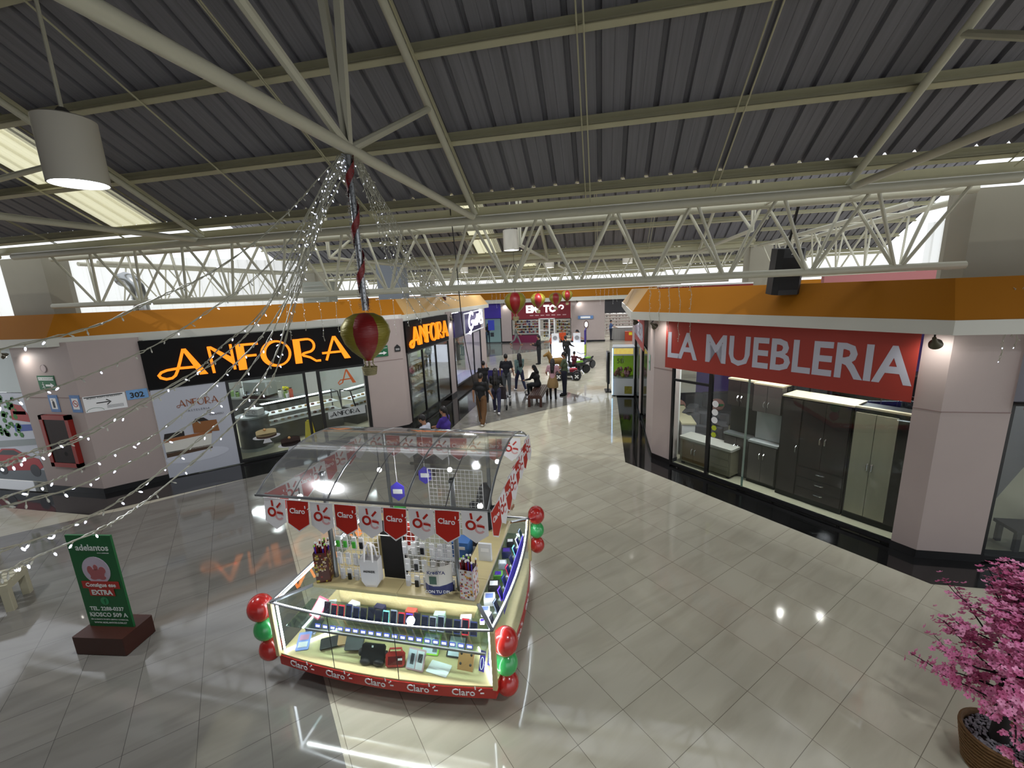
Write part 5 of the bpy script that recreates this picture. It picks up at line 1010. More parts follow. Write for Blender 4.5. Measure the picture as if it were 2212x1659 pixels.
# sideboard
t = place(RWp(.12, 0, -.22), 'wooden sideboard with white marbled top in the left window', 'sideboard', 'sideboard'); W = 1.22; TW = mat('walnut', '#6b5534', .4, noise=.25, nscale=2, stretch=(.6, 6, 6)); 
MB().box(0, W, 0, .4, .06, .62).build('carcass', mat('weathered_oak', '#7c7763', .4, noise=.2, nscale=2, stretch=(.5, 5, 5)), t, local=True); MB().box(-.02, W+.02, -.03, .42, .62, .67, bev=.02).build('worktop', mat('white_top', '#c5c2b8', .3), t, local=True)
door_(t, .06, .36, .1, .58, TW, .32, .36); door_(t, .36, .66, .1, .58, TW, .40, .36)
for k in range(3): door_(t, .7, 1.18, .1+k*.165, .25+k*.165, MATS['weathered_oak'], None, None, 'drawer')
for x in (.06, W-.06): MB().box(x-.03, x+.03, .02, .08, 0, .06).build('leg', BLK, t, local=True); MB().box(x-.03, x+.03, .33, .39, 0, .06).build('leg', BLK, t, local=True)
# sofas
def sofa(P, ang, label, m, W=1.9, D=.85):
    t = thing('sofa', label, 'sofa', M=T(P[0], P[1], .05, ang)); MB().box(-W/2, W/2, 0, D, .05, .30, bev=.05).build('base', m, t, local=True)
    for k in range(2): MB().box(-W/2+.2+k*(W-.4)/2+.01, -W/2+.2+(k+1)*(W-.4)/2-.01, .02, D-.2, .30, .44, bev=.05).build('seat_cushion', m, t, local=True); MB().box(-W/2+.2+k*(W-.4)/2+.01, -W/2+.2+(k+1)*(W-.4)/2-.01, D-.25, D, .42, .85, bev=.06).build('back_cushion', m, t, local=True)
    for s_ in (-1, 1): MB().box(min(s_*W/2, s_*(W/2-.2)), max(s_*W/2, s_*(W/2-.2)), 0, D, .05, .60, bev=.05).build('armrest', m, t, local=True)
    return t
SG = mat('sofa_charcoal', '#35343a', .8, noise=.1, nscale=40); SG2 = mat('sofa_slate', '#4c4b50', .8, noise=.1, nscale=40)
sofa((3.15, 12.9), .2, 'charcoal sofa at the back of the furniture shop', SG, 2.3); sofa((3.15, 11.5), 1.2, 'slate chaise sofa standing in the middle of the furniture shop', SG2, 1.5, 1.0); sofa((2.6, 10.9), .3, 'grey ottoman sofa just behind the sideboard', SG2, 1.1, .6)
for x, y, c, lb in ((2.2, 12.95, '#a97f74', 'pinkish cushion with a green tag on the charcoal sofa'), (3.3, 13.1, '#8a5f58', 'dusky red cushion on the charcoal sofa')):
    t = thing('cushion', lb, 'cushion', (x, y, .5)); MB().ball((x, y, .66), (.22, .09, .2), 14).build('cushion_body', mat('cu'+c, c, .8), t, True); MB().box(x+.02, x+.16, y-.12, y-.1, .66, .72).build('tag', GRN2, t)
t = thing('white_cabinet', 'white low cabinet by the side wall of the furniture shop', 'cabinet', M=T(2.05, 11.3, .05, 0)); MB().box(-.15, .15, -.8, .8, 0, .8).build('body', WHT, t, local=True); MB().box(-.17, .17, -.82, .82, .8, .84).build('top', CRM, t, local=True)
for i, (x, y, h_) in enumerate(((5.6, 10.6, 1.9), (6.4, 10.1, 1.7), (7.4, 10.4, 1.95))):
    t = thing('wardrobe', f'dark wardrobe standing deep inside the furniture shop, {["nearest the window", "middle one", "last one"][i]}', 'wardrobe', M=T(x-1.2, y+.8, .05, -.5)); MB().box(0, .9, 0, .5, 0, h_).build('carcass', DW, t, local=True)
    for k in (0, 1): door_(t, .02+k*.43, .45+k*.43, .05, h_-.04, mat('gloss_black', '#101014', .12), .4+k*.1, 1.0)
t = thing('shoe_rack', 'black glass cabinet with mirrors behind the dark wardrobe', 'cabinet', M=T(4.2, 10.5, .05, -.5)); MB().box(0, .7, 0, .4, 0, 2.0).build('carcass', BLK, t, local=True)
for k in (0, 1): MB().box(.04+k*.33, .33+k*.33, -.01, 0, .1, 1.9).build('mirror', mat('mirror', '#9aa0a8', .05, .9), t, local=True)
# corner room right of the wide pillar
t = board('shop_banner', Vector((5.46, 6.68, 0)), Vector((9.2, 6.68, 0)), 2.36, 3.42, .01, BRED, 'second red banner cut by the right edge of the picture', 'banner'); text_fit('LA MUEBLERIA', 3.4, .53, wallM((5.62, 6.675, 2.62), (0, -1, 0)), BWH, t, bold=.045)
window('window_5', Vector((5.45, 6.85, 0)), Vector((9.5, 6.85, 0)), .04, 2.42, None, 'display window right of the wide pillar', .05)
sofa((8.3, 8.0), 2.9, 'large dark sofa behind the window at the right edge', SG, 2.2)
t = thing('coffee_table', 'low dark coffee table behind the right edge window', 'table', (6.4, 7.3, .05)); MB().box(6.0, 6.8, 7.05, 7.45, .35, .4).build('top', DW, t); [MB().box(x-.03, x+.03, y-.03, y+.03, .05, .35).build('leg', DW, t) for x in (6.06, 6.74) for y in (7.1, 7.4)]
# ------------------------------------------------------------------ corridor, right wall signs
t = board('shop_banner', Vector((1.10, 15.6, 0)), Vector((1.10, 12.1, 0)), 2.42, 3.3, .01, BRED, 'red and white banner seen edge on along the right corridor wall', 'banner'); text_fit('LA MUEBLERIA', 3.1, .5, wallM((1.095, 15.4, 2.62), (-1, 0, 0)), BWH, t, bold=.045)
for (y0, y1, nm, lb) in ((12.05, 13.85, 'window_6', 'first shop window of the right corridor wall'), (14.45, 16.85, 'window_7', 'second shop window of the right corridor wall')):
    window(nm, Vector((1.25, y1, 0)), Vector((1.25, y0, 0)), .04, 2.42, None, lb, .05)
t = thing('exit_sign', 'small green evacuation sign on the corridor pillar', 'sign', (1.19, 11.2, 2.2)); M = wallM((1.192, 11.5, 2.05), (-1, 0, 0)); b = MB(); b.box(0, .3, 0, .4, 0, .006, M); b.build('plate', mat('sign_pale_green', '#8db09c', .5), t); arrow(M@Matrix.Translation((0, 0, .007)), .05, .2, .2, .12, GRN2, t)
# ------------------------------------------------------------------ people
SKIN = mat('skin_tan', '#a3765a', .55); HAIR = mat('hair_black', '#14100f', .45); HAIRB = mat('hair_brown', '#3a2419', .5); EYE = mat('eye_dark', '#0d0a0a', .2); LIP = mat('lip', '#8a4a42', .5)
def fuse(mb, name, m, parent, vox=.013, smooth=6):
    """joins overlapping rounded volumes into one continuous skin"""
    me = bpy.data.meshes.new('tmp'); me.from_pydata([v[:] for v in mb.v], [], mb.f); o = bpy.data.objects.new('tmp', me); COL.objects.link(o)
    r = o.modifiers.new('r', 'REMESH'); r.mode = 'VOXEL'; r.voxel_size = vox; r.use_smooth_shade = True
    if smooth: s = o.modifiers.new('s', 'SMOOTH'); s.factor = .5; s.iterations = smooth
    dg = bpy.context.evaluated_depsgraph_get(); dg.update(); me2 = bpy.data.meshes.new_from_object(o.evaluated_get(dg)); bpy.data.objects.remove(o); bpy.data.meshes.remove(me)
    me2.name = name; me2.materials.clear(); me2.materials.append(m); q = bpy.data.objects.new(name, me2); COL.objects.link(q); q.parent = parent; MX[q.name] = MX[parent.name]
    for p in me2.polygons: p.use_smooth = True
    return q
def cap(b, p, q, r0, r1, n=12):
    p, q = Vector(p), Vector(q); b.tube([p, q], [r0, r1], n); b.ball(p, r0, n); b.ball(q, r1, n)
def rot(v, ax, a): return Matrix.Rotation(a, 3, ax)@v
def person(x, y, face, h, label, top='#101013', bot='#2a2c33', shoe='#e5e5e5', hair='short', pose=None, z=0., sleeve='short', skirt=False, vox=.014, cat='person', hairm=None, lod=0, skin=None, cap_=None, group=None, apron=None):
    """face = heading in degrees, 0 looks towards the viewer (-Y), 90 to +X, 180 away"""
    P = dict(lhip=0, rhip=0, lknee=0, rknee=0, lsh=4, rsh=4, lel=12, rel=12, lab=5, rab=5, lean=0, turn=0, nod=5, headturn=0, sit=False); P.update(pose or {})
    k = h/1.70; t = thing('person' if cat == 'person' else cat, label, cat, M=T(x, y, z, math.radians(face))@Matrix.Scale(k, 4)); SKN = skin or SKIN; D = math.radians
    hipz = .90; hipc = Vector((0, 0, hipz))
    J = {}
    for s, nm in ((-1, 'r'), (1, 'l')):
        hp = Vector((s*.09, 0, hipz-.02)); th = rot(Vector((0, 0, -.42)), 'X', -D(P[nm+'hip'])) ; kn = hp+th+Vector((s*.015, 0, 0))
        sh = rot(Vector((0, 0, -.41)), 'X', -D(P[nm+'hip'])+D(P[nm+'knee'])); an = kn+sh
        J[nm+'hip'], J[nm+'knee'], J[nm+'ank'] = hp, kn, an
    drop = 0 if P['sit'] else min(J['rank'].z, J['lank'].z)-.07
    for q in J: J[q] = J[q]-Vector((0, 0, drop))
    hipc.z -= drop
    L = Matrix.Rotation(D(P['lean']), 3, 'X'); Tn = Matrix.Rotation(D(P['turn']), 3, 'Z')
    up = lambda v: hipc+Tn@(L@Vector(v))
    chest = up((0, -.0, .36)); neck = up((0, .0, .54)); head = neck+Tn@(L@Vector((0, -.02, .155)))
    for s, nm in ((-1, 'r'), (1, 'l')):
        so = up((s*.175, 0, .485)); a = rot(Vector((0, 0, -.29)), 'X', -D(P[nm+'sh'])); a = rot(a, 'Y', -s*D(P[nm+'ab'])); el = so+Tn@a
        f = rot(Vector((0, 0, -.25)), 'X', -D(P[nm+'sh'])-D(P[nm+'el'])); f = rot(f, 'Y', -s*D(P[nm+'ab'])*.4+s*D(P.get('in', 0))); wr = el+Tn@f
        J[nm+'sho'], J[nm+'elb'], J[nm+'wri'] = so, el, wr
    b = MB()
    cap(b, up((0, 0, .05)), up((0, .0, .2)), .125, .11); cap(b, up((-.05, 0, .3)), up((.05, 0, .3)), .125, .125); cap(b, up((-.11, 0, .44)), up((.11, 0, .44)), .075, .075); cap(b, neck-Vector((0, 0, .06)), neck+Vector((0, 0, .05)), .052, .05)
    Hm = Tn@Matrix.Rotation(D(P['headturn']), 3, 'Z')@Matrix.Rotation(D(P['nod']+P['lean']), 3, 'X'); hd = lambda v: head+Hm@Vector(v)
    b.ball(head, (.073, .092, .112), 16, M=Hm); b.ball(hd((0, -.035, -.06)), (.05, .05, .05), 12, M=Hm)
    cap(b, hd((0, -.088, .0)), hd((0, -.105, -.022)), .010, .014, 8)
    for s in (-1, 1): b.ball(hd((s*.075, .005, -.01)), (.012, .022, .03), 8, M=Hm)
    for s, nm in ((-1, 'r'), (1, 'l')):
        cap(b, J[nm+'hip'], J[nm+'knee'], .082, .055); cap(b, J[nm+'knee'], J[nm+'ank'], .054, .037)
        fdir = Vector((s*.02, -1, 0)); 
        if P[nm+'knee'] > P[nm+'hip']+25: fdir = rot(fdir, 'X', D(P[nm+'knee']-P[nm+'hip']))
        J[nm+'toe'] = J[nm+'ank']+fdir*.15+Vector((0, 0, -.035)); cap(b, J[nm+'ank']+Vector((0, .02, -.02)), J[nm+'toe'], .035, .028)
        cap(b, J[nm+'sho'], J[nm+'elb'], .050, .041); cap(b, J[nm+'elb'], J[nm+'wri'], .041, .028)
        d = (J[nm+'wri']-J[nm+'elb']).normalized(); side = (Tn@Vector((1, 0, 0))); side = (side-d*side.dot(d)).normalized(); nrm = d.cross(side); w = J[nm+'wri']
        b.ball(w+d*.05, (.018, .018, .018), 8); cap(b, w+d*.02, w+d*.075, .024, .026, 8)
        for i, (o, l_) in enumerate(((-.027, .06), (-.009, .075), (.009, .07), (.027, .055))):
            r0 = w+d*.08+nrm*o; m1 = r0+d*l_*.55; tip = m1+(d*.8-s*side*.5).normalized()*l_*.5; cap(b, r0, m1, .0095, .009, 6); cap(b, m1, tip, .009, .008, 6)
        tb = w+d*.035-nrm*.025; cap(b, tb, tb+(d*.6-nrm*.75).normalized()*.055, .011, .009, 6)
    body = fuse(b, 'body', SKN, t, vox)
    cl = lambda c: mat('cloth_'+c.strip('#'), c, .85, noise=.12, nscale=14)
    # shirt
    b = MB(); r = .014
    cap(b, up((0, 0, -.0)), up((0, 0, .2)), .142, .128); cap(b, up((-.055, 0, .3)), up((.055, 0, .3)), .132, .132); cap(b, up((-.125, 0, .445)), up((.125, 0, .445)), .078, .078); cap(b, up((-.03, 0, .48)), up((.03, 0, .48)), .07, .07)
    for s, nm in ((-1, 'r'), (1, 'l')):
        e = J[nm+'elb'] if sleeve != 'short' else J[nm+'sho'].lerp(J[nm+'elb'], .75)
        if sleeve != 'none': cap(b, J[nm+'sho'], e, .060, .054)
        if sleeve == 'long': cap(b, J[nm+'elb'], J[nm+'elb'].lerp(J[nm+'wri'], .95), .050, .038)
    fuse(b, 'jacket' if sleeve == 'long' else 'shirt', cl(top), t, .016, 5)
    # trousers or skirt
    if skirt:
        b = MB(); c = hipc; prof = [(.135, .12), (.155, .02), (.20, -.12), (.235, -.28), (.225, -.40), (.20, -.42)]
        N = 28; vs = []; fs = []
        for r_, zz in prof:
            for i in range(N):
                a = 2*math.pi*i/N; rr = r_*(1+.05*math.sin(a*7)*(1 if zz < 0 else 0)); vs.append(c+Vector((rr*math.cos(a), rr*.85*math.sin(a), zz)))
        for j in range(len(prof)-1):
            for i in range(N): fs.append((j*N+i, (j+1)*N+i, (j+1)*N+(i+1) % N, j*N+(i+1) % N))
        b.add(vs, fs+[tuple(range(N))]); b.build('skirt', cl(bot), t, True, local=True)
        b = MB()
        for nm in 'rl': cap(b, J[nm+'knee'], J[nm+'ank'], .058, .042)
        fuse(b, 'stockings', cl('#101012'), t, .014, 3)
    else:
        b = MB(); cap(b, hipc+Vector((-.04, 0, .0)), hipc+Vector((.04, 0, .0)), .135, .135); cap(b, up((0, 0, .08)), hipc, .135, .135)
        for nm in 'rl': wd = (pose or {}).get('wide', 1); cap(b, J[nm+'hip'], J[nm+'knee'], .098, .072*wd); cap(b, J[nm+'knee'], J[nm+'knee'].lerp(J[nm+'ank'], .93), .070*wd, .052*wd**1.5)
        fuse(b, 'trousers', cl(bot), t, .016, 5)
    for nm in 'rl':
        b = MB(); a, e = J[nm+'ank'], J[nm+'toe']; cap(b, a+Vector((0, .025, -.025)), e+Vector((0, 0, .0)), .044, .038, 12); fuse(b, 'shoe', cl(shoe), t, .012, 2)
    # hair
    b = MB(); b.ball(hd((0, .016, .022)), (.084, .098, .108), 16, M=Hm)
    if hair == 'long':
        bk = [hd((0, .06, .03)), hd((0, .085, -.06)), neck+Tn@Vector((0, .10, -.03)), up((0, .135, .36)), up((0, .14, .22))]
        for i in range(4): 
            for o in (-.035, .035): cap(b, bk[i]+Tn@Vector((o, 0, 0)), bk[i+1]+Tn@Vector((o*1.1, 0, 0)), .05, .045 if i < 3 else .025)
        for s in (-1, 1): cap(b, hd((s*.065, .02, .02)), neck+Tn@Vector((s*.08, .03, -.02)), .03, .03)
    elif hair == 'tail': cap(b, hd((0, .09, .03)), neck+Tn@Vector((0, .12, -.06)), .035, .02)
    elif hair == 'hood':
        cap(b, hd((0, .03, -.04)), neck+Tn@Vector((0, .07, .0)), .085, .08)
    hm = cl(top) if hair == 'hood' else (hairm or HAIR)
    # keep the face free: cut the cap by shifting it back
    fuse(b, 'hood' if hair == 'hood' else 'hair', hm, t, .013, 3)
    if cap_:
        b = MB(); b.ball(hd((0, .01, .055)), (.09, .102, .07), 14, M=Hm); cap(b, hd((-.03, -.10, .045)), hd((.03, -.10, .045)), .018, .018); cap(b, hd((0, -.06, .05)), hd((0, -.15, .035)), .03, .025); fuse(b, 'cap', cl(cap_), t, .013, 2)
    if lod == 0:
        for s in (-1, 1): MB().ball(hd((s*.030, -.089, .012)), .0105, 8).build('eye', EYE, t, True, local=True)
        MB().ball(hd((0, -.093, -.052)), (.022, .006, .007), 8, M=Hm).build('mouth', LIP, t, True, local=True)
    if apron: pass
    t['_w'] = 0; del t['_w']
    J['head'] = head; J['up'] = up; return t, J
stride = lambda a=22: dict(lhip=a, rhip=-a*.8, lknee=8, rknee=a*1.1, lsh=-a*.7, rsh=a, lel=18, rel=22)
def floor_(x, y): p = at(x, y); return p.x, p.y
x, y = floor_(1043, 917); person(x, y, 170, 1.68, 'person in black t-shirt and wide brown trousers walking away, nearest of the corridor group', '#0c0c0e', '#5a3d20', '#d9d9d9', pose=dict(stride(12), wide=1.35, lab=16, rab=18), vox=.012)
x, y = floor_(1074, 893); Pst = (x, y); person(x, y, 188, 1.62, 'person in black top and dark blue leggings pushing a stroller', '#0b0b0d', '#23233c', '#e8e8e8', hair='long', pose=dict(stride(18), lsh=35, rsh=30, lel=40, rel=35), sleeve='long', vox=.012)
x, y = floor_(1046, 872); person(x+.0, y+.15, 200, 1.62, 'person in black t-shirt with short dark hair behind the stroller, raising an arm', '#0b0b0d', '#15161c', '#2a2a2c', pose=dict(rsh=70, rel=50, lsh=5))
x, y = floor_(1096, 857); person(x, y, 185, 1.74, 'person in dark navy polo and grey trousers standing with their back to the viewer', '#15171f', '#4a4d50', '#cfcfcf', pose=dict(lab=14, rab=14, lel=25, rel=25, lhip=5, rhip=-4))
x, y = floor_(1124, 845); person(x, y, 215, 1.66, 'long haired person in grey green cardigan and jeans walking', '#5d7673', '#20243f', '#d5d2cc', hair='long', pose=stride(20), sleeve='long')
x, y = floor_(1195, 862); person(x, y, 178, 1.58, 'long haired person in pink blouse and khaki skirt', '#b48b93', '#8a7048', '#15151a', hair='long', pose=dict(lab=20, rab=22, lel=60, rel=70), skirt=True)
x, y = floor_(1220, 854); person(x, y, 262, 1.74, 'person in olive green t-shirt and navy trousers with hands together', '#4d5a41', '#181b2b', '#0d0d0f', pose=dict(rsh=22, lsh=22, rel=60, lel=60), vox=.013)
x, y = floor_(1165, 787); person(x, y, 255, 1.68, 'person all in black holding a phone, standing alone in the corridor', '#0c0c0e', '#0d0d10', '#101012', hair='tail', pose=dict(rsh=25, rel=75, lsh=20, lel=80), sleeve='long', lod=1)
x, y = floor_(1193, 776); person(x, y, 262, 1.62, 'person in coral shirt and black trousers by the white promotion counter', '#b5604a', '#0e0e11', '#0c0c0e', hair='tail', pose=dict(rsh=30, rel=60, lsh=25, lel=60), lod=1)
x, y = floor_(1116, 746); person(x, y, 95, 1.68, 'person in camouflage shirt and grey trousers striding past the red shop', '#6f726a', '#6a6b68', '#8a5f45', pose=stride(28), lod=1)
x, y = floor_(1055, 741); person(x, y, 20, 1.62, 'person in black top and jeans standing before the glass door', '#0e0e10', '#3d5068', '#2b2b2e', hair='long', pose=dict(lel=80, rel=80, lsh=10, rsh=10), lod=1)
x, y = floor_(1226, 790); person(x, y, 150, 1.70, 'person in black jacket leaning at the promotion counter', '#101114', '#16181f', '#15151a', pose=dict(lean=-14, rsh=40, rel=30), sleeve='long', lod=1)
x, y = floor_(1238, 772); person(x, y+.4, 60, 1.74, 'person in orange shirt and dark cap leaning over the promotion counter', '#b2431d', '#15161c', '#15151a', cap_='#121316', pose=dict(lean=22, rsh=40, lsh=50, rel=20, lel=20), lod=1)
x, y = floor_(1213, 768); person(x, y+.6, 30, 1.70, 'person in bright orange shirt behind the promotion counter', '#c04a1e', '#15161c', '#15151a', pose=dict(lean=8), hairm=HAIRB, lod=1)
p = at(1302, 732); person(.65, 35.9, 95, 1.62, 'person in blue shirt standing at the counter of the shoe shop', '#4a618f', '#161a26', '#101012', pose=dict(rsh=35, rel=40), lod=1)
# seated figure on the slatted bench
SIT = dict(sit=True, lhip=85, rhip=85, lknee=88, rknee=88, lsh=30, rsh=30, lel=45, rel=45)
def seated(x, y, face, seat, h, label, **kw):
    k = h/1.7; pz = seat-(.90-.105)*k; po = dict(SIT); po.update(kw.pop('pose', {})); return person(x, y, face, h, label, z=pz, pose=po, **kw)
seated(-2.52, 16.35, 245, .46, 1.62, 'seated person in black hoodie looking at a phone on the slatted bench', top='#0b0b0c', bot='#101014', shoe='#202024', hair='hood', sleeve='long', pose=dict(lean=12, nod=20))
# the two people sitting beyond the canopy
seated(-4.15, 9.3, 265, .46, 1.66, 'person in white shirt sitting behind the kiosk canopy', top='#b9bcc8', bot='#26262c', shoe='#1a1a1c', pose=dict(lean=14, nod=12), hairm=HAIR)
seated(-4.0, 10.0, 262, .46, 1.66, 'person in violet shirt sitting beside the one in white', top='#3f2a86', bot='#16161a', shoe='#1a1a1c', hair='tail', pose=dict(lean=2, nod=0))
# kiosk attendant
person(-1.55, 4.93, 170, 1.66, 'person with dark hair in dark clothes bending over inside the kiosk', top='#17181b', bot='#15151a', shoe='#101012', hair='long', pose=dict(lean=9, rsh=50, lsh=45, rel=30, lel=30))
# child rider
person(-1.35, 20.6, 150, 1.35, 'child in dark red shirt riding the toy quad', '#4d1620', '#15161c', '#101012', pose=dict(sit=True, lhip=75, rhip=75, lknee=80, rknee=80, rsh=60, lsh=60, rel=15, lel=15, rab=20, lab=20), z=-.10, lod=1)
# mannequin in the purple shop
t, J = person(-6.9, 18.0, 60, 1.82, 'headless looking white mannequin in dark jacket and jeans in the purple lit shop window', '#0c0d12', '#1f2a4a', '#d9d9de', sleeve='long', z=.30, cat='mannequin', skin=mat('mannequin_white', '#d5d5da', .4), hairm=mat('mannequin_white', '#d5d5da', .4), lod=1, pose=dict(lab=14, rab=14))
# ------------------------------------------------------------------ benches
WD = mat('bench_brown', '#3a211a', .3, noise=.2, nscale=3, stretch=(1, 8, 8)); CB = mat('bench_cream', '#a9a48c', .5)
def bench(P, ang, L, W, Hb, m, label, slats=6):
    t = thing('bench', label, 'bench', M=T(P[0], P[1], 0, ang))
    for i in range(slats): y = -W/2+.03+(W-.06)*(i+.5)/slats; MB().box(-L/2, L/2, y-W/slats*.36, y+W/slats*.36, Hb-.035, Hb, bev=.004).build('slat', m, t, local=True)
    for s in (-1, 1):
        MB().box(-L/2, L/2, min(s*W/2, s*(W/2-.035)), max(s*W/2, s*(W/2-.035)), Hb-.13, Hb-.036).build('rail', m, t, local=True)
        MB().box(min(s*L/2, s*(L/2-.04)), max(s*L/2, s*(L/2-.04)), -W/2+.036, W/2-.036, Hb-.13, Hb-.036).build('end_rail', m, t, local=True)
        for r in (-1, 1): MB().box(min(s*(L/2), s*(L/2-.09)), max(s*L/2, s*(L/2-.09)), min(r*W/2, r*(W/2-.09)), max(r*W/2, r*(W/2-.09)), 0, Hb-.131, bev=.005).build('leg', m, t, local=True)
    return t
bench((-2.42, 15.85), math.pi/2, 1.9, .52, .45, WD, 'dark brown slatted bench in the middle of the corridor')
bench((-4.05, 9.65), math.pi/2-.05, 1.9, .5, .45, WD, 'brown bench hidden behind the kiosk canopy')
p = at(30, 1272, .45); bench((p.x-1.08, p.y-.22), math.radians(38), 1.6, .5, .45, CB, 'cream bench cut off by the left edge of the picture', 4)
# ------------------------------------------------------------------ stroller
t = thing('stroller', 'light stroller in front of the person in leggings', 'stroller', (Pst[0]+.1, Pst[1]+.75, 0)); X, Y = Pst[0]+.05, Pst[1]+.5; G = mat('stroller_grey', '#8d9196', .4, .4)
for s in (-1, 1): MB().tube([(X+s*.2, Y-.15, .95), (X+s*.2, Y+.05, .7), (X+s*.2, Y+.55, .12)], .012, 6).build('frame_tube', G, t, True); MB().tube([(X+s*.2, Y+.1, .62), (X+s*.2, Y-.05, .1)], .012, 6).build('frame_tube', G, t, True)
for s in (-1, 1):
    for yy in (Y-.05, Y+.55): MB().lathe([(.09, -.02), (.09, .02), (.05, .021), (.05, -.021)], (X+s*.2, yy, .092), 16, M=Matrix.Rotation(math.pi/2, 3, 'Y')).build('wheel', DK, t, True)
MB().box(X-.18, X+.18, Y+.05, Y+.4, .38, .45, bev=.03).build('seat', mat('stroller_cloth', '#2a2226', .7), t); MB().box(X-.18, X+.18, Y+.02, Y+.06, .42, .85).build('backrest', MATS['stroller_cloth'], t); MB().bar((X-.2, Y-.15, .95), (X+.2, Y-.15, .95), .025).build('handle', DK, t)
# ------------------------------------------------------------------ advertising stand
AG = mat('advert_green', '#0e5a2e', .4); AW = mat('advert_white', '#cfd6d0', .5)
t = thing('advert_stand', 'green upright advert board with white lettering in a dark brown box base', 'stand', (-6.1, 3.42, 0), M=T(-6.03, 3.44, 0, math.radians(7)))
b = MB(); b.box(-.34, .34, -.2, .2, .01, .25, bev=.008); b.build('base_box', mat('base_brown', '#3a1a12', .35, noise=.15, nscale=3), t, local=True)
b = MB(); b.box(-.30, .30, -.012, .012, .25, 1.52); b.build('board', AG, t, local=True)
M = MX[t.name]@wallM((-.30, -.0135, .25), (0, -1, 0))
text('adelantos', .115, M@Matrix.Translation((.32, 1.07, 0)), AW, t, bold=.015, depth=.002); text('*', .08, M@Matrix.Translation((.05, 1.07, 0)), AW, t, depth=.002); text('www.adelantos', .025, M@Matrix.Translation((.45, 1.03, 0)), AW, t, depth=.001)
b = MB(); b.prism([(.3+.185*math.cos(a), .80+.185*math.sin(a)) for a in [k*math.pi/16 for k in range(32)]], 0, .002, M); b.build('round_picture', mat('advert_pale', '#b9aebc', .5, noise=.15, nscale=5), t)
b = MB()
for cx, cy, rx, ry in ((.3, .75, .10, .07), (.22, .80, .04, .06), (.38, .80, .045, .05), (.3, .84, .03, .04), (.25, .70, .05, .03), (.36, .70, .05, .03)): b.prism([(cx+rx*math.cos(a), cy+ry*math.sin(a)) for a in [k*math.pi/8 for k in range(16)]], .002, .003+cx*.002, M)
b.build('pig_picture', mat('advert_pig', '#a35a5c', .5), t)
b = MB(); b.box(.06, .56, .55, .65, .003, .0045, M); b.box(.13, .47, .445, .55, .003, .004, M); b.build('red_strip', mat('advert_red', '#a5281f', .45), t)
text('Consigue ese', .075, M@Matrix.Translation((.31, .575, .005)), AW, t, bold=.02, depth=.002); text('EXTRA', .09, M@Matrix.Translation((.30, .465, .005)), AW, t, bold=.035, depth=.002)
b = MB(); b.prism([(.3+.055*math.cos(a), .37+.055*math.sin(a)) for a in [k*math.pi/12 for k in range(24)]], 0, .002, M); b.build('round_icon', mat('advert_light_green', '#2e8a58', .5), t); text('f', .1, M@Matrix.Translation((.305, .335, .002)), AG, t, bold=.02, depth=.002)
text('TEL. 2288-0337', .072, M@Matrix.Translation((.3, .235, 0)), AW, t, bold=.015, depth=.002); text('KIOSCO 509 A', .08, M@Matrix.Translation((.3, .145, 0)), AW, t, bold=.015, depth=.002); text('EN LA BANCA DE ESTE CENTRO COMERCIAL', .025, M@Matrix.Translation((.3, .095, 0)), AW, t, bold=.01, depth=.001); text('WWW.ADELANTOS.COM.GT', .034, M@Matrix.Translation((.3, .045, 0)), AW, t, bold=.01, depth=.001)
# ------------------------------------------------------------------ blossom tree in a wicker basket
TX, TY = 3.28, 3.62
t = thing('blossom_tree', 'artificial tree with pink blossoms in a wicker basket of white stones, lower right', 'tree', (TX, TY, 0))
b = MB(); b.lathe([(.17, 0), (.20, .12), (.232, .33), (.245, .35), (.23, .36), (.215, .34), (.18, .1)], (TX, TY, 0), 40, caps=False); b.build('basket', mat('wicker', '#6b4d28', .7, noise=.4, nscale=22, stretch=(1, 1, 9), bump=.6), t, True)
for k in range(10): MB().tube([((.185+.006*k)*math.cos(a)+TX, (.185+.006*k)*math.sin(a)+TY, .02+k*.034+.004*math.sin(a*9+k)) for a in [q*math.pi/18 for q in range(36)]], .009, 5, closed=True).build('wicker_strand', MATS['wicker'], t, True)
MB().lathe([(.0, .30), (.22, .30)], (TX, TY, 0), 24, caps=False).build('soil', mat('soil', '#26221f', .9), t)
Rt = random.Random(11); b = MB()
for k in range(420):
    a, r = Rt.uniform(0, 2*math.pi), .215*math.sqrt(Rt.random()); s = Rt.uniform(.007, .014); b.ball((TX+r*math.cos(a), TY+r*math.sin(a), .305+Rt.uniform(0, .015)), (s, s*1.3, s*.7), 6, M=Matrix.Rotation(a, 3, 'Z'))
o = b.build('white_gravel', mat('gravel', '#8f8d92', .8, noise=.5, nscale=60), t, True); o['kind'] = 'stuff'
BK = mat('bark', '#171211', .8, noise=.3, nscale=12, bump=.5)
MB().tube([(TX, TY, .28), (TX-.01, TY, .5), (TX-.03, TY+.02, .72), (TX-.02, TY+.05, .95), (TX+.02, TY+.08, 1.2), (TX+.03, TY+.08, 1.60)], [.062, .05, .038, .028, .018, .008], 12).build('trunk', BK, t, True)
PK = [mat('petal_%d' % i, c, .6) for i, c in enumerate(('#dc7fab', '#c8618f', '#eb9cc0'))]; PC = mat('petal_core', '#8e2f55', .6)
tips = []
flo = [MB(), MB(), MB()]; core = MB(); twig = MB()
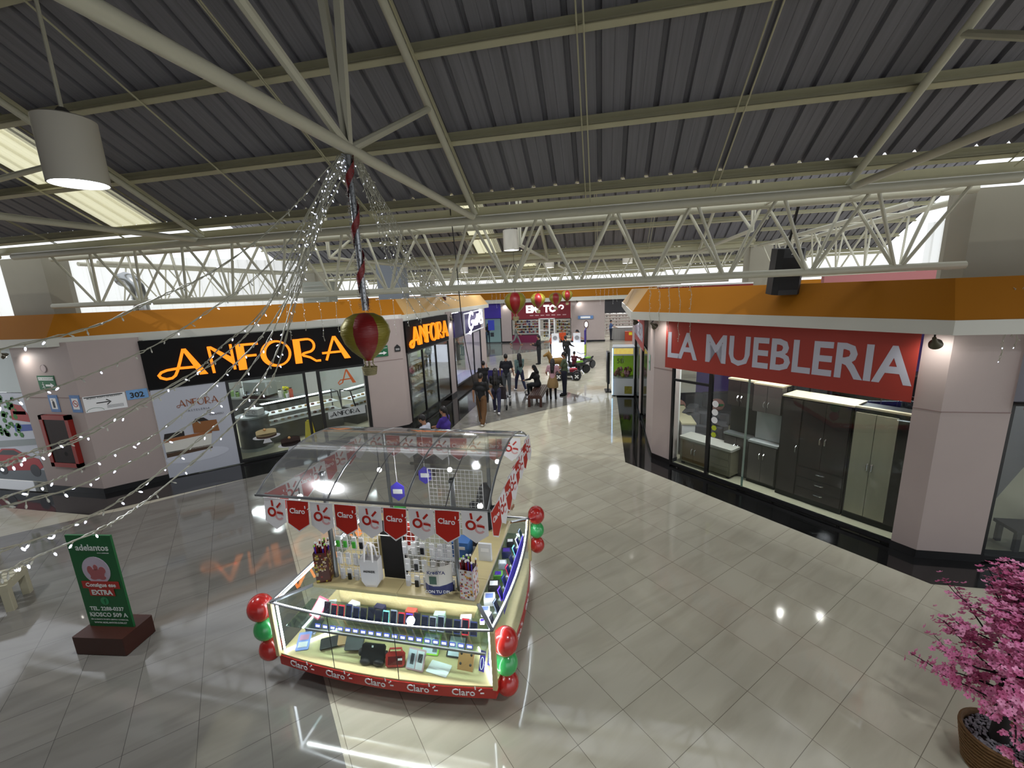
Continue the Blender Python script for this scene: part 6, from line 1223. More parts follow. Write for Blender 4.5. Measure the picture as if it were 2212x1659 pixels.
def flower(c, n, s, bm):
    n = n.normalized(); q = n.to_track_quat('Z', 'Y').to_matrix(); a0 = Rt.uniform(0, 6.28)
    for i in range(5):
        a = a0+i*2*math.pi/5; u = Vector((math.cos(a), math.sin(a), .25)); v = Vector((-math.sin(a), math.cos(a), 0))
        pts = [Vector((0, 0, 0)), u*.55-v*.38, u*1.0-v*.2+Vector((0, 0, .1)), u*1.0+v*.2+Vector((0, 0, .1)), u*.55+v*.38]
        bm.add([c+q@(p*s) for p in pts], [(0, 1, 2, 3, 4)])
    core.add([c+q@Vector((.25*s*math.cos(a), .25*s*math.sin(a), .1*s)) for a in (0, 2.1, 4.2)], [(0, 1, 2)])
br = []
for k in range(58):
    z0 = .60+1.05*k/58; a = k*2.4; L_ = (.64-.38*max(0, (k-24)/34))*Rt.uniform(.72, 1.1); up_ = .0+1.3*(k/58)**2
    base = Vector((TX+.02*(z0-.6), TY+.08*(z0-.6), z0)); d = Vector((math.cos(a), math.sin(a), up_)).normalized(); pts = [base]
    for j in range(1, 6): d = (d+Vector((Rt.uniform(-.25, .25), Rt.uniform(-.25, .25), Rt.uniform(-.12, .22)))).normalized(); pts.append(pts[-1]+d*L_/5)
    if k % 3 == 0 and k < 40: br.append(pts)
    twig.tube(pts, [.011, .009, .007, .005, .004, .003], 5, caps=False)
    for j in range(1, 6):
        for q in range(11 if j > 1 else 4):
            f = Rt.random(); c = pts[j-1].lerp(pts[j], f)+Vector((Rt.gauss(0, .038), Rt.gauss(0, .038), Rt.gauss(0, .035))); flower(c, (c-Vector((TX, TY, .95)))+Vector((Rt.uniform(-.3, .3), Rt.uniform(-.3, .3), .3)), Rt.uniform(.020, .031), flo[Rt.choice((0, 0, 1, 2))])
for lab, (dx, dy), L_ in (('a', (-.42, .1), 0), ('b', (.05, .1), 0)): pass
twig.build('branches', BK, t, True)
for i in range(3): o = flo[i].build('blossoms', PK[i], t); o['kind'] = 'stuff'
o = core.build('blossom_cores', PC, t); o['kind'] = 'stuff'
# ------------------------------------------------------------------ hot air balloon ornaments and garland
GOLD = mat('gold_satin', '#7e7420', .38, .25, bump=.5, nscale=30, stretch=(.4, .4, 3)); CRIM = mat('crimson_satin', '#7c1416', .4, bump=.4, nscale=30, stretch=(.4, .4, 3)); WICK = mat('basket_straw', '#8f8762', .8, noise=.3, nscale=40)
def balloon_orn(x, y, zc, s, label, group=None, cords=True, ph=0.):
    t = thing('balloon_ornament', label, 'ornament', (x, y, zc-.5*s), group=group)
    prof = [(.01, .23), (.10, .222), (.18, .18), (.235, .10), (.245, .02), (.215, -.08), (.15, -.17), (.09, -.23), (.05, -.265), (.045, -.28)]
    for g in range(6):
        b = MB(); A0 = g*math.pi/3+ph; N = 6; vs = []; fs = []
        for r, z in prof:
            for i in range(N+1): a = A0+math.pi/3*i/N; rr = r*(1+.10*math.sin(math.pi*i/N)); vs.append((x+rr*s*math.cos(a), y+rr*s*math.sin(a), zc+z*s))
        for j in range(len(prof)-1):
            for i in range(N): fs.append((j*(N+1)+i, (j+1)*(N+1)+i, (j+1)*(N+1)+i+1, j*(N+1)+i+1))
        b.add(vs, fs); b.build('balloon_gore', CRIM if g % 2 else GOLD, t, True)
    b = MB(); b.lathe([(.06*s, 0), (.075*s, .075*s), (.08*s, .085*s), (.065*s, .085*s), (.055*s, .01*s)], (x, y, zc-.44*s), 18); b.build('wicker_basket', WICK, t, True)
    for k in range(5): MB().tube([((.062+.0035*k)*s*math.cos(a)+x, (.062+.0035*k)*s*math.sin(a)+y, zc+(-.43+.018*k)*s) for a in [q*math.pi/10 for q in range(20)]], .008*s, 5, closed=True).build('wicker_ring', WICK, t, True)
    for k in range(4): a = k*math.pi/2+.6; MB().tube([(x+.065*s*math.cos(a), y+.065*s*math.sin(a), zc-.36*s), (x+.04*s*math.cos(a+.15), y+.04*s*math.sin(a), zc-.32*s), (x+.045*s*math.cos(a), y+.045*s*math.sin(a), zc-.27*s)], .006*s, 5).build('rope', WICK, t, True)
    return t
balloon_orn(-2.06, 3.44, 3.84, .83, 'gold and red hot air balloon ornament with wicker basket hanging above the kiosk', ph=math.radians(-149))
for (px, py, D_, s, lb) in ((1113, 652, 15.6, 1.55, 'large red hot air balloon ornament, leftmost over the corridor'), (1162, 648, 21.9, 1.5, 'second red hot air balloon ornament over the corridor'), (1200, 645, 25.2, 1.5, 'third hot air balloon ornament over the corridor'), (1225, 638, 32, 1.6, 'small farthest hot air balloon ornament over the corridor')):
    p = atD(px, py, D_); balloon_orn(p.x, p.y, p.z, s, lb, group='balloon ornaments over the corridor', ph=math.radians(-170)); MB().cyl((p.x, p.y, p.z+.22*s), (p.x, p.y, rz(p.y, 16.3 if p.y < 16.3 else 26.0 if p.y < 26 else 34.6, 5.5)+.16), .006, n=5).build('hanging_cord', BLK, bpy.data.objects[[o.name for o in COL.objects if o.name.startswith('balloon_ornament')][-1]])
TIN = mat('silver_tinsel', '#b9bcc0', .25, .8); t = thing('garland', 'silver tinsel garland wound with red ribbon hanging down to the balloon ornament', 'garland', (-2.04, 3.44, 4.03))
Z0, Z1 = 4.05, 5.30; MB().cyl((-2.04, 3.44, Z0), (-2.04, 3.44, Z1), .026, n=10).build('pole', mat('silver_pole', '#9c9fa2', .3, .7), t, True)
b = MB(); Rg = random.Random(4)
for k in range(900):
    z = Rg.uniform(Z0, Z1); a = Rg.uniform(0, 6.28); c = Vector((-2.04+.026*math.cos(a), 3.44+.026*math.sin(a), z)); d = Vector((math.cos(a), math.sin(a), Rg.uniform(-.6, .6))).normalized()*.03; w_ = Vector((-math.sin(a), math.cos(a), .3))*.003; b.add([c-w_, c+w_, c+d+w_, c+d-w_], [(0, 1, 2, 3)])
o = b.build('tinsel', TIN, t); o['kind'] = 'stuff'
b = MB(); n = 90; vs = []
for i in range(n+1): a = i/n*2*math.pi*3.2+1; z = Z0+(Z1-Z0)*i/n; r = .036; vs += [(-2.04+r*math.cos(a), 3.44+r*math.sin(a), z), (-2.04+(r+.008)*math.cos(a), 3.44+(r+.008)*math.sin(a), z+.10)]
b.add(vs, [(2*i, 2*i+1, 2*i+3, 2*i+2) for i in range(n)]); b.build('red_ribbon', CRIM, t, True)
# ------------------------------------------------------------------ fairy lights
CORD = mat('clear_cord', '#a9a896', .4); LITB = mat('fairy_bulb', '#ffffff', emit=3.2, ecol='#dfe6ff'); OFFB = mat('fairy_bulb_off', '#cfcfc4', .3)
_bm = {}
def bulb_mesh(lit):
    if lit not in _bm:
        b = MB(); b.tube([(0, 0, 0), (0, 0, -.022)], [.0025, .0035], 5); b.mi = 1; b.tube([(0, 0, -.022), (0, 0, -.034), (0, 0, -.045)], [.004, .0062, .003], 6)
        me = bpy.data.meshes.new('bulb'); me.from_pydata([v[:] for v in b.v], [], b.f); me.materials.append(CORD); me.materials.append(LITB if lit else OFFB)
        for p, k in zip(me.polygons, b.m): p.material_index = k
        _bm[lit] = me
    return _bm[lit]
Rf_ = random.Random(9)
def catmull(P, n=8):
    P = [Vector(p) for p in P]; out = []
    for i in range(len(P)-1):
        a, b, c, d = P[max(i-1, 0)], P[i], P[i+1], P[min(i+2, len(P)-1)]
        for k in range(n): t = k/n; out.append(.5*((2*b)+(c-a)*t+(2*a-5*b+4*c-d)*t*t+(3*b-a-3*c+d)*t**3))
    return out+[P[-1]]
def fairy(P, label, group, litp=.7, gap=.085, r=.0040, twist=.006, straight=False):
    C = P if straight else catmull(P); t = thing('fairy_light_string', label, 'fairy lights', C[0], group=group)
    off = [Vector((Rf_.uniform(-1, 1), Rf_.uniform(-1, 1), Rf_.uniform(-1, 1)))*twist for _ in C]
    MB().tube([c+o for c, o in zip(C, off)], r, 4).build('cord', CORD, t, True); MB().tube([c-o for c, o in zip(C, off)], r*.8, 4).build('cord', CORD, t, True)
    acc = 0; cnt = 0
    for a, b in zip(C, C[1:]):
        L = (b-a).length; acc += L
        while acc > gap and cnt < 98:
            acc -= gap; cnt += 1; p = a.lerp(b, max(0, 1-acc/max(L, 1e-6))); lit = Rf_.random() < litp
            o = bpy.data.objects.new('bulb', bulb_mesh(lit)); COL.objects.link(o); o.parent = t
            M = Matrix.Translation(p)@Matrix.Rotation(Rf_.uniform(0, 6.28), 4, 'Z')@Matrix.Rotation(Rf_.uniform(.1, 1.3), 4, 'X')@Matrix.Scale(.78, 4); o.matrix_local = MX[t.name].inverted()@M
NODE = Vector((-2.06, 3.44, 5.32))
PIX = [([(0, 755), (200, 706), (330, 648), (450, 592), (560, 516), (640, 440), (700, 372)], 1.9, 3.6, .25),
       ([(0, 872), (127, 834), (253, 784), (354, 735), (443, 677), (557, 595), (640, 500), (700, 400)], 1.9, 3.6, .35),
       ([(0, 1000), (76, 972), (177, 937), (329, 855), (430, 796), (481, 746), (560, 680), (640, 560), (700, 420)], 1.8, 3.7, .65),
       ([(0, 1008), (90, 980), (190, 940), (320, 868), (440, 798), (540, 715), (610, 610), (670, 500), (708, 400)], 1.85, 3.75, .5),
       ([(0, 1077), (109, 1040), (190, 1005), (278, 962), (337, 937), (430, 863), (494, 800), (570, 720), (630, 620), (690, 460)], 1.7, 3.7, .4),
       ([(0, 1096), (152, 1056), (228, 1023), (316, 980), (418, 911), (481, 863), (565, 760), (620, 650), (670, 540), (706, 420)], 1.7, 3.75, .5),
       ([(0, 1190), (127, 1147), (228, 1099), (316, 1043), (405, 970), (481, 906), (544, 850), (598, 760), (635, 640), (690, 480)], 1.5, 3.7, .8),
       ([(0, 1240), (76, 1203), (203, 1149), (291, 1099), (380, 1030), (468, 952), (560, 858), (600, 790), (640, 650), (700, 470)], 1.5, 3.75, .45)]
nm8 = ['topmost', 'second from the top', 'third from the top', 'fourth from the top', 'fifth from the top', 'third from the bottom', 'second from the bottom', 'lowest']
for i, (pp, d0, d1, lp) in enumerate(PIX):
    n = len(pp)-1; q0 = Vector(pp[0]); ext = (pp[0][0]-60, pp[0][1]+22); pts = [atD(*ext, d0-.08)]+[atD(x, y, d0+(d1-d0)*(k/n)**.8) for k, (x, y) in enumerate(pp)]+[NODE+Vector((Rf_.uniform(-.03, .03), 0, -.02*i))]
    fairy(pts, f'fairy light string sloping to the left edge, {nm8[i]} of the eight', 'fairy light strings fanning out to the left', lp, .10)
for i in range(5):
    e = atD(640-14*i, 640+10*(i % 3), 3.75); fairy([NODE+Vector((-.02*i, .02, 0)), atD(700-7*i, 450, 3.78), e], f'short bundled fairy light string below the roof node, {["rightmost","second","third","fourth","leftmost"][i]}', 'bundled fairy lights below the roof node', .35, .06)
for i in range(8):
    px = 905+22*i; e = atD(px, 690-10*i, 8.0+.55*i); m1 = atD(800+6*i, 440+2*i, 4.0+.1*i); m2 = atD(850+14*i, 590+4*i, 5.5+.3*i)
    fairy([NODE+Vector((.05, .02*i, -.03)), m1, m2, e], f'unlit fairy light string running to the corridor fascia, {["first","second","third","fourth","fifth","sixth","seventh","last"][i]} from the left', 'unlit fairy light strings towards the corridor', .06, .07, .0028)
def icicle(x, y, z, L, label, group, lp, back=None): fairy(([Vector(back)] if back else [])+[Vector((x, y, z-k*L/7))+Vector((Rf_.uniform(-.02, .02), Rf_.uniform(-.01, .01), 0)) for k in range(8)], label, group, lp, .09, .003, .01)
for i in range(10):
    s = 3.1+i*.40; p = LWp(s, 0, .42); icicle(p.x, p.y, 4.12, [.9, .7, 1.0, .8, .75][i % 5]*1.05, f'short fairy light string over the left ochre fascia, {["first","second","third","fourth","fifth","sixth","seventh","eighth","ninth","tenth"][i]} from the left', 'fairy lights hanging over the left fascia', .25, back=LWp(s, 4.13, .0))
for i in range(5):
    s = -.35+i*.25; p = RWp(s, 0, .42); icicle(p.x, p.y, 4.15, [1.0, .95, 1.15, 1.15, 1.2][i], f'thin fairy light string over the right ochre fascia, {["first","second","third","fourth","fifth"][i]} from the left', 'fairy lights hanging over the right fascia', .0, back=RWp(s, 4.13, .0))
for i in range(3): p = atD(2190+12*i, 640, 5.2); icicle(p.x, p.y, p.z+.1, [.9, .6, .75][i], f'lit hanging fairy lights at the right edge, {["left", "middle", "right"][i]}', 'lit fairy lights at the right edge', .8)
for i in range(12):
    px = 1062+i*9 if i < 6 else 1288+(i-6)*9; p = atY(px, 628, 34.75); icicle(p.x, p.y, 4.18, [.85, 1.25, 1.05][i % 3], f'far icicle light {"left of the balloons" if i < 6 else "right of the balloons"}, {["first","second","third","fourth","fifth","sixth"][i % 6]}', 'far hanging fairy lights in the corridor', .9)
# loudspeaker on the truss
t = thing('loudspeaker', 'black loudspeaker hanging in the box truss at the right', 'loudspeaker', (2.62, 7.28, 3.78)); b = MB(); b.box(-.22, .22, -.16, .16, 0, .72, bev=.07)
M = T(2.90, 7.95, 3.95, .15, .12); b.v = [M@v for v in b.v]; b.build('case', mat('speaker_black', '#131416', .5), t, True); b = MB(); b.box(-.15, .15, -.165, -.16, .08, .58); b.v = [M@v for v in b.v]; b.build('grille', mat('grille', '#08080a', .7), t); b = MB(); b.box(-.04, .04, -.168, -.164, .63, .64); b.v = [M@v for v in b.v]; b.build('badge', WHT, t)
MB().bar((2.90, 7.9, 4.66), (2.90, 7.62, 5.28), .03).build('bracket', BLK, t)
# things on the shop roofs
t = thing('exhaust_pipe', 'shiny bent metal exhaust pipe on the left block', 'pipe', (-12.2, 9.4, 3.62)); DUC = mat('duct', '#a5a8a8', .25, .9); MB().tube([(-12.1, 9.3, 3.63), (-12.1, 9.3, 4.5), (-12.13, 9.3, 4.72), (-12.25, 9.3, 4.88), (-12.42, 9.3, 4.94), (-12.6, 9.3, 4.9)], .17, 16).build('duct', DUC, t, True)
for z in (3.8, 4.1, 4.4): MB().lathe([(.18, 0), (.18, .02)], (-12.1, 9.3, z), 16, caps=False).build('seam_ring', DUC, t, True)
t = thing('air_conditioner', 'white air conditioner box with louvres behind the left fascia', 'air conditioner', (-9.0, 12.2, 3.62)); MB().box(-9.5, -8.6, 12.4, 12.9, 3.63, 4.75, bev=.02).build('casing', mat('ac_grey', '#8f9388', .5), t)
for k in range(8): b = MB(); b.slab([(-9.42, 12.39, 3.75+k*.12), (-8.68, 12.39, 3.75+k*.12), (-8.68, 12.36, 3.79+k*.12), (-9.42, 12.36, 3.79+k*.12)], .008); b.build('louvre', mat('ac_light', '#b5b8b0', .5), t)
t = thing('roof_cabinet', 'grey metal cabinet on the far left roof', 'cabinet', (-7.9, 15.2, 3.62)); MB().box(-8.4, -7.4, 15.2, 15.8, 3.63, 5.4, bev=.02).build('casing', mat('cab_grey', '#8b929a', .5), t)
for i, (x0, x1, y, z0, z1, c, lb) in enumerate(((5.5, 10.5, 12.5, 3.63, 4.35, '#a86a6a', 'dusty pink parapet on the right block'), (1.9, 5.0, 16.2, 3.63, 4.12, '#8e2f26', 'red awning edge behind the right fascia'), (-8.6, -6.4, 17.0, 3.63, 4.1, '#4a1a1a', 'dark red awning edge behind the left fascia'))):
    t = thing('parapet', lb, 'parapet', ((x0+x1)/2, y, z0)); MB().box(x0, x1, y, y+.15, z0, z1).build('panel', mat('par%d' % i, c, .7), t); MB().box(x0, x1, y-.02, y+.17, z1, z1+.05).build('capping', WHITE, t)
t = thing('cable', 'thin black cable hanging from the roof beside the corridor', 'cable', (-2.2, 6.8, 3.4)); p0 = atD(972, 450, 7.0); p1 = atD(1040, 905, 8.8); MB().tube(catmull([p0, atD(985, 560, 7.3), atD(1003, 730, 7.8), p1]), .009, 5).build('wire', BLK, t, True)
# ------------------------------------------------------------------ claw machine, rides, promotion counter
p = at(1345, 853); t = thing('claw_machine', 'white claw machine with green back panel, plush toys and blue light strip', 'claw machine', M=T(.80, 17.05, 0, -.05)); W, D_ = .42, .40; WM = mat('machine_white', '#b9bec0', .4)
MB().box(-W, W, -D_, D_, .05, .72, bev=.02).build('lower_body', WM, t, local=True); MB().box(-W, W, -D_, D_, 1.62, 1.95, bev=.02).build('top_box', WM, t, local=True)
for sx in (-1, 1):
    for sy in (-1, 1): MB().box(min(sx*W, sx*(W-.04)), max(sx*W, sx*(W-.04)), min(sy*D_, sy*(D_-.04)), max(sy*D_, sy*(D_-.04)), .72, 1.62).build('corner_post', WM, t, local=True); MB().cyl((sx*(W-.08), sy*(D_-.08), 0), (sx*(W-.08), sy*(D_-.08), .05), .04, n=10).build('foot', BLK, t, local=True)
MB().box(-W+.04, W-.04, D_-.05, D_-.04, .72, 1.62).build('back_panel', mat('lime_panel', '#7fa81e', .5, emit=.35), t, local=True); MB().box(-W+.04, W-.04, -D_+.005, -D_+.01, .72, 1.62).build('front_glass', SHOPGL, t, local=True)
MB().box(-W+.06, W-.06, -D_-.004, -D_, 1.68, 1.90).build('sign_panel', mat('panel_yellow', '#c9b25a', .5, emit=.8, noise=.5, nscale=9), t, local=True); MB().box(-W+.0, -W+.03, -D_-.02, -D_-.004, .08, 1.9).build('light_strip', mat('strip_blue', '#9fd0ff', emit=5), t, local=True)
MB().box(.06, .34, -D_-.006, -D_, .12, .42).build('toy_print', mat('print_olive', '#7f7a2a', .5, noise=.6, nscale=14), t, local=True); text('5B', .26, MX[t.name]@T(-.12, D_-.055, 1.2, 0, math.pi/2), BLK, t)
MB().cyl((0, 0, 1.62), (0, 0, 1.42), .01, n=6).build('claw_rod', CHR, t, local=True)
for k in range(3): a = k*2.1; MB().tube([(0, 0, 1.42), (.06*math.cos(a), .06*math.sin(a), 1.38), (.03*math.cos(a), .03*math.sin(a), 1.31)], .007, 5).build('claw_finger', CHR, t, local=True)
Rc = random.Random(6)
for k in range(22):
    q = thing('plush_toy', f'small plush toy heaped inside the claw machine', 'plush toy', M=T(.80, 17.05, 0, -.05), group='plush toys in the claw machine'); c = Vector((Rc.uniform(-.3, .3), Rc.uniform(-.28, .25), .79+.09*(k//8))); m_ = [mat('plush_pink', '#c98f9a', .9), mat('plush_yellow', '#a3a332', .9), mat('plush_brown', '#7a4a3a', .9)][k % 3]
    MB().ball(c, .075, 10).build('toy_body', m_, q, True, local=True); MB().ball(c+Vector((0, -.02, .075)), .05, 8).build('toy_head', m_, q, True, local=True)
t = thing('tall_display', 'tall black screen stand beside the claw machine', 'display', M=T(.22, 17.6, 0, .1)); MB().box(-.05, .05, -.25, .25, .35, 1.65, bev=.03).build('screen', BLK, t, local=True); MB().box(-.12, .12, -.28, .28, 0, .04).build('base', BLK, t, local=True); MB().box(-.03, .03, -.05, .05, .04, .36).build('post', BLK, t, local=True)
t = thing('toy_quad', 'black ride on toy car with white four spoke wheels', 'ride', M=T(-1.62, 19.9, 0, .08)); TB = mat('toy_black', '#0f1012', .35)
for sx in (-.42, .42):
    for sy in (-.25, .55): 
        M = Matrix.Rotation(math.pi/2, 3, 'X'); MB().lathe([(.06, -.07), (.17, -.07), (.20, -.04), (.20, .04), (.17, .07), (.06, .07)], (sx, sy, .2), 20, M=M).build('tyre', TB, t, True, local=True)
        b = MB()
        for a in (math.pi/4, -math.pi/4): b.bar((sx-.11*math.cos(a), sy-.075, .2-.11*math.sin(a)), (sx+.11*math.cos(a), sy-.075, .2+.11*math.sin(a)), .05, .02, up=(0, 1, 0))
        b.build('hub_spokes', WHT, t, local=True)
MB().box(-.5, .5, -.2, .5, .22, .38, bev=.08).build('chassis', TB, t, True, local=True); MB().box(-.45, -.05, -.22, .52, .38, .52, bev=.08).build('bonnet', TB, t, True, local=True); MB().box(.1, .45, -.05, .35, .38, .5, bev=.05).build('seat', mat('seat_red', '#8e2430', .6), t, True, local=True)
for sx in (-.42, .42): MB().tube([(sx+.2*math.cos(a), -.24, .21+.25*math.sin(a)) for a in [k*math.pi/8 for k in range(9)]], .03, 6).build('mudguard', TB, t, True, local=True)
MB().tube([(-.1, .2, .5), (.0, .2, .72)], .012, 6).build('steering_column', TB, t, local=True)
t = thing('toy_motorbike', 'dark ride on motorbike with green trim behind the toy car', 'ride', M=T(-1.25, 21.3, 0, .5))
for sx in (-.5, .5): MB().lathe([(.08, -.06), (.2, -.06), (.23, 0), (.2, .06), (.08, .06)], (sx, 0, .23), 18, M=Matrix.Rotation(math.pi/2, 3, 'X')).build('tyre', TB, t, True, local=True)
b = MB(); cap(b, (-.3, 0, .5), (.35, 0, .5), .14, .12); cap(b, (-.3, 0, .5), (-.5, 0, .7), .1, .05); cap(b, (.3, 0, .5), (.55, 0, .62), .08, .05); fuse(b, 'fairing', TB, t, .03, 3); MB().tube([(-.4, -.3, .95), (-.42, 0, .88), (-.4, .3, .95)], .016, 6).build('handlebar', TB, t, True, local=True); MB().box(-.1, .3, -.09, .09, .58, .66, bev=.03).build('seat', mat('trim_green', '#6fa32c', .5), t, True, local=True)
for k_, (x, y, lb) in enumerate(((-.85, 22.6, 'second dark ride on motorbike, farther right'),)):
    dup(t, T(x, y, 0, .9), lb)
# toy horse
t = thing('toy_horse', 'brown plush ride on horse near the promotion counter', 'ride', M=T(-2.35, 21.6, 0, .4)); HB = mat('plush_horse', '#6e5222', .9); b = MB(); cap(b, (-.22, 0, .62), (.25, 0, .62), .17, .18); cap(b, (-.25, 0, .68), (-.42, 0, 1.02), .12, .10); cap(b, (-.42, 0, 1.02), (-.62, 0, .93), .095, .065)
for sx in (-.2, .24):
    for sy in (-.1, .1): cap(b, (sx, sy, .55), (sx+.03, sy, .3), .08, .06); cap(b, (sx+.03, sy, .3), (sx, sy, .06), .055, .06)
for sy in (-.05, .05): cap(b, (-.38, sy, 1.1), (-.36, sy, 1.2), .03, .015)
fuse(b, 'horse_body', HB, t, .022, 3); b = MB(); cap(b, (.4, 0, .66), (.5, 0, .35), .04, .05); fuse(b, 'tail', HAIRB, t, .02, 1); b = MB(); cap(b, (-.36, 0, 1.15), (-.2, 0, .85), .03, .035); fuse(b, 'mane', mat('mane', '#a88a55', .9), t, .016, 1)
for x, c, lb in ((-2.1, '#b3606e', 'pink toy ride lying low beside the horse'), (-1.9, '#b8bcc8', 'white and pink toy ride beside the toy car')):
    t = thing('toy_ride', lb, 'ride', M=T(x, 20.6+.3*(x > -2), 0, .4)); b = MB(); cap(b, (-.25, 0, .3), (.25, 0, .3), .16, .14); cap(b, (-.25, 0, .3), (-.35, 0, .55), .1, .06); fuse(b, 'body', mat('ride'+c, c, .5), t, .025, 3, ) ; [MB().lathe([(.05, -.03), (.09, -.03), (.09, .03), (.05, .03)], (sx, sy, .09), 12, M=Matrix.Rotation(math.pi/2, 3, 'X')).build('wheel', TB, t, True, local=True) for sx in (-.22, .22) for sy in (-.14, .14)]
# promotion counter
t = thing('promotion_counter', 'glowing white promotion counter with purple and lime end panel', 'counter', M=T(-1.9, 25.6, 0, 0)); LC = mat('counter_glow', '#e8ecff', emit=1.3)
MB().box(-1.1, .85, -.3, .3, 0, 1.05, bev=.02).build('counter_body', LC, t, local=True); MB().box(.88, .95, -1.2, .4, 0, .45).build('end_panel', PH[5], t, local=True); MB().box(.88, .95, -1.2, .4, .45, 1.1).build('end_panel', mat('lime_end', '#9db32c', .5), t, local=True); MB().box(.88, .95, -1.2, .4, 1.1, 1.9).build('end_panel', mat('purple_end', '#2c1a78', .5), t, local=True)
for x, z in ((-.9, 1.05), (.4, 1.05)): MB().box(x-.22, x+.22, -.05, .05, z, z+.6, bev=.02).build('header_panel', WHT, t, local=True)
for x in (-.9, .4): MB().lathe([(.13, 0), (.13, .02)], (x, -.07, 1.38), 18, M=Matrix.Rotation(math.pi/2, 3, 'X')).build('round_print', mat('grey_print', '#5d5d60', .5), t, local=True)
# ------------------------------------------------------------------ far shops
BYf = 35.15
t = thing('shop_sign', 'red shop sign with white lettering and small starry logo over the far shop', 'sign', (-5, BYf, 1.95)); MB().box(-7.45, -2.55, BYf-.08, BYf, 1.95, 3.3).build('panel', mat('far_red', '#7d1a26', .5), t); LW_ = mat('far_white', '#ffffff', emit=1.2)
text_fit('EM', 1.0, .62, T(-6.2, BYf-.085, 2.45, 0, math.pi/2), LW_, t, bold=.05); text_fit('TO', 1.05, .62, T(-4.75, BYf-.085, 2.45, 0, math.pi/2), LW_, t, bold=.05); b = MB(); ribbon(b, arc(-3.3, 2.85, .17, .14, -90, 200, 10), .1, T(0, BYf-.085, 0, 0, math.pi/2), .01); b.build('logo_mark', LW_, t)
for k in range(7): MB().box(-5.9+k*.45, -5.6+k*.45, BYf-.09, BYf-.08, 2.2, 2.27).build('small_print', mat('far_print', '#c9a0a0', .5), t)
o = struct(MB().box(-7.45, -5.2, BYf-.05, BYf, 0, .62).build('wall_back', mat('far_plinth', '#6d1a3c', .4)), 'dark pink plinth under the far shop window'); 
window('window_8', Vector((-7.45, BYf, 0)), Vector((-5.15, BYf, 0)), .62, 1.95, None, 'left window of the far red shop', .05); window('door_2', Vector((-5.1, BYf, 0)), Vector((-3.9, BYf, 0)), .02, 1.9, None, 'white framed glass door of the far red shop', .08); window('window_9', Vector((-3.85, BYf, 0)), Vector((-2.55, BYf, 0)), .3, 1.95, None, 'right window of the far red shop', .05)
t = thing('door_frame', 'white frame around the glass door of the far red shop', 'door frame', (-4.5, BYf-.06, 0)); [MB().box(x-.06, x+.06, BYf-.1, BYf-.04, 0, 1.95).build('upright', WHITE, t) for x in (-5.12, -4.3, -3.88)]; MB().box(-5.18, -3.82, BYf-.1, BYf-.04, 1.9, 1.98).build('head', WHITE, t); MB().box(-5.06, -4.36, BYf-.09, BYf-.05, .98, 1.04).build('mid_rail', WHITE, t)
Rs = random.Random(8); cols = ['#8e2030', '#b08a2a', '#c9c2b8', '#3a2a52', '#a3445a', '#2f2f33', '#c06a2c', '#d0d0d4']
for j, (xa, xb, za, zb, nx, nz, yy, nm) in enumerate(((-7.3, -5.3, .75, 1.85, 12, 5, BYf+.5, 'left window of the red shop'), (-5.0, -4.0, .3, 1.8, 6, 6, BYf+1.5, 'door of the red shop'), (-3.75, -2.65, .5, 1.85, 7, 5, BYf+.5, 'right window of the red shop'))):
    for b_ in range(nz):
        z = za+(zb-za)*b_/nz; q = thing('display_shelf', f'display shelf behind the {nm}, level {["one","two","three","four","five","six"][b_]} from below', 'shelf', ((xa+xb)/2, yy, z)); MB().box(xa, xb, yy-.15, yy+.15, z, z+.02).build('board', WHITE, q); [MB().box(x_-.01, x_+.01, yy+.1, yy+.15, 0 if b_ == 0 else z-(zb-za)/nz+.02, z).build('support', WHITE, q) for x_ in (xa+.01, xb-.01)]
        for a_ in range(nx):
            x = xa+(xb-xa)*(a_+.5)/nx; h_ = Rs.uniform(.09, .19); q = thing('toy_package', f'coloured package on the shelves behind the {nm}', 'package', (x, yy, z+.02), group=f'packages behind the {nm}'); w_ = (xb-xa)/nx*.4; c = Rs.choice(cols); MB().box(x-w_, x+w_, yy-.1, yy+.08, z+.02, z+.02+h_, bev=.01).build('carton', mat('pk'+c, c, .5), q)
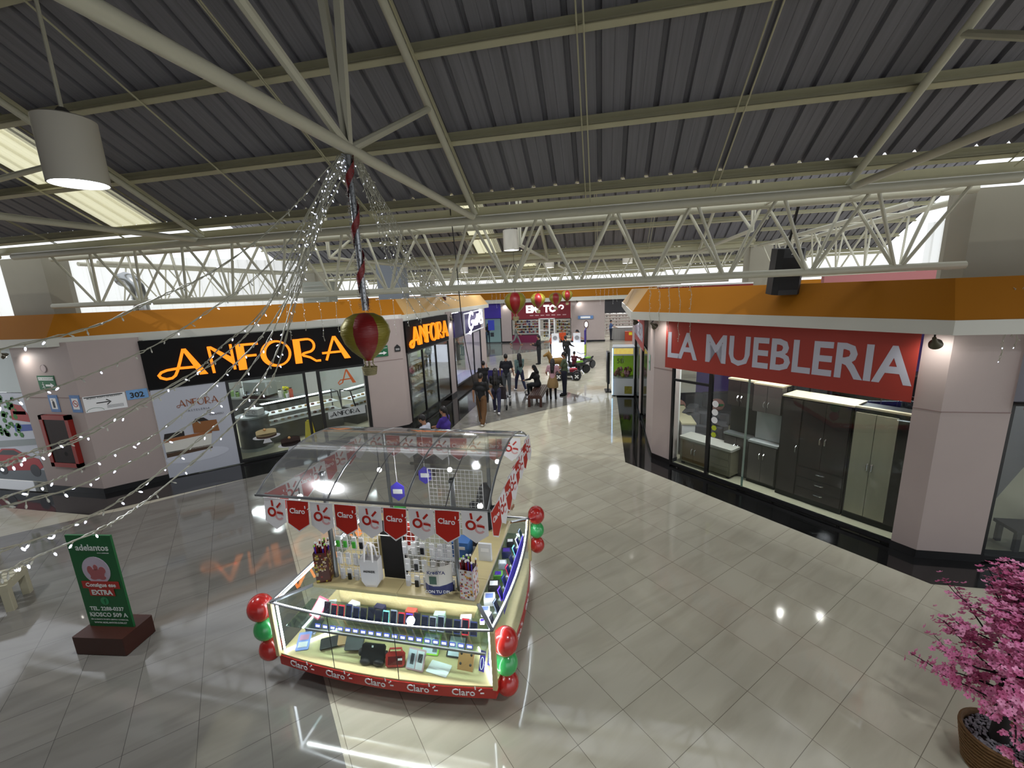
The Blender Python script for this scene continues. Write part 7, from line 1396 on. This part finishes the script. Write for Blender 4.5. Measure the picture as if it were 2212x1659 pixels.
# shoe shop
o = struct(MB().box(.15, 3.8, BYf-.06, BYf, 2.25, 3.3).build('wall_back', mat('far_grey', '#2c2b2e', .5)), 'dark sign board over the shoe shop')
t = thing('shop_logo', 'white outlined letter logo on the dark board of the shoe shop', 'sign', (2.0, BYf-.08, 2.5)); b = MB(); M = T(1.7, BYf-.07, 2.45, 0, math.pi/2); ribbon(b, [(0, 0), (.45, .7), (.62, .0)], .09, M, .01); ribbon(b, [(.18, .2), (.6, .2)], .07, M, .01); ribbon(b, [(.7, 0), (.75, .3), (.85, .05), (.95, .3), (1.0, .05)], .06, M, .01); b.build('logo_mark', LW_, t)
for j in range(7):
    z = .5+j*.25; q = thing('shoe_shelf', f'wall shelf of the shoe shop, level {["one","two","three","four","five","six","seven"][j]} from below', 'shelf', (2, BYf+3, z)); MB().box(.2, 4.2, BYf+2.9, BYf+3.2, z, z+.02).build('board', WHITE, q); [MB().box(x_, x_+.03, BYf+3.17, BYf+3.2, 0 if j == 0 else z-.23, z).build('support', WHITE, q) for x_ in (.2, 4.17)]
    for a_ in range(14):
        x = .35+a_*.27; q = thing('shoe', 'single shoe on the wall shelves of the shoe shop', 'shoe', (x, BYf+3, z+.02), group='shoes on the wall shelves'); m_ = [mat('shoe_dark', '#222226', .5), mat('shoe_brown', '#6a4a34', .5), mat('shoe_pale', '#b9b3a8', .5)][Rs.randrange(3)]
        b = MB(); b.box(x-.04, x+.04, BYf+2.92, BYf+3.14, z+.02, z+.05, bev=.02); b.ball((x, BYf+3.08, z+.07), (.038, .06, .05), 8); b.build('shoe_body', m_, q, True)
t = thing('shoe_counter', 'pale wooden slatted counter in the shoe shop', 'counter', (1.3, BYf+1, 0)); MB().box(.7, 2.6, BYf+.7, BYf+1.1, .01, 1.0).build('body', mat('slat_grey', '#8d8a86', .6, noise=.4, nscale=3, stretch=(12, .3, .3)), t); MB().box(.65, 2.65, BYf+.65, BYf+1.15, 1.0, 1.05).build('worktop', WHITE, t)
t = thing('orange_crate', 'orange crate with a yellow note before the shoe counter', 'crate', (2.1, BYf+.3, 0)); MB().box(1.75, 2.35, BYf+.1, BYf+.5, .0, .75, bev=.03).build('body', mat('crate_orange', '#a63a1c', .5), t); MB().box(2.05, 2.3, BYf+.09, BYf+.1, .45, .68).build('note', YEL, t)
# purple door unit
t = thing('purple_fascia', 'purple panel over the pale glass doors at the far left', 'panel', (-9.5, BYf, 2.1)); MB().box(-12.5, -8.36, BYf-.1, BYf, 2.1, 3.31).build('panel', mat('far_purple', '#33208a', .5), t)
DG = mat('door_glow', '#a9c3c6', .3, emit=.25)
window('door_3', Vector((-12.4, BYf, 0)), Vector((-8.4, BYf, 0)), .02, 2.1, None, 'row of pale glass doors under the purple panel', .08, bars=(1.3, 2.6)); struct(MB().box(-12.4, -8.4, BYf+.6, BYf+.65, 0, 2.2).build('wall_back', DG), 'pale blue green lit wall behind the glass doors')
for x, z, w_, h_, c, lb in ((-9.25, 1.1, .55, .85, '#3340b0', 'blue poster on the pale glass door'), (-9.2, .55, .3, .35, '#20242c', 'small dark notice under the blue poster')):
    t = thing('poster', lb, 'poster', (x, BYf-.05, z)); MB().box(x-w_/2, x+w_/2, BYf-.05, BYf-.035, z, z+h_).build('sheet', mat('po'+c, c, .5), t)
# wall items on the far pillar
t = thing('direction_sign', 'blue and white hanging sign on the wide far pillar', 'sign', (-1.3, BYf-.12, 1.85)); MB().box(-1.95, -.75, BYf-.16, BYf-.05, 1.85, 2.1, bev=.0).build('plate', BL2, t); MB().box(-1.75, -.98, BYf-.17, BYf-.16, 1.9, 2.05).build('white_field', WHT, t)
t = thing('wall_lamp', 'oval glowing wall lamp on the wide far pillar', 'lamp', (-1.3, BYf-.12, 1.4)); MB().ball((-1.3, BYf-.18, 1.4), (.13, .06, .22), 12).build('globe', LW_, t, True); MB().tube([(-1.3+.16*math.cos(a), BYf-.15, 1.4+.3*math.sin(a)) for a in [k*math.pi/8 for k in range(16)]], .025, 6, closed=True).build('frame_ring', mat('dark_ring', '#4a2c20', .5), t, True)
# ------------------------------------------------------------------ purple lit shop on the left corridor side
NV = mat('navy_board', '#191240', .5); t = thing('shop_sign', 'navy sign board with glowing white script lettering in a thin frame', 'sign', (-5.9, 19, 2.5)); MB().box(-6.1, -6.03, 16.9, 20.85, 2.4, 3.41).build('panel', NV, t)
M = wallM((-5.86, 18.1, 2.5), (1, 0, 0)); b = MB()
for P_ in ([(.9, .75), (.6, .85), (.3, .6), (.25, .3), (.5, .15), (.8, .25), (.85, .45), (.6, .42)], [(.5, .1), (.4, -.05), (.2, -.02)], [(1.0, .5), (1.05, .3), (1.25, .3), (1.3, .5), (1.3, .3), (1.4, .28)], [(1.5, .75), (1.5, .35), (1.6, .28)], [(1.75, .75), (1.75, .32)], [(1.95, .3), (2.0, .85), (2.3, .8), (2.3, .6), (2.05, .55), (2.35, .5), (2.4, .3), (1.98, .28)]): ribbon(b, catmull([(p[0], p[1], 0) for p in P_], 4) and [(v.x, v.y) for v in catmull([(p[0], p[1], 0) for p in P_], 4)], .12, M, .03)
b.build('script_lettering', mat('script_glow', '#ffffff', emit=2.5, ecol='#e9e2ff'), t)
fr = MB(); 
for p_, q_ in (((-5.93, 17.9, 2.42), (-5.93, 20.9, 2.5)), ((-5.93, 20.9, 2.5), (-5.93, 20.9, 3.4)), ((-5.93, 20.9, 3.4), (-5.93, 17.9, 3.32)), ((-5.93, 17.9, 3.32), (-5.93, 17.9, 2.42))): fr.bar(p_, q_, .05)
fr.build('frame', WHT, t)
struct(MB().box(-9.0, -6.12, 16.9, 20.85, .0, .3).build('floor', BLACKT), 'raised black plinth of the purple lit shop'); struct(MB().box(-9.0, -6.12, 16.95, 20.85, .3, .31).build('floor', mat('shop_white_floor', '#c4c2d8', .2)), 'white floor of the purple lit shop')
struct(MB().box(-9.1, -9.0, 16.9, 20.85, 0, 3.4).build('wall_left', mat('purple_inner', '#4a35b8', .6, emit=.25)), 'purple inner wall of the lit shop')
window('window_10', Vector((-6.1, 16.9, 0)), Vector((-6.1, 20.85, 0)), .31, 2.4, None, 'window of the purple lit shop', .05, bars=(2.7,))
for i, (x, y, c, lb) in enumerate(((-7.6, 19.6, '#2f8a5a', 'green shirt hanging in the purple lit shop'), (-7.8, 19.0, '#0e0e12', 'black shirt hanging in the purple lit shop'), (-7.4, 20.2, '#8e2030', 'red striped shirt hanging in the purple lit shop'), (-7.7, 18.6, '#c9c9d8', 'white patterned shirt hanging in the purple lit shop'), (-8.2, 20.0, '#4a35b8', 'purple shirt hanging in the purple lit shop'))):
    t = thing('hanging_shirt', lb, 'shirt', (x, y, 1.1)); b = MB(); cap(b, (x, y, 1.3), (x, y, 1.75), .17, .16); cap(b, (x-.05, y-.15, 1.72), (x, y-.3, 1.45), .06, .06); cap(b, (x-.05, y+.15, 1.72), (x, y+.3, 1.45), .06, .06); M0 = MX[t.name].inverted(); b.v = [M0@v for v in b.v]; fuse(b, 'garment', mat('garm'+c, c, .8), t, .03, 4); MB().cyl((x, y, 1.8), (x, y, 3.42), .008, n=5).build('hanger_rod', CHR, t)
b = MB(); b.bar((-8.4, 18.4, 2.36), (-7.2, 20.4, 2.36), .03); one(b, 'clothes_rail', CHR, 'chrome clothes rail inside the purple lit shop', 'rail')
